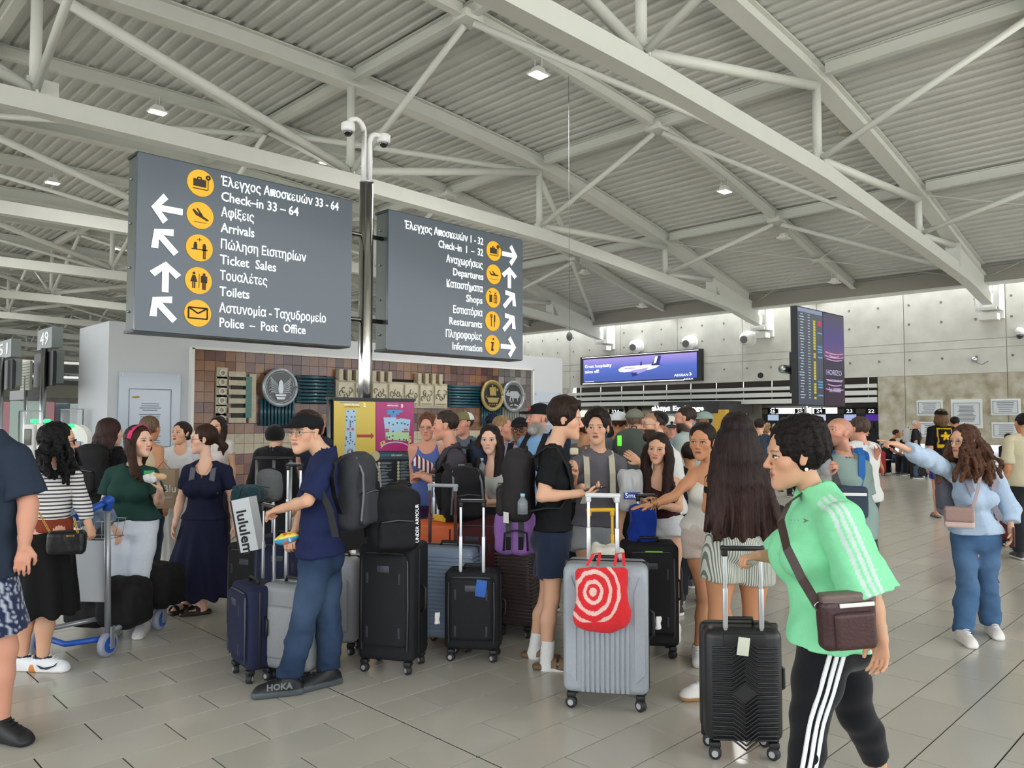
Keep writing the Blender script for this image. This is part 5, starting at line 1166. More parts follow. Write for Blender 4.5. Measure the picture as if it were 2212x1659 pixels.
    for n_, s_ in (('r', 1), ('l', -1)):
        S, E, Wr = j[n_+'S'], j[n_+'E'], j[n_+'W_']; q_ = b*sc*W(1, .86)
        body.cone(S, lerp(S, E, .5), .050*q_, .046*q_, .03).cone(lerp(S, E, .5), E, .046*q_, .039*q_, .02).cone(E, lerp(E, Wr, .35), .040*q_, .040*q_, .02).cone(lerp(E, Wr, .35), Wr, .040*q_, .0265*q_, .02)
        if not noleg:
            Hp, K, A = j[n_+'H'], j[n_+'K'], j[n_+'A']; q_ = b*sc; lf = nrm(np.cross(np.cross(K-A, Fw), K-A)) if not seat else Fw
            body.cone(Hp, lerp(Hp, K, .45), W(.086, .090)*q_, W(.076, .078)*q_, .04).cone(lerp(Hp, K, .45), K, W(.076, .078)*q_, .055*q_, .03).cone(K, lerp(K, A, .35)-lf*.012, .054*q_, .056*q_, .03).cone(lerp(K, A, .35)-lf*.012, A, .056*q_, .036*q_, .03)
            tf = (toes or {}).get(n_, Fw); tf = (-HF*math.cos(math.radians(tf))+HR*math.sin(math.radians(tf))) if np.isscalar(tf) else tf
            j[n_+'T'] = nrm(tf); A2 = A-UP*.035*sc
            kf = 1. if (shoes or {}).get('kind') in ('sandal', None) and not shoes else 1. if (shoes or {}).get('kind') == 'sandal' else .62
            body.cone(A, A2-tf*.03*kf, .034*sc*kf**.5, .03*sc*kf, .015).cone(A2, A2+tf*.12*sc*kf-UP*.012, .034*sc*kf, .030*sc*kf, .02).cone(A2+tf*.12*sc*kf-UP*.012, A2+tf*.16*sc*kf-UP*.018, .030*sc*kf, .02*sc*kf, .02)
    Hs = hs*1.05*sc**.4; H = head_frame(j['Hd'], hy, hp, hr)
    hf = F(); head_field(hf, H, Hs, fem); neckf(hf, .02); hf.plane(j['N']+NK*.0, -NK)
    neckf(body)
    hc_ = head_col(H, Hs, skc, hcol, fem, beard, buzz, lip, eye, mouth)
    def bcol(P):
        C = np.tile(sk, (len(P), 1)); C = hc_(P, C)
        for n_ in 'rl':
            for t_ in (j[n_+'W_'],): m = np.exp(-((P-t_-nrm(j[n_+'W_']-j[n_+'E'])*.09)**2).sum(1)/.004); C = C*(1-m[:, None]*.25)+sk*[1.0, .8, .75]*(m[:, None]*.25)
        return C
    parts = [(body, vb), (hf, vh)]
    for i, (n_, s_) in enumerate((('r', 1), ('l', -1))):
        E, Wr = j[n_+'E'], j[n_+'W_']; d = nrm(Wr-E); hpz = hands[i]
        if hpz is None: continue
        pl = (palm or {}).get(n_); pl = (-Rt*s_+Fw*.15) if pl is None else pl
        hd_ = (handdir or {}).get(n_); d2 = nrm(d*(.3)+hd_) if hd_ is not None else d
        hnd = F(); hnd.cone(lerp(E, Wr, .8), Wr+d2*.01, .031*b*sc*W(1, .86), .026*sc*W(1, .9), .01); x = np.cross(d2, pl)
        side = (palm or {}).get(n_+'t', 0) or (1 if (x@(Fw+UP*.3)) > 0 else -1)
        hand_field(hnd, Wr, d2, pl, side, hpz, sc*W(1, .9)); parts.append((hnd, vn))
    bo = sdfmesh('body', parts, M_skin, root, bcol)
    # ---------------- garments
    seed = abs(hash(label)) % 97 if False else sum(map(ord, label)) % 97
    def ccol(c, fn=None):
        c0 = np.array(srgb(c))
        def g_(P):
            C = np.tile(c0, (len(P), 1)); return fn(P, C) if fn else C
        return g_
    if top:
        lo = top.get('loose', .014); sl = top.get('sleeve', .5); hem = top.get('hem'); hem = zpx(hem, D) if hem is not None else base[2]+.50*h
        g = F(); torso(g, lo); fl = top.get('flare', 0.)
        if sl > 0: shoulders(g, lo*.8)
        elif sl == 0: 
            for s_, n_ in ((1, 'r'), (-1, 'l')): g.cone(lerp(j['C'], j['N'], .6)+sh_ax*s_*.05, lerp(lerp(j['C'], j['N'], .8), j[n_+'S'], top.get('strap', .5)), .060*b*sc+lo, .046*b*sc+lo*.7, .03)
        hz = max(hem, .05); low = V3(j['P'][0], j['P'][1], hz)+ (j['P']-j['W'])*V3(1, 1, 0)*.0
        if hem < j['P'][2]-.02: g.ecap(j['P'], low, (.165*b+lo)*sc, (.118*b+lo)*sc, (.165*b+lo+fl)*sc, (.120*b+lo+fl)*sc, hp_ax, .04, end=.03)
        if hem < j['P'][2]+.06:
            for n_ in 'rl': g.cone(j[n_+'H']+UP*.03, lerp(j[n_+'H'], j[n_+'K'], .3), (.092*b)*sc+lo+.004, .088*b*sc+lo+.006, .06)
        g.plane(V3(0, 0, hz), V3(0, 0, -1)) if not top.get('tilt') else g.plane(V3(*j['P'][:2], hz), nrm(V3(0, 0, -1)+Fw*top['tilt']))
        # neck opening
        nk = top.get('neck', .0); g.cone(j['N']+NK*.02, j['N']+NK*.2, .064*sc+nk*.3, .085*sc, .006, 's')
        if nk: g.ell(j['N']+Fc*(.045+nk*.4)-NK*(.0+nk*.5), (.055+nk*.5), None, .01, 's')
        amp = top.get('fold', .005); sg = sum(map(ord, label)) % 11
        g.disp(lambda P: amp*(wob(P, (16, 16, 22), sg)+.5*wob(P, (38, 38, 26), sg+2)))
        gp = [(g, vc)]
        for n_, s_ in (('r', 1), ('l', -1)):
            if sl <= 0: continue
            S, E, Wr = j[n_+'S'], j[n_+'E'], j[n_+'W_']; q_ = b*sc*W(1, .9); f2 = F(); r0 = .046*q_+lo*.8; r1 = .044*q_+lo*1.2+top.get('wide', 0)
            In = lerp(S, j['C'], .25)
            if sl <= 1:
                En = lerp(S, E, sl); f2.cone(In, S, r0, r0, .02); f2.cone(S, En+nrm(E-S)*.05, r0, r1, .02, cut=(En, nrm(E-S)))
            else:
                En = lerp(E, Wr, sl-1); f2.cone(In, S, r0, r0, .02); f2.cone(S, E, r0, r1, .02); f2.cone(E, En+nrm(Wr-E)*.03, r1, .030*q_+lo*1.1+top.get('wide', 0)*.6, .02, cut=(En, nrm(Wr-E)))
            f2.disp(lambda P: amp*(.9*wob(P, (30, 30, 30), sg+5)+.5*wob(P, (60, 60, 60), sg)))
            gp.append((f2, vc*.9))
        if top.get('collar'):
            f3 = F(); f3.cone(j['N']+NK*.0-Fc*.005, j['N']+NK*.035-Fc*.004, .074*sc, .066*sc, .01); f3.cone(j['N']-NK*.02, j['N']+NK*.2, .056*sc, .060*sc, .004, 's'); f3.ell(j['N']+Fc*.075-NK*.0, (.028, .028, .06), None, .01, 's'); gp.append((f3, vc*.6))
        sdfmesh(top.get('name', 't_shirt'), gp, top.get('mat', M_knit), root, ccol(top['color'], top.get('fn') and (lambda P, C: top['fn'](P, C, j, D))))
    if bottom:
        lo = bottom.get('loose', .014); kind = bottom['kind']; wz = bottom.get('waist', None); wz = zpx(wz, D) if wz is not None else j['P'][2]+.07*sc
        g = F(); torso(g, lo*.8, part=(0, 1)); g.plane(V3(0, 0, wz), UP) if not seat else g.plane(j['P']+NK*.1, NK); gp = []
        amp = bottom.get('fold', .006); sg = sum(map(ord, label)) % 13
        if kind == 'skirt':
            hz = zpx(bottom['hem'], D); fl = bottom.get('flare', .06); n_f = bottom.get('pleats', 11); low = lerp(j['rA'], j['lA'], .5)*V3(1, 1, 0)+UP*hz; low = lerp(V3(*j['P'][:2], hz), low, .6)
            g.ecap(j['P'], low, (.172*b+lo)*sc, (.125*b+lo)*sc, (.172*b+fl)*sc, (.135*b+fl)*sc, hp_ax, .04, end=.05); g.plane(V3(0, 0, hz), -UP); c0 = j['P'].copy(); zt = j['P'][2]
            g.disp(lambda P: bottom.get('amp', .012)*np.sin(n_f*np.arctan2((P-c0)@hp_ax, (P-c0)@Fw)+1.5*np.sin(P[:, 2]*5+sg))*sm(zt+.1-P[:, 2], 0, .5)+.003*wob(P, (20, 20, 20), sg)); gp = [(g, vc)]
        else:
            leg = bottom.get('leg', 2.); wd = bottom.get('wide', .01)
            for n_, s_ in (('r', 1), ('l', -1)):
                Hp, K, A = j[n_+'H'], j[n_+'K'], j[n_+'A']; q_ = b*sc; f2 = g
                if leg <= 1:
                    En = lerp(Hp, K, leg); g.cone(Hp, En+nrm(K-Hp)*.06, .088*q_+lo, (.072+.02*(1-leg))*q_+lo+wd, .02, cut=(En, nrm(K-Hp)))
                else:
                    En = lerp(K, A, leg-1); g.cone(Hp, lerp(Hp, K, .5), W(.086, .091)*q_+lo, W(.077, .079)*q_+lo, .03).cone(lerp(Hp, K, .5), K, W(.078, .079)*q_+lo, .058*q_+lo+wd*.6, .03); lf = nrm(np.cross(np.cross(K-A, Fw), K-A)) if not seat else Fw; m_ = lerp(K, En, min(1, .35/max(leg-1, .36)))-lf*.012; g.cone(K, m_, .058*q_+lo+wd*.6, .057*q_+lo+wd*.8, .03); g.cone(m_, En+nrm(A-K)*.04, .057*q_+lo+wd*.8, (.043 if leg > 1.6 else .056)*q_+lo+wd, .02, cut=(En, nrm(A-K)))
            mid = lerp(j['rK'], j['lK'], .5); ankz = min(j['rA'][2], j['lA'][2]); kz = j['rK'][2]
            def dj(P):
                low = sm(ankz+.30-P[:, 2], 0, .3); kn = np.exp(-((P[:, 2]-kz)/.09)**2)
                return amp*(wob(P, (20, 20, 22), sg)+(.9*kn+1.3*low)*wob(P, (22, 22, 75), sg+1))
            g.disp(dj); gp = [(g, vc*(1.35 if bottom is GEN_T else 1.))]
        c0b = np.array(srgb(bottom['color']))
        def bc(P):
            C = np.tile(c0b, (len(P), 1))
            if bottom.get('fade'):
                for n_ in 'rl':
                    m = np.exp(-((P-lerp(j[n_+'H'], j[n_+'K'], .6)-Fw*.05)**2).sum(1)/.025)*.2+np.exp(-((P-j[n_+'K']+UP*.12)**2).sum(1)/.012)*.1; C = C+(np.array(srgb('86a6cc'))-C)*m[:, None]
            return bottom['fn'](P, C, j, D) if bottom.get('fn') else C
        sdfmesh(bottom.get('name', {'skirt': 'skirt', 'shorts': 'shorts', 'jeans': 'jeans'}.get(kind, 'trousers')), gp, bottom.get('mat', M_denim if kind == 'jeans' else M_fab), root, bc)
    if shoes and not noleg:
        for n_ in 'rl':
            A, tf = j[n_+'A'], j[n_+'T']; A0 = A; z0 = A[2]-.085*sc+.0; z0 = max(z0, 0) if z0 > .05 else 0.; B_ = V3(A[0], A[1], z0); s_ = sc*shoes.get('size', 1.); rx = np.cross(tf, UP)
            heel, toe = B_-tf*.055*s_, B_+tf*.185*s_
            tp_ = shoes.get('tilt', {}).get(n_, 0.)
            pc, sc_, uc = np.array(srgb(shoes.get('sole', 'e8e6e0'))), shoes, np.array(srgb(shoes['color']))
            f2 = F()
            kind = shoes.get('kind', 'sneaker'); sh = shoes.get('soleh', .028)
            up_ = UP
            f2.ecap(heel+UP*.018, toe-tf*.03+UP*.018, .036*s_, .024, .042*s_, .020, rx, .01, end=.036*s_, sharp=2.6)
            if kind == 'sneaker':
                f2.ecap(heel+UP*.046+tf*.008, B_+tf*.148*s_+UP*.034, .037*s_, .044, .043*s_, .034, rx, .02, end=.038); f2.cone(B_-tf*.015+UP*.05, B_-tf*.012+UP*.098*s_, .042*s_, .040*s_, .02); f2.cone(B_+UP*.072*s_, B_+tf*.12*s_+UP*.042, .042*s_, .032*s_, .03)
                f2.cone(B_-tf*.01+UP*.09*s_, B_-tf*.0+UP*.16, .034*s_, .034*s_, .006, 's')
            f2.plane(V3(0, 0, z0+.001), -UP)
            acc = srgb(shoes.get('accent', shoes['color']))
            def shc(P, B_=B_, tf=tf, z0=z0):
                zz = P[:, 2]-z0; t = (P-B_)@tf; C = np.where((zz < sh)[:, None], pc, uc); 
                if 'heel' in shoes: C = np.where(((zz < .05)*(t < -.02-.3*(zz)))[:, None], np.array(srgb(shoes['heel'])), C)
                if 'collar' in shoes: C = np.where((zz > .088)[:, None], np.array(srgb(shoes['collar'])), C)
                if 'stripes' in shoes: C = np.where(((zz > .032)*(zz < .072)*(np.abs(((t+.35*zz-.01)/.022) % 1-.5) < .24)*(t > .02)*(t < .085))[:, None], np.array(srgb(shoes['stripes'])), C)
                return C
            if kind in ('sneaker', 'sandal', 'clog'):
                o = sdfmesh('shoe' if kind == 'sneaker' else 'sandal', [(f2, .0070 if det >= 3 else .011 if det == 2 else .015 if det == 1 else .02)], M_shoe, root, shc)
                mb = MB()
                if kind == 'sneaker' and det >= 2:
                    for k in range(4):
                        c_ = B_+tf*(.06+.024*k)*s_+UP*(.104-.0115*k); mb.tube([c_-rx*.022, c_+UP*.006, c_+rx*.022], .0035, 5)
                    mb.build('laces', mat('lace_'+shoes.get('lace', shoes['color']), shoes.get('lace', shoes['color']), rough=.8), o)
                if kind in ('sandal', 'clog') and o:
                    for t_ in ((.05, .10) if kind == 'clog' else (.03, .12)):
                        arc = [B_+tf*t_+rx*.045*math.cos(a)+UP*(.022+.052*math.sin(a)) for a in np.linspace(0, math.pi, 9)]; mb.sweep([(-.018, -.003), (.018, -.003), (.018, .003), (-.018, .003)], arc, tf)
                    mb.build('strap', mat('strap_'+shoes['color'], shoes['color'], rough=.7), o)
            if shoes.get('sock'):
                f3 = F(); K = j[n_+'K']; f3.cone(A-UP*.04, lerp(A, K, shoes.get('sockh', .3)), .042*sc, .047*sc, .01, cut=(lerp(A, K, shoes.get('sockh', .3)), nrm(K-A))); f3.cone(A-UP*.04, A+tf*.11-UP*.045, .042, .036, .02); f3.disp(lambda P: .002*wob(P, (30, 30, 120)))
                sdfmesh('sock', [(f3, .008 if det >= 2 else .012)], M_knit, root, ccol(shoes['sock']))
    if hair:
        if cap: hair = dict(hair, vol=hair.get('vol', 0)-.001)
        st_ = hair.get('style', 'short'); hcv = np.array(srgb(hair['color'])); hl = np.array(srgb(hair.get('tip', hair['color'])))
        hfld = hair_field(st_, H, Hs, hair); top_z = j['Hd'][2]
        def hcl(P):
            t = np.clip((top_z-P[:, 2])/.45, 0, 1)[:, None]; v = 1+.35*wob(P, (170, 170, 12), 3)[:, None]; return np.clip((hcv*(1-t)+hl*t)*v, 0, 1)
        sdfmesh('hair', [(hfld, vh*1.6)], M_curl if hair.get('curl') or st_ == 'curly' else M_hair, root, hcl)
    if beard >= .95:
        c, R = H; f4 = F(); f4.ecap(c+R@V3(0, .030, -.045)*Hs, c+R@V3(0, .055, -.10)*Hs, .060*Hs, .055*Hs, .043*Hs, .040*Hs, R[:, 0], .02); f4.ell(c+R@V3(0, .095, -.058)*Hs, np.array((.022, .02, .011))*Hs, R, .006, 's'); f4.plane(c+R@V3(0, 0, -.038)*Hs, nrm(R@V3(0, -.45, 1.))); f4.disp(lambda P: .003*wob(P, (160, 160, 60)))
        sdfmesh('beard', [(f4, vh*1.4)], M_hair, root, ccol(hcol if not (hair and 'beard' in hair) else hair['beard']))
    if cap: cap_mesh(H, Hs, cap, root, vh*1.5)
    if glasses and det >= 1:
        c, R = H; mb = MB(); gl = lambda x, y, z: c+R@(V3(x, y, z)*Hs); rr = .0016
        for s_ in (-1, 1):
            mb.tube([gl(s_*.032+.021*math.cos(t), .098-.006*abs(math.cos(t)), .002+.016*math.sin(t)) for t in np.linspace(0, 6.2832, 15)], rr*(1.8 if glasses == 'thick' else 1), 5); mb.tube([gl(s_*.053, .094, .006), gl(s_*.076, .03, .008), gl(s_*.079, -.005, .0)], rr*1.2, 5)
        mb.tube([gl(-.011, .101, .006), gl(.011, .101, .006)], rr, 5)
        mb.build('glasses', M_black if glasses == 'thick' else mat('glasses_wire', '9a948c', rough=.3, metal=.8), root)
    root_info = dict(j=j, H=H, Hs=Hs, root=root, Fw=Fw, Rt=Rt, D=D, sc=sc, Fc=Fc, sh=sh_ax, hp=hp_ax, NK=NK, b=b)
    if extra: extra(root_info)
    return root_info
# ================================================================ LUGGAGE
M_nylon = mat('black_nylon', '17171a', rough=.75, noise=.1, nscale=80, bump=.3, bscale=300, spec=.3)
M_rubber = mat('wheel_rubber', '26262a', rough=.6); M_hub = mat('wheel_hub', 'd5d7da', rough=.35, metal=.3)
M_alu = mat('handle_tube', 'd3d6d9', rough=.38, metal=.8)
def yawv(a): return -HF*math.cos(math.radians(a))+HR*math.sin(math.radians(a))
def rotz(yaw):
    f = yawv(yaw); r = np.cross(UP, f)   # viewer's right when looking at the front
    return np.array([r, -f, UP]).T       # columns: right, depth (away), up
def suitcase(label, g, yaw, w, h, d, color, style='soft', handle=None, hcol='d3d6d9', hw=.2, wheels='spinner', tagc=None, hpos=0., hub='b4b7ba', tilt=0., group=None, hz0=None, grip='17171a', wr=.028, hlx=0.):
    """g = ground point under the middle of the front face"""
    g = np.asarray(g, float)*V3(1, 1, 0); R = rotz(yaw); e = empty('suitcase', g, label, 'suitcase', group)
    if tilt: a = math.radians(tilt); T_ = np.array([[1, 0, 0], [0, math.cos(a), -math.sin(a)], [0, math.sin(a), math.cos(a)]]); R = R@T_
    L = lambda x, y, z: g+R@V3(x, y, z); z0 = wr*2+.025; hb = h-z0
    m = mat('case_'+color+style, color, rough=.75 if style == 'soft' else .38, noise=.06, nscale=60, bump=.25 if style == 'soft' else .04, bscale=260, spec=.35 if style == 'soft' else .5)
    dk = mat('case_trim', '18181a', rough=.5)
    mb = MB()
    if style == 'soft':
        mb.rbox(L(0, d*.5, z0+hb/2), (w, d*.94, hb), .035, R, seg=4); sh = mb.build('shell', m, e)
        MB().rbox(L(0, .0, z0+hb*.53), (w*.80, .05, hb*.80), .03, R, seg=3).build('front_pocket', m, e)
        mb = MB(); P = [(-.42, .92), (-.44, .5), (-.42, .06)]
        pr = [L(w*x, -.004, z0+hb*z) for x, z in ((-.40, .10), (-.41, .5), (-.40, .86), (-.33, .925), (0, .93), (.33, .925), (.40, .86), (.41, .5), (.40, .10))]
        mb.tube(pr, .006, 6); mb.build('piping', mat('piping_grey', '4a4c52', rough=.5), e)
        MB().rbox(L(0, -.028, z0+hb*.80), (w*.22, .012, .045), .005, R).build('badge', mat('badge_grey', '3c3f47', rough=.4), e)
        for x in (-.28, .28):
            for z in (.72, .26): MB().rbox(L(w*x, -.028, z0+hb*z), (.016, .008, .07), .003, R).build('stitched_tab', mat('tab_grey', '2f3138'), e)
        MB().rbox(L(w*.5, d*.35, z0+hb*.5), (.012, .02, hb*.9), .004, R).build('side_zip', dk, e)
    elif style in ('ribh', 'ribv', 'chevron', 'hard'):
        mb.rbox(L(0, d*.5, z0+hb/2), (w, d, hb), .045, R, seg=4); sh = mb.build('shell', m, e); n_ = 0
        if style == 'ribh':
            mb = MB(); k = int(hb*.86/.026)
            for i in range(k): mb.rbox(L(0, d*.5, z0+hb*.07+(i+.5)*hb*.86/k), (w+.010, d+.012, hb*.86/k*.62), .004, R, seg=2)
            mb.build('rib', m, sh)['kind'] = 'stuff'
        if style == 'ribv':
            for i in range(10): MB().rbox(L(-w*.29+w*.58*(i+.5)/10, .0, z0+hb*.42), (w*.58/10*.72, .016, hb*.80), .004, R, seg=2).build('rib', m, sh)
            for s_ in (-1, 1):
                P = [(s_*.34, .10), (s_*.46, .18), (s_*.46, .86), (s_*.40, .92), (s_*.34, .80)]
                MB().poly([L(w*x, .004, z0+hb*z) for x, z in P], -R[:, 1], .012).build('side_panel', m, sh)
            MB().poly([L(w*x, .004, z0+hb*z) for x, z in ((-.30, .90), (.30, .90), (.24, .97), (-.24, .97))], -R[:, 1], .010).build('top_panel', m, sh)
        if style == 'chevron':
            mb = MB()
            for i in range(22):
                z = z0+hb*(.04+.80*i/21); pts = [L(-w*.42, -.001, z), L(-w*.16, -.004, z), L(0, -.006, z+.045*(1 if i > 10 else -1)), L(w*.16, -.004, z), L(w*.42, -.001, z)]; mb.tube(pts, .0055, 5)
            mb.build('rib', m, sh)['kind'] = 'stuff'
            MB().rbox(L(0, .003, z0+hb*.90), (w*.55, .02, .07), .01, R).build('handle_recess', dk, e)
        if style == 'hard': MB().rbox(L(0, .0, z0+hb*.45), (w*.62, .03, hb*.62), .02, R, seg=3).build('front_panel', m, sh)
        MB().rbox(L(0, d*.52, z0+hb/2), (w+.010, .022, hb+.010), .012, R, seg=3).build('zip_band', dk if color not in ('8e9094',) else mat('zip_light', 'a9abae', rough=.5), e)
    # wheels with their forks
    for sx in (-1, 1):
        for sy in (0, 1):
            c = L(sx*(w/2-.045), .035+sy*(d-.07), wr+.001); q = MB(); q.rbox(c+R@V3(0, .0, wr+.012), (.05, .05, .03), .008, R); wh = q.build('wheel_housing', dk, e)
            ax = nrm(R@V3(.5+.3*sx, .9, 0)); ax = nrm(ax*V3(1, 1, 0)); q = MB(); q.tube([c-ax*.017, c-ax*.013, c+ax*.013, c+ax*.017], [wr*.9, wr, wr, wr*.9], 18); q.build('wheel', M_rubber, wh)
            q = MB(); q.disc(c-ax*.018, ax, wr*.52, .006, 12); q.disc(c+ax*.018, ax, wr*.52, .006, 12); q.build('wheel_hub', mat('hub_'+hub, hub, rough=.35, metal=.3), wh)
    tp = MB(); tp.tube([L(-.07, d*.45, h-.004), L(-.06, d*.45, h+.028), L(.06, d*.45, h+.028), L(.07, d*.45, h-.004)], .010, 8); tp.build('carry_handle', dk, e)
    MB().tube([L(w*.5, d*.5, z0+hb*.40), L(w*.5+.028, d*.5, z0+hb*.43), L(w*.5+.028, d*.5, z0+hb*.60), L(w*.5, d*.5, z0+hb*.63)], .009, 8).build('side_handle', dk, e)
    if handle:
        hd = MB(); ma = M_alu if hcol == 'd3d6d9' else mat('tube_'+hcol, hcol, rough=.35, metal=.2); y_ = d*(.86 if hpos == 0 else hpos)
        for sx in (-1, 1): MB().rbox(L(hlx+sx*hw/2, y_, (h+handle)/2), (.017, .011, handle-h+.02), .003, R).rbox(L(hlx+sx*hw/2, y_, h+(handle-h)*.25), (.023, .016, (handle-h)*.5), .003, R).build('handle_tube', ma, e)
        MB().rbox(L(hlx, y_, handle), (hw+.04, .026, .026), .010, R).rbox(L(hlx-hw/2, y_, handle-.02), (.03, .022, .04), .006, R).rbox(L(hlx+hw/2, y_, handle-.02), (.03, .022, .04), .006, R).build('handle_grip', mat('grip_'+grip, grip, rough=.4), e)
        if grip == '17171a': MB().rbox(L(hlx, y_, handle+.013), (hw, .010, .004), .001, R).build('grip_inlay', M_alu, e)
    if tagc:
        c_, (tx, tz), sz = tagc; MB().rbox(L(tx, -.016 if style != 'soft' else -.034, tz), (sz[0], .004, sz[1]), .001, R@np.array(Matrix.Rotation(.12, 3, 'Y'))).build('luggage_tag', mat('tag_'+c_, c_, rough=.6), e)
    return e, L
def backpack(label, c, out, w, h, d, color, accent=None, lean=0., name='backpack', bottle=None, cat='backpack', group=None, straps=True, det=.010, vert=None, shape=1.):
    det *= 1.3
    """c = centre, out = direction its front pocket faces"""
    out = nrm(out); up = nrm(UP+out*lean) if vert is None else nrm(vert); R = frame(-out, up); R = np.array([R[:, 0], R[:, 1], R[:, 2]]).T; c = np.asarray(c, float)
    e = empty(name, c, label, cat, group); L = lambda x, y, z: c+R[:, 0]*x-R[:, 1]*y+R[:, 2]*z   # y positive = outwards
    f = F(); f.rbox(L(0, 0, 0), (w/2, d/2*.8, h/2), min(w, d)*.34, R, .03); f.ell(L(0, d*.12, h*.25), (w*.44, d*.42, h*.28), R, .05); f.ell(L(0, d*.18, -h*.18), (w*.46, d*.46, h*.30), R, .04)
    sd = sum(map(ord, label)) % 9; f.disp(lambda P: .006*wob(P, (22, 22, 22), sd)+.003*wob(P, (60, 60, 60), sd))
    b_ = sdfmesh('pack_body', [(f, det)], M_nylon2, e, color)
    f = F(); f.rbox(L(0, d*.52, -h*.20), (w*.36, d*.16, h*.22), .03, R, .02); f.disp(lambda P: .004*wob(P, (40, 40, 40), sd)); sdfmesh('front_pocket', [(f, det)], M_nylon2, e, color)
    ac = mat('strap_'+(accent or '101012'), accent or '101012', rough=.7)
    for s_ in (-1, 1):
        if accent: MB().sweep([(-.008, -.002), (.008, -.002), (.008, .002), (-.008, .002)], [L(s_*w*.30, d*.30, h*.47), L(s_*w*.34, d*.56, h*.25), L(s_*w*.36, d*.60, 0), L(s_*w*.38, d*.55, -h*.35)], R[:, 0]).build('trim_line', ac, e)
        if straps: MB().sweep([(-.03, -.006), (.03, -.006), (.03, .006), (-.03, .006)], [L(s_*w*.24, -d*.35, h*.42), L(s_*w*.28, -d*.35-.10, h*.56), L(s_*w*.33, -d*.35-.24, h*.38), L(s_*w*.36, -d*.35-.22, h*.02), L(s_*w*.40, -d*.35-.06, -h*.30)], R[:, 0]).build('shoulder_strap', mat('strap_dark', '121214', rough=.8), e)
    MB().tube([L(-.03, -d*.2, h*.48), L(-.02, -d*.2, h*.56), L(.02, -d*.2, h*.56), L(.03, -d*.2, h*.48)], .007, 6).build('grab_loop', ac, e)
    MB().tube([L(-w*.30, d*.62, .0), L(0, d*.68, h*.03), L(w*.30, d*.62, 0)], .004, 5).build('zip', mat('zip_grey', '55585e', rough=.5), e)
    if bottle:
        q = L(bottle*w*.5, d*.0, -h*.06); o = MB(); o.tube([q+UP*-.10, q+UP*.06, q+UP*.085, q+UP*.10], [.033, .033, .016, .014], 16); bt = empty('water_bottle', q, 'clear water bottle in the side pocket of the navy backpack', 'bottle'); o.build('bottle_body', mat('bottle_plastic', 'c8d4da', rough=.08, trans=.6, alpha=.7), bt); MB().tube([q+UP*.10, q+UP*.122], [.016, .016], 14).build('bottle_cap', mat('bottle_cap_blue', '9cc4e6', rough=.4), bt)
    return e, L
M_nylon2 = mat('bag_nylon', '2a2a2e', rough=.75, attr=True, noise=.12, nscale=70, bump=.35, bscale=240, spec=.3)
def soft_bag(name, label, c, size, R, color, cat='bag', m=None, amp=.01, det=.009, group=None, shape='box'):
    det *= 1.5
    e = empty(name, c, label, cat, group); f = F()
    if shape == 'box': f.rbox(c, np.array(size)/2, min(size)*.35, R, .02)
    else: f.ell(c, np.array(size)/2, R)
    sd = sum(map(ord, label)) % 9; f.disp(lambda P: amp*wob(P, (26, 26, 26), sd)+amp*.5*wob(P, (60, 60, 60), sd)); sdfmesh('bag_body', [(f, det)], m or M_nylon2, e, color)
    return e
# --- foreground group
suitcase('navy soft cabin suitcase at the left of the boy in the black cap', gz(512, 1468), -52, .34, .585, .22, '1c2140', 'soft', handle=1.06, hw=.19)
suitcase('dark silver hard suitcase the boy in the cap holds by its tall handle', gz(610, 1480), -22, .37, .60, .24, '8e9094', 'hard', handle=1.07, hw=.19, hlx=-.05)
g3 = (gz(787, 1466)+gz(871, 1450))/2
suitcase('large black soft suitcase right behind the boy, with a black backpack on top', g3+HF*.0, -14, .385, .815, .30, '1b1c20', 'soft', handle=.9, hw=.2, wr=.028)
suitcase('blue-grey suitcase with horizontal ribs behind the two black cases', gz(958, 1408), -16, .42, .715, .27, '8291a8', 'ribh', handle=1.13, hw=.20, hcol='5c3a38', grip='a9b0b8', hub='b06a58', hlx=-.1)
g5 = (gz(970, 1436)+gz(1065, 1430))/2
suitcase('small black cabin suitcase with a blue airline tag and twin silver handle tubes', g5, -6, .375, .60, .23, '1a1b1f', 'soft', handle=1.065, hw=.155, tagc=('2a62b8', (.07, .50), (.07, .11)), hpos=.12)
suitcase('dark brown ribbed suitcase with the lilac bag on top', gz(1108, 1382)+HF*.05, -25, .30, .66, .40, '4a3d3c', 'ribh', handle=.9, hw=.15)
g7 = (gz(1225, 1512)+gz(1385, 1535))/2
suitcase('large silver-grey ribbed suitcase in front with the red tote hanging on it', g7-HF*.10, -10, .475, .80, .30, 'a3aab3', 'ribv', handle=1.175, hw=.165, wr=.032, hpos=.55, hlx=-.02, grip='d7dadd')
suitcase('black suitcase with a bright green tag behind the silver one', gz(1408, 1425), -4, .38, .765, .32, '17171a', 'soft', handle=1.07, hw=.12, hub='3a3a3c')
suitcase('suitcase with yellow handle tubes hidden behind the silver one', gz(1312, 1462), 5, .36, .70, .22, '3a3b40', 'hard', handle=1.02, hw=.155, hcol='e0ab1c', grip='e6b424')
suitcase('teal blue suitcase seen between the two girls in shorts', gz(1484, 1262), -8, .36, .60, .24, '1f7fa4', 'ribh')
suitcase('glossy orange hard suitcase standing behind the blue-grey one', gz(938, 1362), -20, .42, .825, .30, 'e0631c', 'hard', handle=1.15, hw=.26, tagc=('e8b02c', (.05, .86), (.1, .05)))
suitcase('burgundy suitcase behind the twin silver handle tubes', gz(1020, 1366), -12, .50, .86, .30, '4e1c22', 'soft')
suitcase('dark navy suitcase behind the boy beside the paper bag', gz(600, 1405), -10, .42, .78, .26, '1f2542', 'soft', handle=1.28, hw=.10)
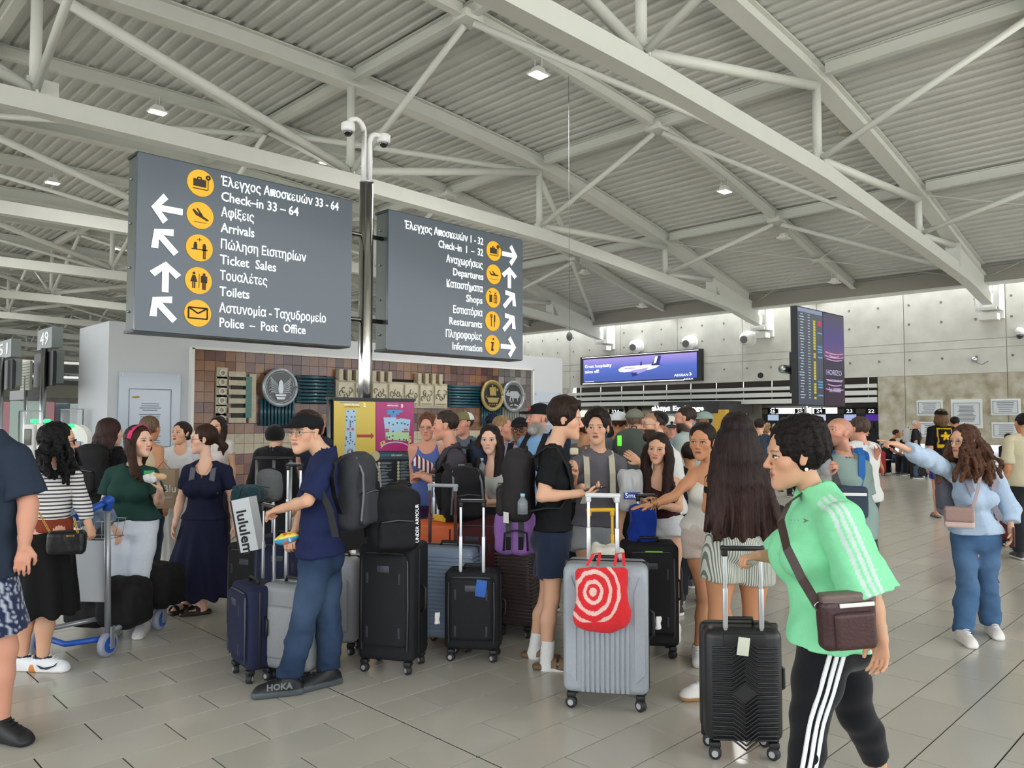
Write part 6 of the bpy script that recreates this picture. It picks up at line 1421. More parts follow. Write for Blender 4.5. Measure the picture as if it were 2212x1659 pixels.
suitcase('black suitcase standing behind the white paper bag', gz(530, 1385), -18, .38, .70, .26, '1c1c1e', 'soft')
suitcase('pale grey suitcase just visible behind the boy in the cap', gz(722, 1418), -5, .30, .66, .24, 'a9abb2', 'hard')
suitcase('black wheeled suitcase with chevron ribs pulled by the woman in green', gz(1612, 1648), -3, .365, .62, .22, '1d1e20', 'chevron', handle=1.0, hw=.17, tagc=('d8dccb', (-.01, .545), (.055, .085)), hpos=.1, tilt=0, hcol='d3d6d9', wr=.03)
# green tag, white tags
c = atD(1412, 1191, 5.25); e = MB().rbox(c, (.115, .055, .004), .001, rotz(-4)).build('luggage_tag', mat('tag_green', '8ee02c', rough=.5, emit='8ee02c', estr=.1)); tag(e, 'bright green luggage tag on top of the black suitcase', 'tag')
for (px, py, D, lab) in ((1423, 1345, 4.45, 'crumpled white airline tag at the side of the silver suitcase'), (945, 1335, 5.05, 'white airline tag on the side of the small black suitcase')):
    c = atD(px, py, D); f = F(); f.rbox(c, (.018, .006, .038), .005, rotz(20)); f.disp(lambda P: .004*wob(P, (90, 90, 90))); o = sdfmesh('airline_tag', [(f, .003)], M_knit, None, 'e4e4e2'); tag(o, lab, 'tag', 'white airline tags')
# bags on cases
RK_, RL_ = backpack('black rucksack with white lettering lying on the large black suitcase', atD(850, 1122, 4.85), yawv(20), .33, .40, .22, '17181b', None, lean=-.5, straps=True)
text('lettering', 'UNDER ARMOUR', RL_(.13, .145, -.13), RL_(.13, .13, .1)-RL_(.13, .145, -.13), -HR, .030, M_letter, RK_, ext=.001)
c = atD(768, 1062, 4.75); BPK, _ = backpack('grey and black backpack worn by the boy in the cap', c, yawv(70), .29, .46, .20, '3b3c42', '7d7e84', lean=.12, straps=False)
backpack('black and grey backpack standing on the burgundy suitcase', atD(1000, 1068, 5.95), yawv(20), .33, .40, .22, '1c1c1f', '6d7076')
backpack('small grey backpack on top of the cases behind the boy', atD(583, 1050, 6.6), yawv(-20), .22, .26, .15, '6a6d6e', None, straps=False)
soft_bag('jacket', 'folded dark teal jacket lying beside the small grey backpack', atD(535, 1068, 6.3), (.22, .20, .14), rotz(0), '26434c', 'jacket', M_fab, .02)
soft_bag('handbag', 'lilac travel bag standing on the brown suitcase', atD(1113, 1150, 5.55), (.29, .16, .31), rotz(-25), 'a878c8', 'bag', None, .008)
for x in (-.05, .04): MB().sweep([(-.018, -.002), (.018, -.002), (.018, .002), (-.018, .002)], [atD(1113+x*300, 1188, 5.44), atD(1113+x*300, 1160, 5.42), atD(1113+x*300, 1120, 5.44), atD(1113+x*200, 1100, 5.5)], HR).build('bag_strap', M_black, bpy.data.objects['handbag'])
MB().tube([atD(1088, 1190, 5.42), atD(1090, 1152, 5.40), atD(1113, 1146, 5.39), atD(1138, 1152, 5.40), atD(1140, 1190, 5.42)], .008, 8).build('bag_piping', mat('dark_purple', '2a1a38'), bpy.data.objects['handbag'])
# red target tote on the silver suitcase
def tote():
    P = [(1262, 1228), (1250, 1290), (1232, 1336), (1240, 1353), (1290, 1362), (1345, 1356), (1350, 1300), (1360, 1236), (1372, 1222), (1340, 1218), (1316, 1226), (1290, 1218), (1272, 1216)]
    D0 = depth(g7)-.14; e = empty('tote_bag', atD(1300, 1290, D0), 'red cotton tote with white concentric rings hanging on the silver suitcase', 'bag')
    W = [atD(x, y, D0) for x, y in P]; f = F(); c = atD(1302, 1292, D0); R = rotz(8)
    f.rbox(c+UP*.01, (.145, .028, .155), .03, R, .02); f.ell(c-UP*.09, (.16, .045, .10), R, .04); f.disp(lambda P: .006*wob(P, (30, 30, 18), 2)+.003*wob(P, (70, 70, 50)))
    ctr = atD(1278, 1276, D0); red, whi = np.array(srgb('e02e36')), np.array(srgb('eec8c0'))
    def col(Q):
        u = (Q-ctr)@R[:, 0]; v = (Q-ctr)[:, 2]; r = np.sqrt((u*1.15)**2+v*v)+.004*wob(Q, (60, 60, 60)); m = (r < .024) | ((r > .045) & (r < .066)) | ((r > .098) & (r < .120)) | ((r > .155) & (r < .175)); return np.where((m & (v > -.16+.25*np.maximum(u-.1, 0)))[:, None], whi, red)
    o = sdfmesh('bag_body', [(f, .0042)], M_fab, e, col)
    mb = MB()
    for x0, x1, xt in ((1268, 1292, 1288), (1328, 1348, 1338)):
        mb.sweep([(-.008, -.002), (.008, -.002), (.008, .002), (-.008, .002)], [atD(x0, 1222, D0), atD(xt-6, 1196, D0+.05), atD(xt+8, 1194, D0+.09), atD(x1, 1222, D0)], HR)
    mb.build('bag_strap', mat('tote_red', 'e02e36', rough=.9), e)
tote()
soft_bag('tote_bag', 'crumpled off-white cotton bag on the yellow-handled suitcase', atD(1312, 1198, 4.75), (.20, .14, .12), rotz(5), 'ddd8cc', 'bag', M_fab, .014, .007)
soft_bag('jacket', 'royal blue jacket draped over the black suitcase handle', atD(1388, 1140, 5.45), (.20, .10, .30), rotz(0), '1c3a9c', 'jacket', M_fab, .016, .008)
# clear plastic shopping bag
f = F(); c = atD(1362, 1060, 5.6); f.rbox(c, (.085, .06, .15), .05, rotz(0)); f.disp(lambda P: .014*wob(P, (40, 40, 20), 4)); e = empty('plastic_bag', c, 'see-through plastic shopping bag with a blue band held beside the grey t-shirt', 'bag'); sdfmesh('bag_body', [(f, .007)], mat('thin_plastic', 'dfe3e6', rough=.15, alpha=.6, spec=.8), e, None)
MB().rbox(c-HF*.064-UP*.03, (.12, .004, .05), .001, rotz(0)).build('blue_band', mat('smart_blue', '2f4aa8'), e); text('lettering', 'Smu', c-HF*.07-UP*.045-HR*.05, HR, UP, .05, M_letter, e, ext=.001)
MB().rbox(c-HF*.02-UP*.10, (.10, .05, .08), .02, rotz(0)).build('contents', mat('bag_contents', 'c8786e', rough=.6, noise=.5, nscale=30), e)
# chips bag in the boy's far hand
c = atD(619, 1163, 4.63); f = F(); f.ell(c, (.075, .028, .036), rotz(0)@np.array(Matrix.Rotation(-.25, 3, 'Y')), .0); f.disp(lambda P: .004*wob(P, (60, 60, 60)))
def chc(Q):
    u = (Q-c)@HR; v = Q[:, 2]-c[2]-.2*u; n_ = wob(Q, (70, 70, 70), 1); C = np.where((v > .004)[:, None], np.array(srgb('e8d040')), np.array(srgb('3a9ccc'))); C = np.where((n_ > .55)[:, None], np.array(srgb('e06a30')), C); return np.where((n_ < -.7)[:, None], np.array(srgb('f0eee8')), C)
o = sdfmesh('snack_bag', [(f, .0035)], mat('foil', '808080', rough=.25, attr=True, spec=.7), None, chc); tag(o, 'yellow, blue and orange snack bag in the hand of the boy in the cap', 'snack')
# white paper bag with lettering, kraft bag
R_ = rotz(-12)@np.array(Matrix.Rotation(-.22, 3, 'Y')); c = atD(537, 1132, 5.3); e = empty('paper_bag', c, 'white paper carrier bag with large black lettering, tilted', 'bag')
MB().box(c, (.135, .10, .36), R_).build('bag_body', mat('paper_bag_white', 'd5dade', rough=.6), e); MB().box(c-R_[:, 0]*.072, (.012, .102, .36), R_).build('bag_side', M_black, e)
text('lettering', 'lululem', c-R_[:, 1]*.053+R_[:, 0]*-.042+R_[:, 2]*.105, -R_[:, 2], R_[:, 0], .105, mat('print_black', '15151a'), e, ext=.001, offset=.002)
MB().tube([c+R_[:, 2]*.18-R_[:, 0]*.04, c+R_[:, 2]*.25, c+R_[:, 2]*.18+R_[:, 0]*.04], .004, 5).build('cord_handle', M_black, e)
c = atD(352, 1055, 7.2); e = empty('paper_bag', c, 'brown kraft paper shopping bag behind the woman in dark green', 'bag'); R_ = rotz(5); MB().box(c, (.25, .12, .36), R_).build('bag_body', mat('kraft', 'a08a72', rough=.8), e); text('lettering', 'nBlu', c-R_[:, 1]*.062+R_[:, 0]*-.03-UP*.03, HR, UP, .10, mat('kraft_print', 'e0dcd6'), e, ext=.001); text('lettering', 'RESORT', c-R_[:, 1]*.062+R_[:, 0]*.0-UP*.09, HR, UP, .03, mat('kraft_print', 'e0dcd6'), e, ext=.001)
MB().tube([c+UP*.18-R_[:, 0]*.06, c+UP*.25, c+UP*.18+R_[:, 0]*.06], .004, 5).build('cord_handle', mat('kraft_cord', '7d6a55'), e)
# ---- luggage trolley
def trolley():
    D = 5.25; M_tf = mat('trolley_grey', 'a9adb3', rough=.35, metal=.6); M_tb = mat('trolley_blue', '2458b8', rough=.4)
    w0 = gz(232, 1418); w1 = gz(345, 1360); w2 = gz(132, 1395); e = empty('luggage_trolley', w0, 'grey luggage trolley with blue handle and blue wheels', 'trolley'); fw = nrm(w1-w0)
    lat = nrm(np.cross(fw, UP)); lat = lat if lat@HR < 0 else -lat
    A = w0; B = w0+lat*.50
    for k, c in enumerate((A, B, w1, )):
        c = c*V3(1, 1, 0)+UP*.082; ax = nrm(lat+fw*.15) if k != 2 else nrm(lat)
        q = MB(); q.tube([c-ax*.022, c-ax*.016, c+ax*.016, c+ax*.022], [.072, .082, .082, .072], 24); wh = q.build('wheel', mat('wheel_grey_rubber', '9a9fb0', rough=.6), e); MB().disc(c, ax, .056, .048, 20).build('wheel_disc', M_tb, wh); MB().disc(c, ax, .018, .07, 12).build('axle', M_tf, wh)
        MB().box(c+UP*.05-ax*.036, (.04, .012, .15), np.array([fw, ax, UP]).T).build('fork', M_tf, e)
    up0 = atD(247, 1105, D-.05)
    for c, lab in ((A, 0), (B, 1)):
        t = V3(c[0], c[1], 0)+UP*up0[2]-fw*.04; MB().tube([c*V3(1, 1, 0)+UP*.15, t], .021, 12).build('upright', M_tf, e)
    tA, tB = A*V3(1, 1, 0)+UP*up0[2]-fw*.04, B*V3(1, 1, 0)+UP*up0[2]-fw*.04
    MB().tube([tA+UP*.0, tA+UP*.05, tA+UP*.06-fw*.02], [.03, .034, .03], 14).build('handle_knob', M_tb, e); hl = [tA+UP*.06, lerp(tA, tB, .12)-fw*.06+UP*.02, lerp(tA, tB, .35)-fw*.11-UP*.05, lerp(tA, tB, .6)-fw*.12-UP*.075, tB-fw*.05-UP*.05, tB]
    MB().tube(hl, .024, 12).build('push_bar', M_tb, e); MB().ball(tA+UP*.065, (.045, .045, .035), 14).build('brake_lever', M_tb, e)
    zt, zb = zpx(1172, D), zpx(1306, D); m_ = lerp(A, B, .5)*V3(1, 1, 0)
    MB().rbox(m_+fw*.03+UP*(zt+zb)/2, (.46, .02, zt-zb), .01, np.array([lat, fw, UP]).T).build('advert_panel', mat('trolley_panel', 'd3d8de', rough=.4), e)
    # wire basket
    mb = MB(); b0 = m_+fw*.10; zt2 = zpx(1132, D); zb2 = zpx(1170, D)
    for z, g_ in ((zt2, .16), (zb2, .13)): mb.tube([b0+lat*.21-fw*g_*.3+UP*z, b0-lat*.21-fw*g_*.3+UP*z, b0-lat*.21+fw*g_+UP*z, b0+lat*.21+fw*g_+UP*z, b0+lat*.21-fw*g_*.3+UP*z], .004, 5)
    for i in range(9):
        u = -.21+.42*i/8
        for v in (-.05, .15): mb.tube([b0+lat*u+fw*v+UP*zt2, b0+lat*u*.95+fw*v*.85+UP*zb2], .003, 4)
    mb.build('wire_basket', M_tf, e)
    mb = MB(); L_ = np.linalg.norm(w1-w0)
    for s_ in (A, B): mb.tube([s_*V3(1, 1, 0)+UP*.16, lerp(s_, w1, .5)*V3(1, 1, 0)+UP*.17, w1*V3(1, 1, 0)+UP*.19], .018, 8)
    mb.build('base_frame', M_tf, e); MB().tube([A*V3(1, 1, 0)+UP*.12+fw*.02, lerp(A, B, .5)*V3(1, 1, 0)+UP*.10-fw*.08, B*V3(1, 1, 0)+UP*.12+fw*.02], .02, 8).build('blue_bumper', M_tb, e)
    return m_, fw, lat, b0, zt2
tm_, tfw, tlat, tb0, tzt = trolley()
Rt_ = np.array([tlat, tfw, UP]).T
soft_bag('duffel_bag', 'black duffel bag at the back of the luggage trolley, reaching to the dress', atD(325, 1262, 5.95), (.50, .34, .34), rotz(-10), '151516', 'bag', None, .014, .012)
soft_bag('duffel_bag', 'black holdall standing behind the upright of the luggage trolley', atD(270, 1300, 5.55), (.34, .30, .36), rotz(-12), '1a1a1c', 'bag', None, .012, .011)
soft_bag('duffel_bag', 'black ribbed bag low on the trolley behind its white panel', atD(198, 1325, 5.75), (.34, .24, .18), rotz(-12), '121213', 'bag', None, .006, .011)
soft_bag('jacket', 'light blue denim jacket bundled in the trolley basket', tb0+UP*(tzt+.02)+tfw*.04, (.34, .18, .14), Rt_, '8fa3bd', 'jacket', M_denim, .022, .007)
# second trolley behind the boy, with a seated traveller's things
e = empty('baggage_cart', atD(590, 1100, 7.2)*V3(1, 1, 0), 'chrome frame of a baggage cart behind the boy', 'cart'); b_ = atD(590, 1100, 7.2)*V3(1, 1, 0)
for x in (-.16, .0, .16): MB().tube([b_+HR*x, b_+HR*x+UP*1.25], .014, 8).build('upright', M_satin, e)
MB().tube([b_-HR*.18+UP*1.25, b_+HR*.18+UP*1.25], .018, 8).build('handle_bar', M_black, e); MB().box(b_+UP*.3+HF*.2, (.4, .5, .05)).build('platform', M_satin, e)
# far luggage
suitcase('red suitcase far away by the waiting bench', gz(1897, 1028), -10, .42, .70, .26, 'b02030', 'ribh'); suitcase('black suitcase on the floor beside the far bench', gz(1992, 1035), 10, .40, .60, .26, '1c1c1e', 'soft'); suitcase('dark red suitcase cropped at the right edge behind the pointing woman', gz(2208, 1185), 5, .3, .52, .22, '7a1f1c', 'hard')
# ================================================================ PEOPLE IN THE HALL
def col_stripes(c1, c2, period, frac=.5, axis=2, lo=None):
    a1, a2 = np.array(srgb(c1)), np.array(srgb(c2))
    def fn(P, C, j, D):
        u = P[:, 2] if axis == 2 else (P-j['P'])@(HR if axis == 0 else HF); m = ((u/period) % 1) < frac; return np.where(m[:, None], a2, a1)
    return fn
def stripe_mat(name, c1, c2, scale, axis='Z', width=.5):
    m = mat(name, c1, rough=.9); n = m.node_tree.nodes; l = m.node_tree.links; g = n.new('ShaderNodeNewGeometry'); s = n.new('ShaderNodeSeparateXYZ'); mu_ = n.new('ShaderNodeMath'); fr = n.new('ShaderNodeMath'); gt = n.new('ShaderNodeMath'); mx = n.new('ShaderNodeMix'); mx.data_type = 'RGBA'
    tc = n.new('ShaderNodeTexCoord'); l.new(tc.outputs['Object'], s.inputs[0]); l.new(s.outputs[axis], mu_.inputs[0]); mu_.operation = 'MULTIPLY'; mu_.inputs[1].default_value = scale; l.new(mu_.outputs[0], fr.inputs[0]); fr.operation = 'FRACT'; l.new(fr.outputs[0], gt.inputs[0]); gt.operation = 'GREATER_THAN'; gt.inputs[1].default_value = width
    l.new(gt.outputs[0], mx.inputs[0]); mx.inputs[6].default_value = (*srgb(c1), 1); mx.inputs[7].default_value = (*srgb(c2), 1); l.new(mx.outputs[2], n['Principled BSDF'].inputs['Base Color']); return m
def speck(c1, c2, fr, th):
    a1, a2 = np.array(srgb(c1)), np.array(srgb(c2))
    return lambda P, C, j, D: np.where((wob(P, fr, 2)+.6*wob(P, np.array(fr)*2.1, 5) > th)[:, None], a2, a1)
def strap(I, pts, w, color, name='strap', par=None, t=.003):
    P = [atD(x, y, D) for x, y, D in pts]
    MB().sweep([(-w/2, -t), (w/2, -t), (w/2, t), (-w/2, t)], P, I['Rt'] if abs(I['Rt']@HR) > .4 else HR, smooth=False).build(name, mat('strap_'+color, color, rough=.7), par or I['root'])
def ribbon(pts, w, lat, m, name, par, t=.002): MB().sweep([(-w/2, -t), (w/2, -t), (w/2, t), (-w/2, t)], pts, lat).build(name, m, par)
def necklace(I, drop=.10, m=None, pend=True):
    N, Fc, sh = I['j']['N'], I['Fc'], I['sh']; pts = [N+sh*(.06*math.cos(t))+Fc*(.045+.055*math.sin(t)**1)-UP*(drop*max(math.sin(t), 0)**1.5-.015) for t in np.linspace(-.2, math.pi+.2, 17)]
    o = MB().tube(pts, .0018, 4).build('necklace', m or mat('gold_chain', 'b9954a', rough=.3, metal=1.), I['root'])
    if pend: MB().rbox(pts[8]-UP*.012+Fc*.004, (.014, .004, .02), .002, frame(-Fc)).build('pendant', mat('gold_chain', 'b9954a'), o)
def pack_on(I, label, color, w=.29, h=.42, d=.17, accent=None, off=.0, dz=-.02, bottle=None, straps=None, det=.011):
    j = I['j']; bk = -I['Fc']; c = lerp(j['C'], j['N'], .25)+bk*(.115*I['b']+d*.5+off)+UP*dz
    e, L = backpack(label, c, bk, w, h, d, color, accent, straps=False, det=det, bottle=bottle, vert=I['NK'])
    m = mat('strap_'+(straps or '121214'), straps or '121214', rough=.8)
    for n_, s_ in (('r', 1), ('l', -1)):
        a = c+I['sh']*s_*.09+UP*h*.40-bk*d*.4; top_ = lerp(j['N'], j[n_+'S'], .55)+UP*(.062*I['sc']); fr = lerp(j['N'], j[n_+'S'], .62)+I['Fc']*(.118*I['b'])-UP*.06; lo = lerp(j['C'], j[n_+'S'], .35)+I['Fc']*.135*I['b']-UP*.10; sd = j['C']+I['sh']*s_*(.19*I['b'])-UP*.17; en = c+I['sh']*s_*.13-UP*h*.38
        MB().sweep([(-.028, -.005), (.028, -.005), (.028, .005), (-.028, .005)], [a, top_-I['Fc']*.03, top_+I['Fc']*.035, fr, lo, sd+I['Fc']*.06, sd-I['Fc']*.03, en], I['sh']).build('shoulder_strap', m, e)
    return e
HB = '1f1712'
BN, DB, LB, BK, GR = '4a3020', '2c1c14', '8a6844', '141012', '7c7874'
# ---- the boy in the black cap
I = person('boy in a black cap, glasses, navy polo and blue jeans holding a silver suitcase handle', 672, 4.68, h=1.66, yaw=-55, hy=-26, hp=2, skin='light', det=3, b=.95, hs=1.02, eye='3a2a1c', lip='b9807a',
    J=dict(Hd=(660, 935, -.02), N=(703, 984, 0), P=(688, 1195, 0), lS=(703, 1018, -.17), rS=(688, 1004, .17), lE=(664, 1082, -.26), lW_=(604, 1100, -.12), rE=(655, 1110, .14), rW_=(637, 1150, .02), lH=(682, 1215, -.09), rH=(702, 1212, .09), lK=(655, 1340, -.12), lA=(622, 1462, -.14), rK=(708, 1338, .06), rA=(708, 1446, .02)),
    toes=dict(l=-72, r=-50), top=dict(color='20294f', sleeve=.86, hem=1196, loose=.022, collar=1, wide=.012, fold=.006, name='polo_shirt'), bottom=dict(kind='jeans', color='283a56', fade=1, loose=.016, wide=.012, fold=.008), shoes=dict(color='1c1d20', sole='4d5459', size=1.12, soleh=.038, lace='1c1d20'), hair=dict(style='short', color='2a1a12', vol=.004), cap=dict(color='1a1b1f'), glasses='wire', hands=('hold', 'grip'), palm=dict(l=-UP, r=-UP))
t_ = I['j']['lT']; rx = np.cross(t_, UP); c = V3(*I['j']['lA'][:2], 0)-rx*.052+t_*.12+UP*.052
text('lettering', 'HOKA', c, -t_, UP, .05, mat('shoe_print', '6f7276'), I['root'], ext=.001, offset=.002)
j = I['j']; ribbon([atD(742, 985, 4.62), atD(722, 1000, 4.50), atD(716, 1030, 4.45), atD(722, 1070, 4.47), atD(735, 1110, 4.55)], .05, nrm(HR*.7-HF*.7), M_black, 'shoulder_strap', BPK)
ribbon([atD(692, 1058, 4.42), atD(712, 1100, 4.45), atD(725, 1160, 4.5)], .04, HR, mat('strap_2a2a2e', '2a2a2e'), 'waist_strap', BPK)
# ---- teen in black and teen in grey
I = person('teenager in a black t-shirt and navy shorts looking at his phone, seen in profile', 1196, 5.12, h=1.75, yaw=86, hy=74, hp=6, skin='light', det=3, b=.93, hs=1.03, mouth=.6,
    J=dict(Hd=(1222, 907, 0), N=(1194, 968, 0), P=(1196, 1160, 0), rS=(1188, 1003, -.16), lS=(1200, 1001, .16), rE=(1170, 1073, -.20), rW_=(1252, 1066, -.20), lE=(1215, 1075, .18), lW_=(1258, 1050, .05), rH=(1196, 1172, -.08), lH=(1192, 1172, .08), rK=(1192, 1290, -.10), rA=(1180, 1428, -.12), lK=(1182, 1290, .10), lA=(1153, 1400, .12)),
    toes=dict(r=84, l=70), top=dict(color='17181a', sleeve=.62, hem=1142, loose=.018, fold=.005), bottom=dict(kind='shorts', color='202a40', leg=.62, loose=.018, wide=.02), shoes=dict(color='7a6248', kind='clog', sole='6a543c', soleh=.04, sock='e8e8e6', sockh=.33), hair=dict(style='tousled', color='33221a', vol=.008, seed=4), hands=('cup', None), palm=dict(r=UP, rt=1), handdir=dict(r=HR+UP*.15))
PHN = MB().rbox(atD(1284, 1055, 4.90), (.075, .14, .009), .004, np.array([nrm(HF), nrm(HR+UP*.2), nrm(UP-HR*.2)]).T).build('phone', mat('phone_black', '111318', rough=.15)); tag(PHN, 'black smartphone lying in the palm of the teenager in black', 'phone')
pk = pack_on(I, 'large dark brown-black backpack worn by the teenager in the black t-shirt', '2b2729', w=.31, h=.46, d=.22, dz=-.09, det=.009, off=.01)
b_ = atD(1129, 1083, 4.95); e = empty('water_bottle', b_, 'small clear water bottle with a blue cap in the teenager backpack side pocket', 'bottle'); MB().tube([b_-UP*.08, b_+UP*.0, b_+UP*.022, b_+UP*.03], [.033, .033, .016, .014], 16).build('bottle_body', mat('bottle_plastic', 'c8d4da', rough=.08, trans=.6, alpha=.7), e); MB().tube([b_+UP*.03, b_+UP*.05], .016, 14).build('bottle_cap', mat('bottle_cap_blue', '9cc4e6', rough=.4), e)
MB().box(atD(1093, 1118, 5.02), (.05, .004, .07), rotz(-50)).build('sewn_label', M_white, pk)
I = person('teenager in a grey t-shirt and pale grey shorts with a beige backpack strap', 1292, 5.75, h=1.73, yaw=-8, hy=-14, hp=0, skin='light', det=3, b=.97, mouth=1.3, lip='c07a76',
    J=dict(Hd=(1290, 925, 0), N=(1292, 978, .03), rS=(1246, 1005, 0), lS=(1336, 1003, 0), P=(1290, 1150, .03), rE=(1232, 1068, .05), rW_=(1242, 1020, -.20), lE=(1343, 1085, 0), lW_=(1336, 1152, -.08)),
    toes=dict(l=-10, r=-20), top=dict(color='66636a', sleeve=.72, hem=1136, loose=.022, fold=.006, wide=.012), bottom=dict(kind='shorts', color='a9adb2', leg=.45, loose=.02, wide=.02, waist=1120), shoes=dict(color='dcdcd8'), hair=dict(style='tousled', color='241812', vol=.012, seed=9, fringe=.012), hands=('hold', 'relax'), palm=dict(r=-HF*.2-HR, l=HR*.3+HF))
for s_, n_ in ((1, 'r'), (-1, 'l')):
    j = I['j']; a = lerp(j['N'], j[n_+'S'], .60); ribbon([a-I['Fc']*.06+UP*.03, a+UP*.062, a+I['Fc']*.075+UP*.02, a+I['Fc']*.132-UP*.09, a+I['Fc']*.14-UP*.22, a+I['Fc']*.13+I['sh']*s_*.03-UP*.30], .042, I['sh'], mat('strap_beige', 'bdb8a4', rough=.8), 'backpack_strap', I['root'], .005)
backpack('beige backpack of the teenager in grey, only its edge showing behind him', atD(1292, 1060, 6.05), HF, .28, .42, .14, 'a9a592', None, straps=False, det=.014)
MB().rbox(atD(1240, 975, 5.5), (.06, .03, .05), .012, rotz(0)).build('snack', mat('snack_beige', 'd8d0b4', rough=.7)); tag(bpy.data.objects['snack'], 'pale wrapped snack in the raised hand of the teenager in grey', 'snack')
# ---- girls
I = person('smiling girl with long dark hair, burgundy sleeveless top and white shorts', 1425, 5.8, h=1.60, yaw=-12, hy=-22, hp=4, hr=-4, fem=1, b=1.0, skin='light', det=3, lip='c2706c', mouth=.4, hs=.95,
    J=dict(Hd=(1421, 970, -.02), N=(1424, 1028, 0), P=(1432, 1135, .05), rS=(1383, 1048, 0), lS=(1462, 1046, .02), rE=(1378, 1092, -.10), rW_=(1400, 1080, -.28), lE=(1466, 1098, -.12), lW_=(1425, 1092, -.30)),
    top=dict(color='3c1a26', sleeve=0, hem=1118, loose=.010, neck=.05, strap=.7), bottom=dict(kind='shorts', color='d8dcdf', leg=.22, loose=.024, wide=.03, waist=1112), shoes=dict(color='e8e8e6'), hair=dict(style='long', color='2c1a14', tip='3a2018', len=.40, mode='both', n=22, seed=3, thick=.024), hands=('relax', 'relax'), palm=dict(l=-UP, r=-UP))
I = person('girl in a white tank top and pale pink shorts reaching out over the luggage', 1532, 5.2, h=1.66, yaw=-40, hy=-32, hp=3, fem=1, b=.98, skin='tan', det=3, lip='b86a60', mouth=.8,
    J=dict(Hd=(1517, 955, -.02), N=(1535, 1012, 0), P=(1525, 1150, .02), rS=(1500, 1024, .02), lS=(1565, 1030, .0), rE=(1456, 1072, -.12), rW_=(1408, 1090, -.22), lE=(1580, 1095, .1), lW_=(1575, 1150, .1), rK=(1522, 1285, 0), rA=(1509, 1418, -.02), lK=(1560, 1290, .08), lA=(1562, 1410, .1)),
    toes=dict(r=-12, l=-30), top=dict(color='dedbd2', sleeve=0, hem=1142, loose=.008, neck=.06, strap=.5), bottom=dict(kind='shorts', color='d9c8bc', leg=.38, loose=.014, wide=.018, waist=1128), shoes=dict(color='e2e4e6', sole='d9d6c8', lace='ffffff'), hair=dict(style='tail', color='241812', len=.2), hands=('flat', None), palm=dict(r=-UP, rt=1), handdir=dict(r=-HR-UP*.1))
for k, (px, py) in enumerate(((1404, 1088), (1412, 1086), (1418, 1084))): c = atD(px, py, 4.985); MB().tube([c+.031*(UP*math.cos(t)+HF*math.sin(t)) for t in np.linspace(0, 6.28, 15)], .0035, 5).build('bracelet', mat('gold_chain', 'b9954a', rough=.3, metal=1.) if k else M_black, I['root'])
M_tick = stripe_mat('ticking_stripe', 'c6c8bd', '70766c', 95., 'X', .55)
_n = M_tick.node_tree.nodes; _m = [q for q in _n if q.type == 'MATH' and q.operation == 'MULTIPLY'][0]; _t = [q for q in _n if q.type == 'TEX_COORD'][-1]; _v = _n.new('ShaderNodeVectorMath'); _v.operation = 'DOT_PRODUCT'; _v.inputs[1].default_value = tuple(HR*.94+HF*.34); M_tick.node_tree.links.new(_t.outputs['Object'], _v.inputs[0]); M_tick.node_tree.links.new(_v.outputs['Value'], _m.inputs[0])
I = person('girl with very long dark brown hair seen from behind, black top and striped shorts', 1590, 4.55, h=1.72, yaw=172, hy=178, fem=1, b=1.04, skin='tan', det=3,
    J=dict(Hd=(1590, 938, 0), N=(1592, 1012, 0), P=(1596, 1168, 0), lS=(1540, 1040, 0), rS=(1643, 1040, .02), lE=(1529, 1098, .05), lW_=(1560, 1090, .25), rE=(1652, 1115, .06), rW_=(1625, 1160, .15), lH=(1560, 1190, 0), rH=(1630, 1190, .02), lK=(1552, 1335, -.02), lA=(1538, 1470, -.06), rK=(1626, 1340, .06), rA=(1632, 1465, .1)),
    toes=dict(l=-78, r=170), top=dict(color='18181c', sleeve=.42, hem=1120, loose=.007, fold=.003), bottom=dict(kind='shorts', color='b4b6a8', leg=.44, loose=.024, wide=.022, waist=1124, mat=M_tick, fold=.004), shoes=dict(color='dad8d2', sole='a87e50', stripes='1e1e20', size=1.05, lace='f0f0ee', sock='e4e4e6', sockh=.16), hair=dict(style='long', color='281b1a', tip='3a241f', len=.60, mode='back', n=26, w=.20, seed=5, thick=.030), hands=(None, None))
MB().tube([I['j']['P']+UP*(.145)+I['sh']*.155*math.cos(t)+I['Fc']*.115*math.sin(t) for t in np.linspace(0, 6.2832, 25)], .009, 6).build('waistband', M_white, I['root'])
soft_bag('handbag', 'black shoulder bag behind the long-haired girl', atD(1668, 1125, 4.6), (.14, .10, .20), rotz(10), '151517', 'bag', None, .008, .009)
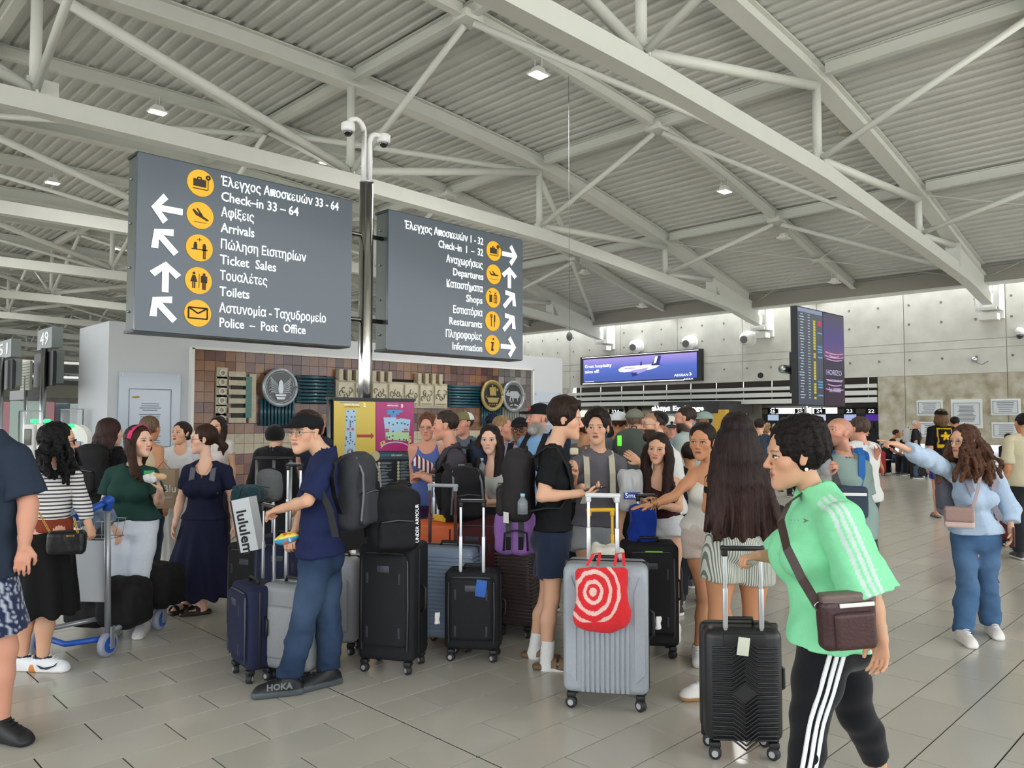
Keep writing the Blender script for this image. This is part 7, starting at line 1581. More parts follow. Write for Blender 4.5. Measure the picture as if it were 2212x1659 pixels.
# ---- woman in green
GS = [atD(x, y, 2.9-.3) for x, y in ((1800, 1040), (1905, 1290))]
def green_fn(P, C, j, D):
    S, E = j['lS'], j['lE']; d = nrm(E-S); q = P-S; t = q@d; lat = nrm(np.cross(d, HF)); u = q@lat+.012; w = (t > -.20) & (t < .5) & ((q@HF) < .055); ph = ((u+.034)/.0225) % 1
    return np.where((w & (np.abs(u) < .034) & (ph < .6))[:, None], np.array(srgb('cfe4dd')), C)
I = person('woman in an oversized mint green t-shirt and black leggings walking left with a suitcase', 1790, 2.93, h=1.66, yaw=-88, hy=-92, hp=4, fem=1, b=1.06, skin='mid', det=4, lip='b07060', hs=1.05,
    J=dict(Hd=(1719, 985, 0), N=(1766, 1078, 0), P=(1800, 1372, 0), lS=(1818, 1130, -.19), rS=(1745, 1128, .17), lE=(1878, 1285, -.26), lW_=(1904, 1372, -.30), rE=(1700, 1205, .24), rW_=(1645, 1200, .20), lH=(1782, 1402, -.09), rH=(1810, 1400, .09), lK=(1748, 1548, -.10), lA=(1718, 1752, -.12), rK=(1850, 1545, .10), rA=(1893, 1645, .14)),
    toes=dict(l=-88, r=nrm(-HR*.35-UP)), top=dict(color='8fe6b0', sleeve=.98, hem=1378, loose=.036, wide=.030, flare=.03, fold=.009, fn=green_fn), bottom=dict(kind='leggings', color='15161b', leg=1.93, loose=.006, wide=0., name='leggings', fold=.001), hair=dict(style='bun', color='1c1414', curl=1, bun=(0, -.050, .082), br=.060, vol=.010, seed=2), hands=('grip', 'relax'), palm=dict(r=-UP, l=-HR*.6-HF*.3), handdir=dict(r=-HR-UP*.2, l=-UP-HR*.15))
j = I['j']; Hp, K, A = j['lH'], j['lK'], j['lA']; out = nrm(-HF)
def leg_pt(t, u):
    a, b_, t_ = (Hp, K, t) if t < 1 else (K, A, t-1); d = nrm(lerp(K-Hp, A-K, sm(np.array(t), .75, 1.25))); c = lerp(a, b_, t_); r = float(np.interp(t, [0, .5, 1, 1.35, 2], [.102, .090, .070, .066, .050]))*1.06*I['sc']
    lat = nrm(np.cross(d, out)); o = nrm(out-d*(out@d)); th = u/r; return c+(o*math.cos(th)+lat*math.sin(th))*r
for u in (-.024, 0, .024): ribbon([leg_pt(t, u) for t in np.linspace(-.05, 1.9, 26)], .013, nrm(np.cross(A-Hp, out)), mat('stripe_white', 'eceef0', rough=.8), 'side_stripe', I['root'], .0045)
MB().ball(I['H'][0]+I['H'][1]@V3(-.086, -.004, -.042)*I['Hs'], .007, 12).build('pearl_earring', mat('pearl', 'f2eee6', rough=.15, coat=1.), I['root'])
ribbon([atD(1752, 1052, 2.98), atD(1705, 1085, 2.83), atD(1686, 1125, 2.70), atD(1700, 1185, 2.62), atD(1732, 1250, 2.60), atD(1768, 1310, 2.60)], .032, nrm(HR*.6+UP*.5), mat('leather_dark_brown', '3a2a26', rough=.5), 'bag_strap', I['root'], .003)
text('lettering', '· · · ·  ➤', atD(1700, 1128, 2.62), HR+UP*-.02, UP, .022, mat('tee_print', '4a6a58'), I['root'], ext=.001)
e = empty('handbag', atD(1835, 1350, 2.60), 'dark brown leather shoulder bag carried by the woman in green', 'bag'); R_ = rotz(4)@np.array(Matrix.Rotation(-.06, 3, 'Y'))
f = F(); c = atD(1828, 1345, 2.60); f.rbox(c, (.095, .035, .085), .022, R_, .01); f.disp(lambda P: .002*wob(P, (30, 30, 30))); M_lea = mat('brown_leather', '4a302c', rough=.42, attr=True, bump=.15, bscale=90, spec=.45); sdfmesh('bag_body', [(f, .0045)], M_lea, e, '40282a')
f = F(); f.rbox(c-R_[:, 1]*.034-UP*.018+R_[:, 0]*.012, (.070, .016, .062), .014, R_); sdfmesh('front_pocket', [(f, .0045)], M_lea, e, '452c2c')
f = F(); f.rbox(c+UP*.082, (.094, .030, .022), .012, R_); sdfmesh('bag_flap', [(f, .0045)], M_lea, e, '6d5d58'); MB().rbox(c+UP*.066-R_[:, 1]*.036+R_[:, 0]*.02, (.12, .006, .014), .002, R_).build('papers', M_white, e); MB().tube([c+R_[:, 0]*-.095+UP*.062+.014*(R_[:, 0]*math.cos(t)+UP*math.sin(t)) for t in np.linspace(0, 6.28, 12)], .003, 5).build('ring', M_satin, e)
# ---- pointing woman
I = person('woman in a light blue shirt and wide jeans pointing left, long curly auburn hair', 2098, 5.75, h=1.63, yaw=-30, hy=-72, fem=1, b=.92, skin='light', det=3, lip='c4706c', hs=1.0,
    J=dict(Hd=(2083, 955, -.05), N=(2098, 1018, 0), P=(2108, 1160, 0), rS=(2050, 1018, -.02), lS=(2145, 1022, .02), rE=(2000, 990, -.18), rW_=(1938, 960, -.32), lE=(2182, 1098, 0), lW_=(2184, 1148, -.10), rK=(2090, 1268, -.05), rA=(2080, 1368, -.14), lK=(2132, 1265, .02), lA=(2142, 1350, .06)),
    toes=dict(r=-8, l=-15), top=dict(color='b4c8e0', sleeve=1.62, hem=1150, loose=.022, wide=.012, flare=.02, fold=.009, collar=1, name='shirt', mat=M_fab), bottom=dict(kind='jeans', color='4a6c94', fade=1, loose=.008, wide=.022, fold=.008, leg=1.97, waist=1115), shoes=dict(color='e6e0de', sole='f0eeea', lace='f4f0f0'), hair=dict(style='curly', color='56382a', tip='7a5238', len=.30, mode='both', n=120, seed=6), glasses='wire', hands=('point', 'relax'), palm=dict(r=-UP*.8+HF*.3, rt=-1), handdir=dict(r=-HR+UP*.15))
e = empty('handbag', atD(2072, 1115, 5.45), 'small pink-beige crossbody handbag of the pointing woman', 'bag'); R_ = rotz(-28); c = atD(2072, 1116, 5.5); f = F(); f.rbox(c-UP*.008, (.095, .032, .072), .016, R_); sdfmesh('bag_body', [(f, .006)], M_lea, e, 'cdb2ac'); f = F(); f.rbox(c+UP*.018-R_[:, 1]*.012, (.092, .030, .055), .014, R_); sdfmesh('bag_flap', [(f, .006)], M_lea, e, '9c7f78')
ribbon([atD(2100, 1103, 5.48), atD(2112, 1060, 5.52), atD(2118, 1030, 5.55), atD(2128, 1010, 5.66), atD(2128, 1006, 5.78)], .022, HR, mat('strap_taupe', 'a08e8c', rough=.7), 'bag_strap', e)
pack_on(I, 'grey backpack on the pointing woman', '6c6c78', det=.014, straps='8a8894')
MB().rbox(atD(2190, 1160, 5.6), (.07, .012, .14), .005, rotz(60)).build('phone', mat('phone_case', '5a2a2a', rough=.4)); tag([o for o in bpy.data.objects if o.name.startswith('phone')][-1], 'dark red phone in the lowered hand of the pointing woman', 'phone')
# ---- bald man and those around him
I = person('bald bearded man in a sage polo shirt looking up, with a black shoulder strap', 1825, 5.95, h=1.72, yaw=-22, hy=-72, hp=-14, b=1.06, skin='rosy', det=2, beard=.45, buzz=.25, J=dict(Hd=(1812, 935, -.02), N=(1826, 992, 0), lS=(1862, 1012, 0), rS=(1785, 1008, 0), lE=(1868, 1085, 0), lW_=(1870, 1140, -.05), rE=(1775, 1060, -.05), rW_=(1786, 1020, -.28)),
    top=dict(color='93a9a4', sleeve=.78, hem=1160, loose=.026, wide=.014, collar=1, name='polo_shirt'), bottom=dict(kind='trousers', color='33363a'), shoes=dict(color='2a2a2c'), hands=('hold', 'relax'), palm=dict(r=HR))
j = I['j']; ribbon([atD(1785, 968, 6.0), atD(1790, 985, 5.86), atD(1800, 1015, 5.78), atD(1812, 1050, 5.76), atD(1822, 1072, 5.76)], .045, HR, M_black, 'shoulder_strap', I['root'], .003); ribbon([atD(1856, 968, 6.0), atD(1862, 985, 5.86), atD(1862, 1025, 5.80), atD(1852, 1062, 5.80)], .05, HR, mat('strap_blue', '1f6ab8', rough=.7), 'backpack_strap', I['root'], .004)
e = soft_bag('shoulder_bag', 'dark grey-blue shoulder bag with a white band on the bald man', atD(1838, 1085, 5.70), (.24, .08, .24), rotz(-10), '3c4658', 'bag', None, .003, .009); MB().rbox(atD(1838, 1068, 5.64), (.22, .004, .022), .001, rotz(-10)).build('white_band', M_white, e)
backpack('blue and orange backpack behind the bald man', atD(1832, 1030, 6.3), HF, .34, .44, .16, '1d5fa8', 'd8702a', straps=False, det=.016)
bt = atD(1783, 1015, 5.62); e = empty('water_bottle', bt, 'large clear water bottle in the hand of the bald man', 'bottle'); MB().tube([bt-UP*.14, bt-UP*.13, bt+UP*.07, bt+UP*.11, bt+UP*.13], [.035, .042, .042, .018, .018], 18).build('bottle_body', mat('bottle_plastic', 'c8d4da', rough=.08, trans=.6, alpha=.7), e)
GEN = dict(bottom=GEN_T, shoes=dict(color='3a3a3c'))
def P_(label, px, D, ytop, **k):
    """standing person whose head top shows at ytop"""
    h = EYE-(ytop-904.5)/FPX*D; kk = dict(GEN); kk.update(k); return person(label, px, D, h=h, **kk)
sh = lambda c, **k: dict(dict(color=c, loose=.016), **k)
hs_ = lambda c, s='short', **k: dict(dict(style=s, color=c), **k)
# ---- left group
I = P_('man cropped by the left edge in a navy t-shirt and patterned shorts', -22, 3.95, 868, yaw=125, hy=165, b=1.16, skin='rosy', det=3, top=sh('2b3646', sleeve=.82, loose=.03, hem=1240, wide=.02), bottom=dict(kind='shorts', color='2c3454', leg=.80, loose=.025, wide=.025, fn=speck('262e4e', 'b4bccc', (170, 170, 170), .25)), shoes=dict(color='17181b', sole='202226', size=1.1), hair=hs_(BK, 'short'), J=dict(Hd=(-50, 902, 0), N=(-26, 950, 0), rS=(34, 990, -.05), rE=(62, 1090, -.05), rW_=(52, 1178, -.1), rK=(8, 1400, -.05), rA=(2, 1560, -.05)), toes=dict(r=70, l=80))
def str_fn(P, C, j, D): return np.where((((P[:, 2])/.0235) % 1 < .36)[:, None], np.array(srgb('3f3f46')), np.array(srgb('e6e4e2')))
I = person('woman in a striped long-sleeved top and long black skirt, black curly hair', 100, 4.98, h=1.60, yaw=145, hy=112, fem=1, b=1.05, skin='light', det=3, eye='2a1a14', J=dict(Hd=(126, 955, 0), N=(112, 1012, 0), rS=(160, 1032, .02), lS=(80, 1030, .0), rE=(178, 1090, .02), rW_=(192, 1135, .0), lE=(82, 1092, .1), lW_=(120, 1125, .25), P=(102, 1145, 0), lA=(48, 1422, .0), rA=(92, 1428, -.02), lK=(60, 1310, 0), rK=(105, 1312, 0)),
    toes=dict(r=88, l=88), top=dict(color='e6e4e2', sleeve=1.72, loose=.010, hem=1122, fold=.004, mat=stripe_mat('knit_stripe', 'e4e2e0', '414148', 41., 'Z', .60)), bottom=dict(kind='skirt', color='18181a', hem=1322, waist=1150, flare=.10, pleats=9, amp=.014, mat=M_knit), shoes=dict(color='e9ecf0', sole='f2f2f2', heel='d8853a', collar='1b2536', lace='e8e0e4', accent='1b2536'), hair=dict(style='curly', color='121012', len=.24, mode='back', n=70, seed=8), glasses='thick', hands=('grip', None), palm=dict(r=-UP))
j = I['j']
wf = F(); cw = V3(j['P'][0], j['P'][1], zpx(1132, 4.98)); wf.ecap(cw-UP*.028, cw+UP*.028, .168, .122, .158, .116, I['hp'], .0, end=.02, sharp=3.); wf.disp(lambda P: .003*np.sin(60*np.arctan2((P-cw)@I['hp'], (P-cw)@I['Fw']))); sdfmesh('gathered_belt', [(wf, .006)], M_knit, I['root'], '8a3f2c')
for n_ in 'r': 
    A, tf = j[n_+'A'], j[n_+'T']; rx = np.cross(tf, UP); b0 = V3(A[0], A[1], 0); mb = MB(); mb.poly([b0+rx*.047+tf*u+UP*v for u, v in ((-.01, .055), (.04, .038), (.10, .05), (.13, .075), (.115, .05), (.06, .026), (.02, .03))], rx, .003); mb.build('swoosh_mark', mat('mark_navy', '1b2536'), I['root'])
e = soft_bag('handbag', 'small black leather handbag with gold chain on the striped woman', atD(144, 1172, 4.78), (.215, .09, .15), rotz(15), '141416', 'bag', M_lea, .004, .006); MB().rbox(atD(152, 1158, 4.72), (.045, .004, .012), .001, rotz(15)).build('gold_plate', mat('gold_chain', 'b9954a'), e)
for a, b_ in (((108, 1150), (85, 1108)), ((168, 1150), (160, 1118))):
    A_, B_ = atD(*a, 4.75), atD(*b_, 4.78)
    for k in range(9): q = lerp(A_, B_, (k+.5)/9); MB().tube([q+.009*(nrm(B_-A_)*math.cos(t)*1.4+HR*math.sin(t)*.7) for t in np.linspace(0, 6.28, 9)], .0022, 4).build('chain_link', mat('gold_chain', 'b9954a'), e)
I = person('woman in a dark green t-shirt and white trousers with a pink headband, holding a sandwich', 288, 5.85, h=1.60, yaw=10, hy=68, hp=-4, fem=1, b=1.08, skin='pale', det=3, lip='b87a78', J=dict(Hd=(300, 955, 0), N=(288, 1012, 0), P=(288, 1130, 0), rS=(243, 1025, 0), lS=(327, 1026, 0), rE=(226, 1088, -.02), rW_=(248, 1142, -.12), lE=(343, 1085, -.04), lW_=(346, 1060, -.24)),
    top=sh('24423c', sleeve=.70, hem=1122, wide=.015), bottom=dict(kind='trousers', color='dfe6f2', leg=1.5, loose=.010, wide=.008, waist=1112, mat=M_knit), shoes=dict(color='c8c8cc'), hair=dict(style='long', color='3c2418', tip='4a2e1e', len=.28, mode='right', seed=7, n=16), hands=('relax', 'hold'), palm=dict(l=-HF*.3-HR*.8, r=-HR*.2-HF), handdir=dict(l=UP*.9-HR*.3, r=HR*.4-UP))
c, R = I['H']; MB().sweep([(-.020, -.003), (.020, -.003), (.020, .003), (-.020, .003)], [c+R@V3(.090*math.cos(t), -.0+.020*math.sin(t), .028+.098*math.sin(t))*I['Hs'] for t in np.linspace(.0, math.pi, 15)], R[:, 1]).build('headband', mat('headband_pink', 'd83a7a', rough=.8, noise=.5, nscale=60, dark='e8a0bc'), I['root']); necklace(I, .15)
MB().rbox(atD(322, 1023, 5.66), (.075, .004, .045), .002, rotz(5)).build('name_badge', mat('badge_green', '2f9a58', rough=.5), I['root'])
f = F(); c = atD(338, 1030, 5.52); f.ell(c, (.075, .035, .030), rotz(0)); f.disp(lambda P: .006*wob(P, (60, 60, 60))); e = empty('sandwich', c, 'bread roll half wrapped in white paper in the hand of the woman in green', 'food'); sdfmesh('bread_roll', [(f, .005)], M_knit, e, 'd8b58a'); f = F(); f.ell(c-HR*.03-UP*.008, (.058, .042, .036), rotz(0)); f.disp(lambda P: .008*wob(P, (80, 80, 80))); sdfmesh('wrapping_paper', [(f, .005)], M_knit, e, 'e2e2e4')
I = person('woman in a long navy dress with hair tied back and glasses, looking left', 440, 6.5, h=1.60, yaw=-8, hy=-66, fem=1, b=1.10, skin='pale', det=3, lip='c27a76', mouth=1, J=dict(Hd=(440, 950, 0), N=(447, 1002, 0), P=(442, 1130, 0), rS=(408, 1018, 0), lS=(487, 1018, 0), rE=(390, 1080, 0), rW_=(378, 1132, -.05), lE=(502, 1080, 0), lW_=(507, 1132, -.05), rA=(402, 1300, .0), lA=(435, 1312, -.1), rK=(420, 1220, 0), lK=(448, 1220, 0)),
    toes=dict(r=-25, l=-60), top=dict(color='1d2038', sleeve=.62, hem=1120, loose=.016, neck=.035, name='dress_top', mat=M_knit), bottom=dict(kind='skirt', color='1b1e36', hem=1284, flare=.13, waist=1085, pleats=10, amp=.016, mat=M_knit, name='dress_skirt'), shoes=dict(color='33231e', kind='sandal', sole='3a2a22', soleh=.03), hair=dict(style='tail', color='3a2418', len=.14), glasses='wire', hands=('relax', 'relax'), palm=dict(l=-HR, r=HR))
necklace(I, .10)
for s_ in (-1, 1): j = I['j']; a = lerp(j['N'], j[('r' if s_ > 0 else 'l')+'S'], .55); ribbon([a-I['Fc']*.05, a+UP*.05, a+I['Fc']*.08, a+I['Fc']*.12-UP*.12, a+I['Fc']*.10+I['sh']*s_*.03-UP*.2], .042, I['sh'], mat('strap_grey', '5c5c64', rough=.8), 'backpack_strap', I['root'], .004)
I = P_('woman with brown hair from behind, black top and black backpack', 236, 6.7, 908, yaw=170, hy=150, fem=1, skin='pale', det=1, top=sh('1a1a1d', sleeve=.3), hair=hs_('3a2420', 'long', len=.26, mode='back', n=14, seed=2)); pack_on(I, 'black backpack on the woman standing behind the striped top', '18181a')
P_('tall woman with light brown hair mostly hidden behind the pink headband', 322, 7.6, 903, yaw=160, hy=170, fem=1, skin='tan', det=1, top=sh('c8b898', sleeve=0, strap=.4), bottom=dict(kind='trousers', color='2b3648', waist=1085), hair=hs_('7a624c', 'bun', br=.03, bun=(0, -.1, .0)))
P_('young woman with open mouth, fringe and white lace top under a black jacket', 393, 8.0, 915, yaw=10, hy=-18, hp=-6, fem=1, skin='light', det=2, mouth=2.2, top=sh('d8d8da', sleeve=.3, neck=.02), bottom=dict(kind='skirt', color='e4e2dc', hem=1210, flare=.05), hair=hs_('2a1e1a', 'bun', br=.03, bun=(0, -.1, -.03)), shoes=dict(color='6a4a36'))
P_('woman with long dark hair standing against the mural, head only showing', 472, 9.2, 902, yaw=-5, hy=-8, fem=1, skin='light', det=2, top=sh('d8cdc8', sleeve=.4), hair=hs_('2c1e18', 'long', len=.34, mode='both', n=16, seed=4))
# ---- behind the boy
P_('person in a black woolly hat and black jacket seen from behind', 594, 7.9, 921, yaw=172, b=1.12, skin='light', det=2, top=sh('16161a', sleeve=1.9, loose=.035, name='jacket', mat=M_fab), hair=None, cap=None, buzz=1, extra=lambda I: sdfmesh('woolly_hat', [(F().ell(I['H'][0]+I['H'][1]@V3(0, -.014, .022), (.096, .110, .105), I['H'][1]).plane(I['H'][0]-I['H'][1][:, 2]*.04, -I['H'][1][:, 2]), .008)], M_fab, I['root'], '141416'))
P_('man with short greying fair hair just behind the black cap', 682, 8.3, 892, yaw=160, hy=150, skin='rosy', det=1, top=sh('2a3040'), hair=hs_('9a8468', 'short'))
P_('person with a black cap worn backwards and an olive jacket', 694, 9.0, 924, yaw=175, det=1, b=1.1, skin='tan', top=sh('3c4a38', sleeve=1.9, loose=.03, name='jacket'), hair=hs_('2a2020', 'crop'), cap=dict(color='1e2230', rear='1e2230', backward=1))
# ---- centre
P_('woman with short auburn hair and glasses in a blue tank top', 924, 7.3, 897, yaw=5, hy=-5, hp=8, fem=1, skin='rosy', det=2, beard=0, top=sh('5a6ba8', sleeve=0, neck=.04, strap=.55, hem=1090), bottom=dict(kind='trousers', color='4a2a58'), hair=hs_('6e4630', 'short', vol=.006), glasses='wire', J=dict(rE=(893, 1040, 0), rW_=(905, 1025, -.25), lE=(953, 1035, 0), lW_=(928, 1010, -.25)))
e = MB().rbox(atD(914, 1003, 6.95), (.19, .03, .10), .012, rotz(0)@np.array(Matrix.Rotation(.5, 3, 'Y'))).build('clutch_bag', stripe_mat('zigzag_print', 'e8e4e0', '6c2438', 36., 'X', .5)); tag(e, 'white and burgundy patterned clutch held by the woman in the blue tank top', 'bag')
I = person('man in a dark grey polo shirt in profile leaning on a suitcase handle', 972, 6.55, h=1.74, yaw=-82, hy=-84, hp=2, b=1.05, skin='rosy', det=3, J=dict(Hd=(962, 920, 0), N=(978, 972, 0), P=(992, 1120, .0), lS=(985, 992, -.20), rS=(970, 985, .18), lE=(962, 1048, -.25), lW_=(915, 1030, -.12), rE=(948, 1040, .15), rW_=(920, 1028, .05)), top=sh('454048', sleeve=.80, loose=.024, collar=1, hem=1112, name='polo_shirt'), bottom=dict(kind='trousers', color='3c3630'), shoes=dict(color='2a2420'), hair=hs_('3c3028', 'short', vol=-.002), hands=('grip', 'grip'), palm=dict(l=-UP, r=-UP))
pack_on(I, 'navy backpack with a water bottle worn by the man in the dark grey polo', '20293c', bottle=-1, w=.30, h=.44, d=.18, det=.010)
suitcase('olive suitcase with a raised handle held by the man in the dark grey polo', gz(905, 1305), -30, .40, .60, .26, '3a3a2c', 'soft', handle=1.11, hw=.08)
P_('man in an olive trucker cap with white mesh back and slate blue t-shirt', 1003, 7.9, 891, yaw=-25, hy=-42, skin='rosy', det=2, top=sh('5f6a76', sleeve=.8), hair=hs_('3a2a22', 'short'), cap=dict(color='7a7450', rear='e0e0dc'))
I = person('young woman with long dark hair in a light grey tank top looking at the camera', 1068, 6.5, h=1.60, yaw=-25, hy=-8, hp=4, fem=1, skin='pale', det=3, lip='b87a74', J=dict(Hd=(1058, 950, 0), N=(1066, 1003, 0), P=(1078, 1115, 0), rS=(1040, 1022, .05), lS=(1095, 1018, -.05), lE=(1102, 1080, -.12), lW_=(1056, 1085, -.25), rE=(1040, 1065, .0), rW_=(1050, 1080, -.15)), top=sh('bfc2be', sleeve=0, neck=.05, loose=.008, strap=.5, hem=1088), bottom=dict(kind='trousers', color='2a2c30', waist=1092, wide=.02), hair=hs_('241714', 'long', len=.36, mode='both', n=20, seed=11, thick=.023), hands=(None, 'relax'))
P_('man in a navy cap and navy shirt hidden behind the floral shirt', 1068, 9.3, 896, yaw=-140, hy=150, skin='brown', det=1, top=sh('1d2740'), hair=hs_(BK, 'crop'), cap=dict(color='1e2436'))
P_('older man with sandy grey hair in a blue floral shirt', 1084, 7.8, 902, yaw=40, hy=68, skin='rosy', det=2, b=1.08, top=sh('6d73a8', sleeve=.8, collar=1, name='shirt', fn=speck('5f66a0', 'd4d0de', (150, 150, 150), .3)), hair=hs_('a8865e', 'short', vol=.0))
I = P_('man in a black cap and glasses wearing a lavender shirt with backpack straps', 1124, 7.3, 905, yaw=-8, hy=-10, skin='brown', det=2, b=1.12, belly=1, top=sh('b8a8cc', sleeve=.85, collar=1, name='shirt', hem=1080), hair=hs_(BK, 'crop'), cap=dict(color='191a1e'), glasses='thick'); pack_on(I, 'dark backpack of the man in the lavender shirt, straps showing', '1e1e24', det=.016)
MB().rbox(lerp(I['j']['C'], I['j']['N'], .45)+I['Fc']*.135, (.014, .01, .06), .004).build('hanging_sunglasses', M_black, I['root'])
I = P_('grey-bearded man in a black cap and light blue shirt looking left', 1166, 6.6, 874, yaw=-40, hy=-62, hp=-2, skin='rosy', det=3, b=1.1, beard=1., top=sh('86aed8', sleeve=.85, collar=1, name='shirt'), hair=dict(style='crop', color='8d8880', beard='b4b0aa'), cap=dict(color='17181c', patch='b03040')); pack_on(I, 'navy backpack of the grey-bearded man', '1c2438', det=.016)
P_('person in a mint top just showing beside the light blue shirt', 1150, 8.8, 925, yaw=0, fem=1, skin='brown', det=0, top=sh('8fd8bc'), hair=hs_(BK, 'short'))
# ---- right of centre, behind the teenagers
P_('man in a slate grey t-shirt and white patterned cap seen from behind', 1338, 7.9, 892, yaw=175, skin='tan', det=1, b=1.12, top=sh('71757c', sleeve=.8), hair=hs_(BN, 'crop'), cap=dict(color='dfe3ea'))
P_('man in a brown and white cap far behind the grey t-shirt', 1341, 10.5, 893, yaw=20, skin='rosy', det=0, top=sh('2c3a5a'), hair=hs_(BN, 'crop'), cap=dict(color='3a2c2a', brim='e0d8cc'))
P_('dark-haired woman with her back turned in a navy top', 1333, 9.4, 912, yaw=190, fem=1, skin='tan', det=0, top=sh('28305a', sleeve=1.), hair=hs_('241a16', 'long', len=.2, n=10))
I = P_('man in an olive-grey cap carrying a big grey-green rucksack', 1372, 7.7, 886, yaw=168, hy=150, skin='rosy', det=2, b=1.08, top=sh('4c5450', sleeve=.8), hair=hs_('7a6450', 'crop'), cap=dict(color='77766a')); pk = pack_on(I, 'big grey-green rucksack with a neon tag, seen from behind', '4f5650', w=.36, h=.62, d=.26, dz=-.08, det=.012)
MB().rbox(atD(1338, 952, 7.2), (.045, .012, .10), .006, rotz(20)).build('neon_tag', mat('neon_green', '6cf03a', rough=.5, emit='6cf03a', estr=.2), pk)
P_('man in a grey shirt partly hidden between the two teenagers', 1262, 7.6, 905, yaw=150, det=0, skin='tan', b=1.05, top=sh('6e6b68', sleeve=.8), hair=hs_(BN, 'short'))
I = person('bearded man with round glasses, black skullcap and white shirt gesturing', 1432, 6.5, h=1.68, yaw=-60, hy=-84, b=1.08, skin='light', det=3, beard=1., buzz=.55, J=dict(Hd=(1413, 918, 0), N=(1430, 968, 0), lS=(1452, 990, -.15), rS=(1428, 985, .15), lE=(1462, 1060, -.15), lW_=(1440, 1100, -.1), rE=(1405, 1020, .0), rW_=(1382, 998, -.12)), top=dict(color='e0e0dc', sleeve=.95, loose=.028, collar=1, name='shirt', wide=.012), bottom=dict(kind='trousers', color='1c1d22'), shoes=dict(color='1a1a1a'), hair=dict(style='crop', color='3c2c22', vol=-.006, beard='3a2a20'), glasses='wire', hands=('flat', None), palm=dict(r=-HF), handdir=dict(r=-HR*.8+UP*.5))
c, R = I['H']; sdfmesh('skullcap', [(F().ell(c+R@V3(0, -.035, .048), np.array((.078, .086, .074))*I['Hs'], R).plane(c+R@V3(0, -.03, .075), nrm(R@V3(0, .62, -.78))), .005)], M_fab, I['root'], '141416')
P_('man in a white and black cap looking down, blue shirt', 1449, 9.0, 902, yaw=-15, hy=-5, hp=14, skin='rosy', det=1, top=sh('7f98b8'), hair=hs_(BN, 'crop'), cap=dict(color='e2e0d8', brim='3a3a3e', patch='2a2a2a'))
P_('person in a cream and black cap behind the skullcap', 1423, 10., 898, yaw=60, skin='tan', det=0, top=sh('6a7484'), hair=hs_(BN, 'crop'), cap=dict(color='d8d2c0', brim='2a2a2c'))
P_('bearded man with cropped dark hair in a pale grey-green t-shirt', 1484, 7.6, 879, yaw=-125, hy=-112, hp=6, skin='rosy', det=2, b=1.08, beard=.97, top=sh('a9b5b2', sleeve=.95, loose=.03, hem=1008, wide=.01), bottom=dict(kind='trousers', color='1c1d20', waist=1000), hair=dict(style='crop', color='3a2c24', beard='3a2a20'))
P_('bearded man in a sage green cap by the yellow kiosk column', 1522, 9.3, 891, yaw=-50, hy=-70, skin='brown', det=1, beard=.95, top=sh('2c2c30'), hair=hs_('2a1a12', 'crop'), cap=dict(color='8ea49a'))
I = P_('person behind the girls with a navy backpack and an orange bottle', 1490, 6.9, 960, yaw=170, skin='tan', det=1, top=sh('22252c'), hair=hs_(DB, 'short')); pack_on(I, 'navy backpack with an orange bottle between the girls', '1e2430', det=.014, dz=-.12)
c = atD(1492, 1113, 6.4); e = empty('drink_bottle', c, 'orange metal bottle hanging between the two girls in shorts', 'bottle'); MB().tube([c-UP*.08, c+UP*.06], .032, 16).build('bottle_body', mat('bottle_orange', 'e0623a', rough=.4), e); MB().tube([c+UP*.06, c+UP*.09], .022, 14).build('bottle_cap', M_satin, e)
# ---- right background
P_('man in a white shirt behind the bald man, holding a paper', 1858, 7.6, 903, yaw=-160, hy=-150, skin='rosy', det=1, b=1.1, top=sh('dcdcda', sleeve=.9, loose=.03), hair=hs_('5a4a40', 'short'), J=dict(rE=(1880, 1010, 0), rW_=(1893, 985, -.1)))
P_('man in a black t-shirt and black trousers seen from behind near the bench', 1868, 12.6, 905, yaw=170, skin='tan', det=1, b=1.1, top=sh('15161a', sleeve=.8), bottom=dict(kind='trousers', color='141518'), shoes=dict(color='1a1a1c', sole='1a1a1c'), hair=hs_('1e1814', 'crop'), J=dict(rE=(1893, 985, -.1), rW_=(1905, 1010, -.3)))
P_('distant man in a grey cap facing the camera', 1693, 17., 903, yaw=0, skin='rosy', det=0, beard=.9, top=sh('3a3a40'), hair=hs_(BN, 'crop'), cap=dict(color='565a58'))
I = P_('distant woman with a blond bun and a burgundy backpack', 1651, 14., 919, yaw=178, fem=1, skin='light', det=0, top=sh('d8d8dc'), hair=hs_('a8845a', 'bun', br=.04)); pack_on(I, 'burgundy backpack on the distant woman with the blond bun', '5a2a3c', det=.018)
I = P_('distant traveller in a pale shirt carrying a thin dark backpack', 1674, 20., 916, yaw=175, skin='tan', det=0, top=sh('dcd8c4', loose=.03), hair=hs_('c8b090', 'crop')); pack_on(I, 'thin dark backpack far away near counter twenty-six', '2a2a2c', w=.2, det=.02)
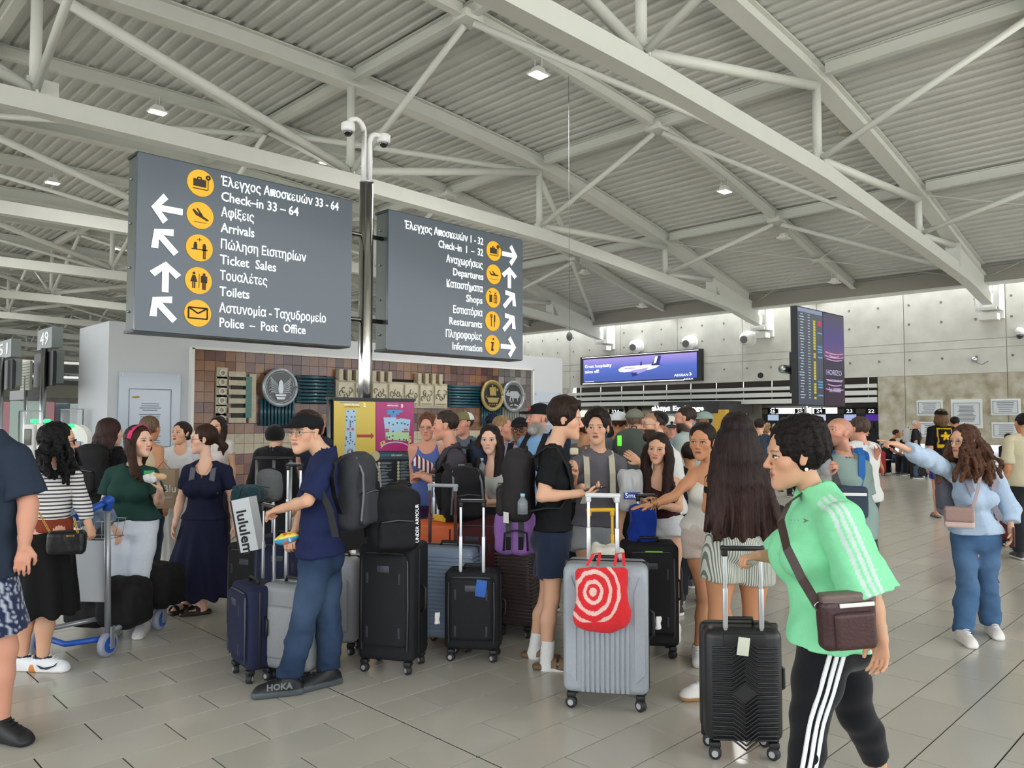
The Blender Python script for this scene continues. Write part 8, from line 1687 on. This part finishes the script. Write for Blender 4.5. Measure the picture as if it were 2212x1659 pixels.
for k, (px, D, y, c_, hc, lb) in enumerate(((1658, 22, 914, 'b84a40', 'b09070', 'distant traveller in a red top under counter twenty-six'), (1712, 16, 926, 'c4b8a8', 'c4a478', 'distant fair-haired traveller left of the screen post'), (1640, 12.5, 905, '3a4250', '33261e', 'distant traveller in dark grey behind the long hair'), (1760, 15, 910, '4a5a6a', '5a4636', 'distant traveller hidden behind the curly bun'), (1572, 13, 905, '7a2f36', '2a1e18', 'distant traveller in a dark red top beyond the kiosk'), (1395, 12, 898, '54606c', '3a2c22', 'distant traveller in slate grey beneath the fascia'), (1232, 10, 900, '8a8a90', '5a4a3c', 'distant traveller in grey between the first teenager and the plaque'), (1310, 12.5, 900, '30508a', '2a1f1a', 'distant traveller in blue behind the teenager in grey'))):
    P_(lb, px, D, y, yaw=(170, 10, 150, 175, -160, 160, 175, 10)[k], skin=('light', 'tan')[k % 2], det=0, top=sh(c_), hair=hs_(hc, 'short'))
def star_fn(P, C, j, D):
    c_ = lerp(j['C'], j['N'], .2); u = (P-c_)@HR-.0; v = P[:, 2]-c_[2]; r = np.hypot(u, v); th = np.arctan2(u, v); star = r < .085*(.45+.55*np.abs(((th/(2*math.pi/5)) % 1)-.5)*2)**1.5; bk_ = (P-c_)@HF < -.03
    fr = (np.maximum(np.abs(u)/.12, np.abs(v+.02)/.16) < 1) & (np.maximum(np.abs(u)/.105, np.abs(v+.02)/.145) > 1); ban = (np.abs(v+.155) < .018) & (np.abs(u) < .11)
    return np.where(((star | fr | ban) & bk_)[:, None], np.array(srgb('e0b020')), C)
P_('man in a backwards black cap and black t-shirt with a yellow star', 2033, 12.8, 884, yaw=178, skin='rosy', det=2, b=1.1, top=sh('141416', sleeve=.8, fn=star_fn), bottom=dict(kind='shorts', color='2f2f9a', leg=.7), shoes=dict(color='8a8478', kind='sandal', sole='6a6258'), hair=hs_('7a5a3c', 'bob', len=.16), cap=dict(color='141416', backward=1))
P_('dark-haired man beside the star shirt, turned away', 2062, 14.5, 900, yaw=175, skin='tan', det=0, top=sh('c87a4a'), hair=hs_('1a1614', 'crop'))
I = P_('white-haired man walking by the bench with a pale grey backpack', 1977, 21., 908, yaw=70, hy=70, skin='rosy', det=1, top=sh('2a2c30', sleeve=.8), bottom=dict(kind='jeans', color='4a5a6c'), shoes=dict(color='3a4048', sole='e8e8e8'), hair=hs_('d8d0c4', 'crop')); pack_on(I, 'pale grey backpack on the white-haired man by the plaques', 'b4b6b8', det=.014)
P_('man cropped by the right edge in a cream shirt', 2212, 9.0, 893, yaw=175, skin='tan', det=1, b=1.1, top=sh('cfc6a8', sleeve=.85, loose=.03), hair=hs_('1e1a18', 'crop'))
P_('traveller in jeans and sandals hidden behind the pointing woman', 2098, 7.7, 935, yaw=0, fem=1, skin='tan', det=1, top=sh('9a4a4a'), bottom=dict(kind='jeans', color='50708c', loose=.02, wide=.02), shoes=dict(color='2a2a28', kind='sandal', sole='2a2a28'), hair=hs_(DB, 'short'), toes=dict(r=15, l=15))
# seated travellers
def seated(label, px, py, yaw, top, bottom, hair, skin='tan', fem=0, lean=.0, beard=0.):
    g = gz(px, py); D = depth(g+UP*EYE); F_ = yawv(yaw); R_ = np.cross(F_, UP); b0 = g*V3(1, 1, 0); P0 = b0+UP*.52
    q = lambda v: tuple([*(lambda k: (1106+FPX*((v-CAM)@CR)/k, 829.5-FPX*((v-CAM)@CU)/k, k-D))((v-CAM)@CF)])
    J = dict(P=q(P0), N=q(P0+UP*.50+F_*(.04+lean)), Hd=q(P0+UP*.66+F_*(.07+lean*1.4)))
    for n_, s_ in (('r', 1), ('l', -1)): J[n_+'H'] = q(P0+R_*s_*.09-UP*.02); J[n_+'K'] = q(P0+R_*s_*.11+F_*.42-UP*.01); J[n_+'A'] = q(b0+R_*s_*.11+F_*.44+UP*.08); J[n_+'S'] = q(P0+UP*.45+R_*s_*.17+F_*(.03+lean)); J[n_+'E'] = q(P0+UP*.20+R_*s_*.22+F_*(.08+lean*.5)); J[n_+'W_'] = q(P0+UP*.10+R_*s_*.10+F_*.30)
    return person(label, q(b0)[0], D, h=1.7, yaw=yaw, fem=fem, skin=skin, det=1, seat=1, J=J, top=dict(color=top, loose=.014, sleeve=.8, hem=1300), bottom=bottom, hair=hair, shoes=dict(color='3a3a40', sole='dddddd'), beard=beard)
seated('seated traveller in black bent over beside the red suitcase', 1915, 1024, 60, '18181c', dict(kind='jeans', color='3c5068'), hs_('2a2020', 'short'), lean=.16)
seated('seated woman in black trousers with legs crossed on the far bench', 1968, 1026, -60, '1a1a1e', dict(kind='trousers', color='141418'), hs_('2a1e1a', 'short'), fem=1, lean=.12)
seated('seated bearded man in a black and white top at the right edge', 2178, 1062, 10, '202226', dict(kind='jeans', color='5a6a80'), hs_('2a1e18', 'crop'), beard=.9)
# lettering becomes plain mesh
bpy.context.view_layer.update(); _dg = bpy.context.evaluated_depsgraph_get()
for o in [q for q in bpy.data.objects if q.type == 'FONT']:
    me = bpy.data.meshes.new_from_object(o.evaluated_get(_dg)); nm = o.name; p_, mb_, lb = o.parent, o.matrix_local.copy(), None
    n2 = bpy.data.objects.new('lettering', me); COL.objects.link(n2); n2.parent = p_; n2.matrix_local = mb_
    if not me.materials: me.materials.append(o.data.materials[0])
    bpy.data.objects.remove(o)
print(sorted(TRI.items(), key=lambda k: -k[1])[:14]); print('people tris', NV, 'time', round(time.time()-T0, 1))
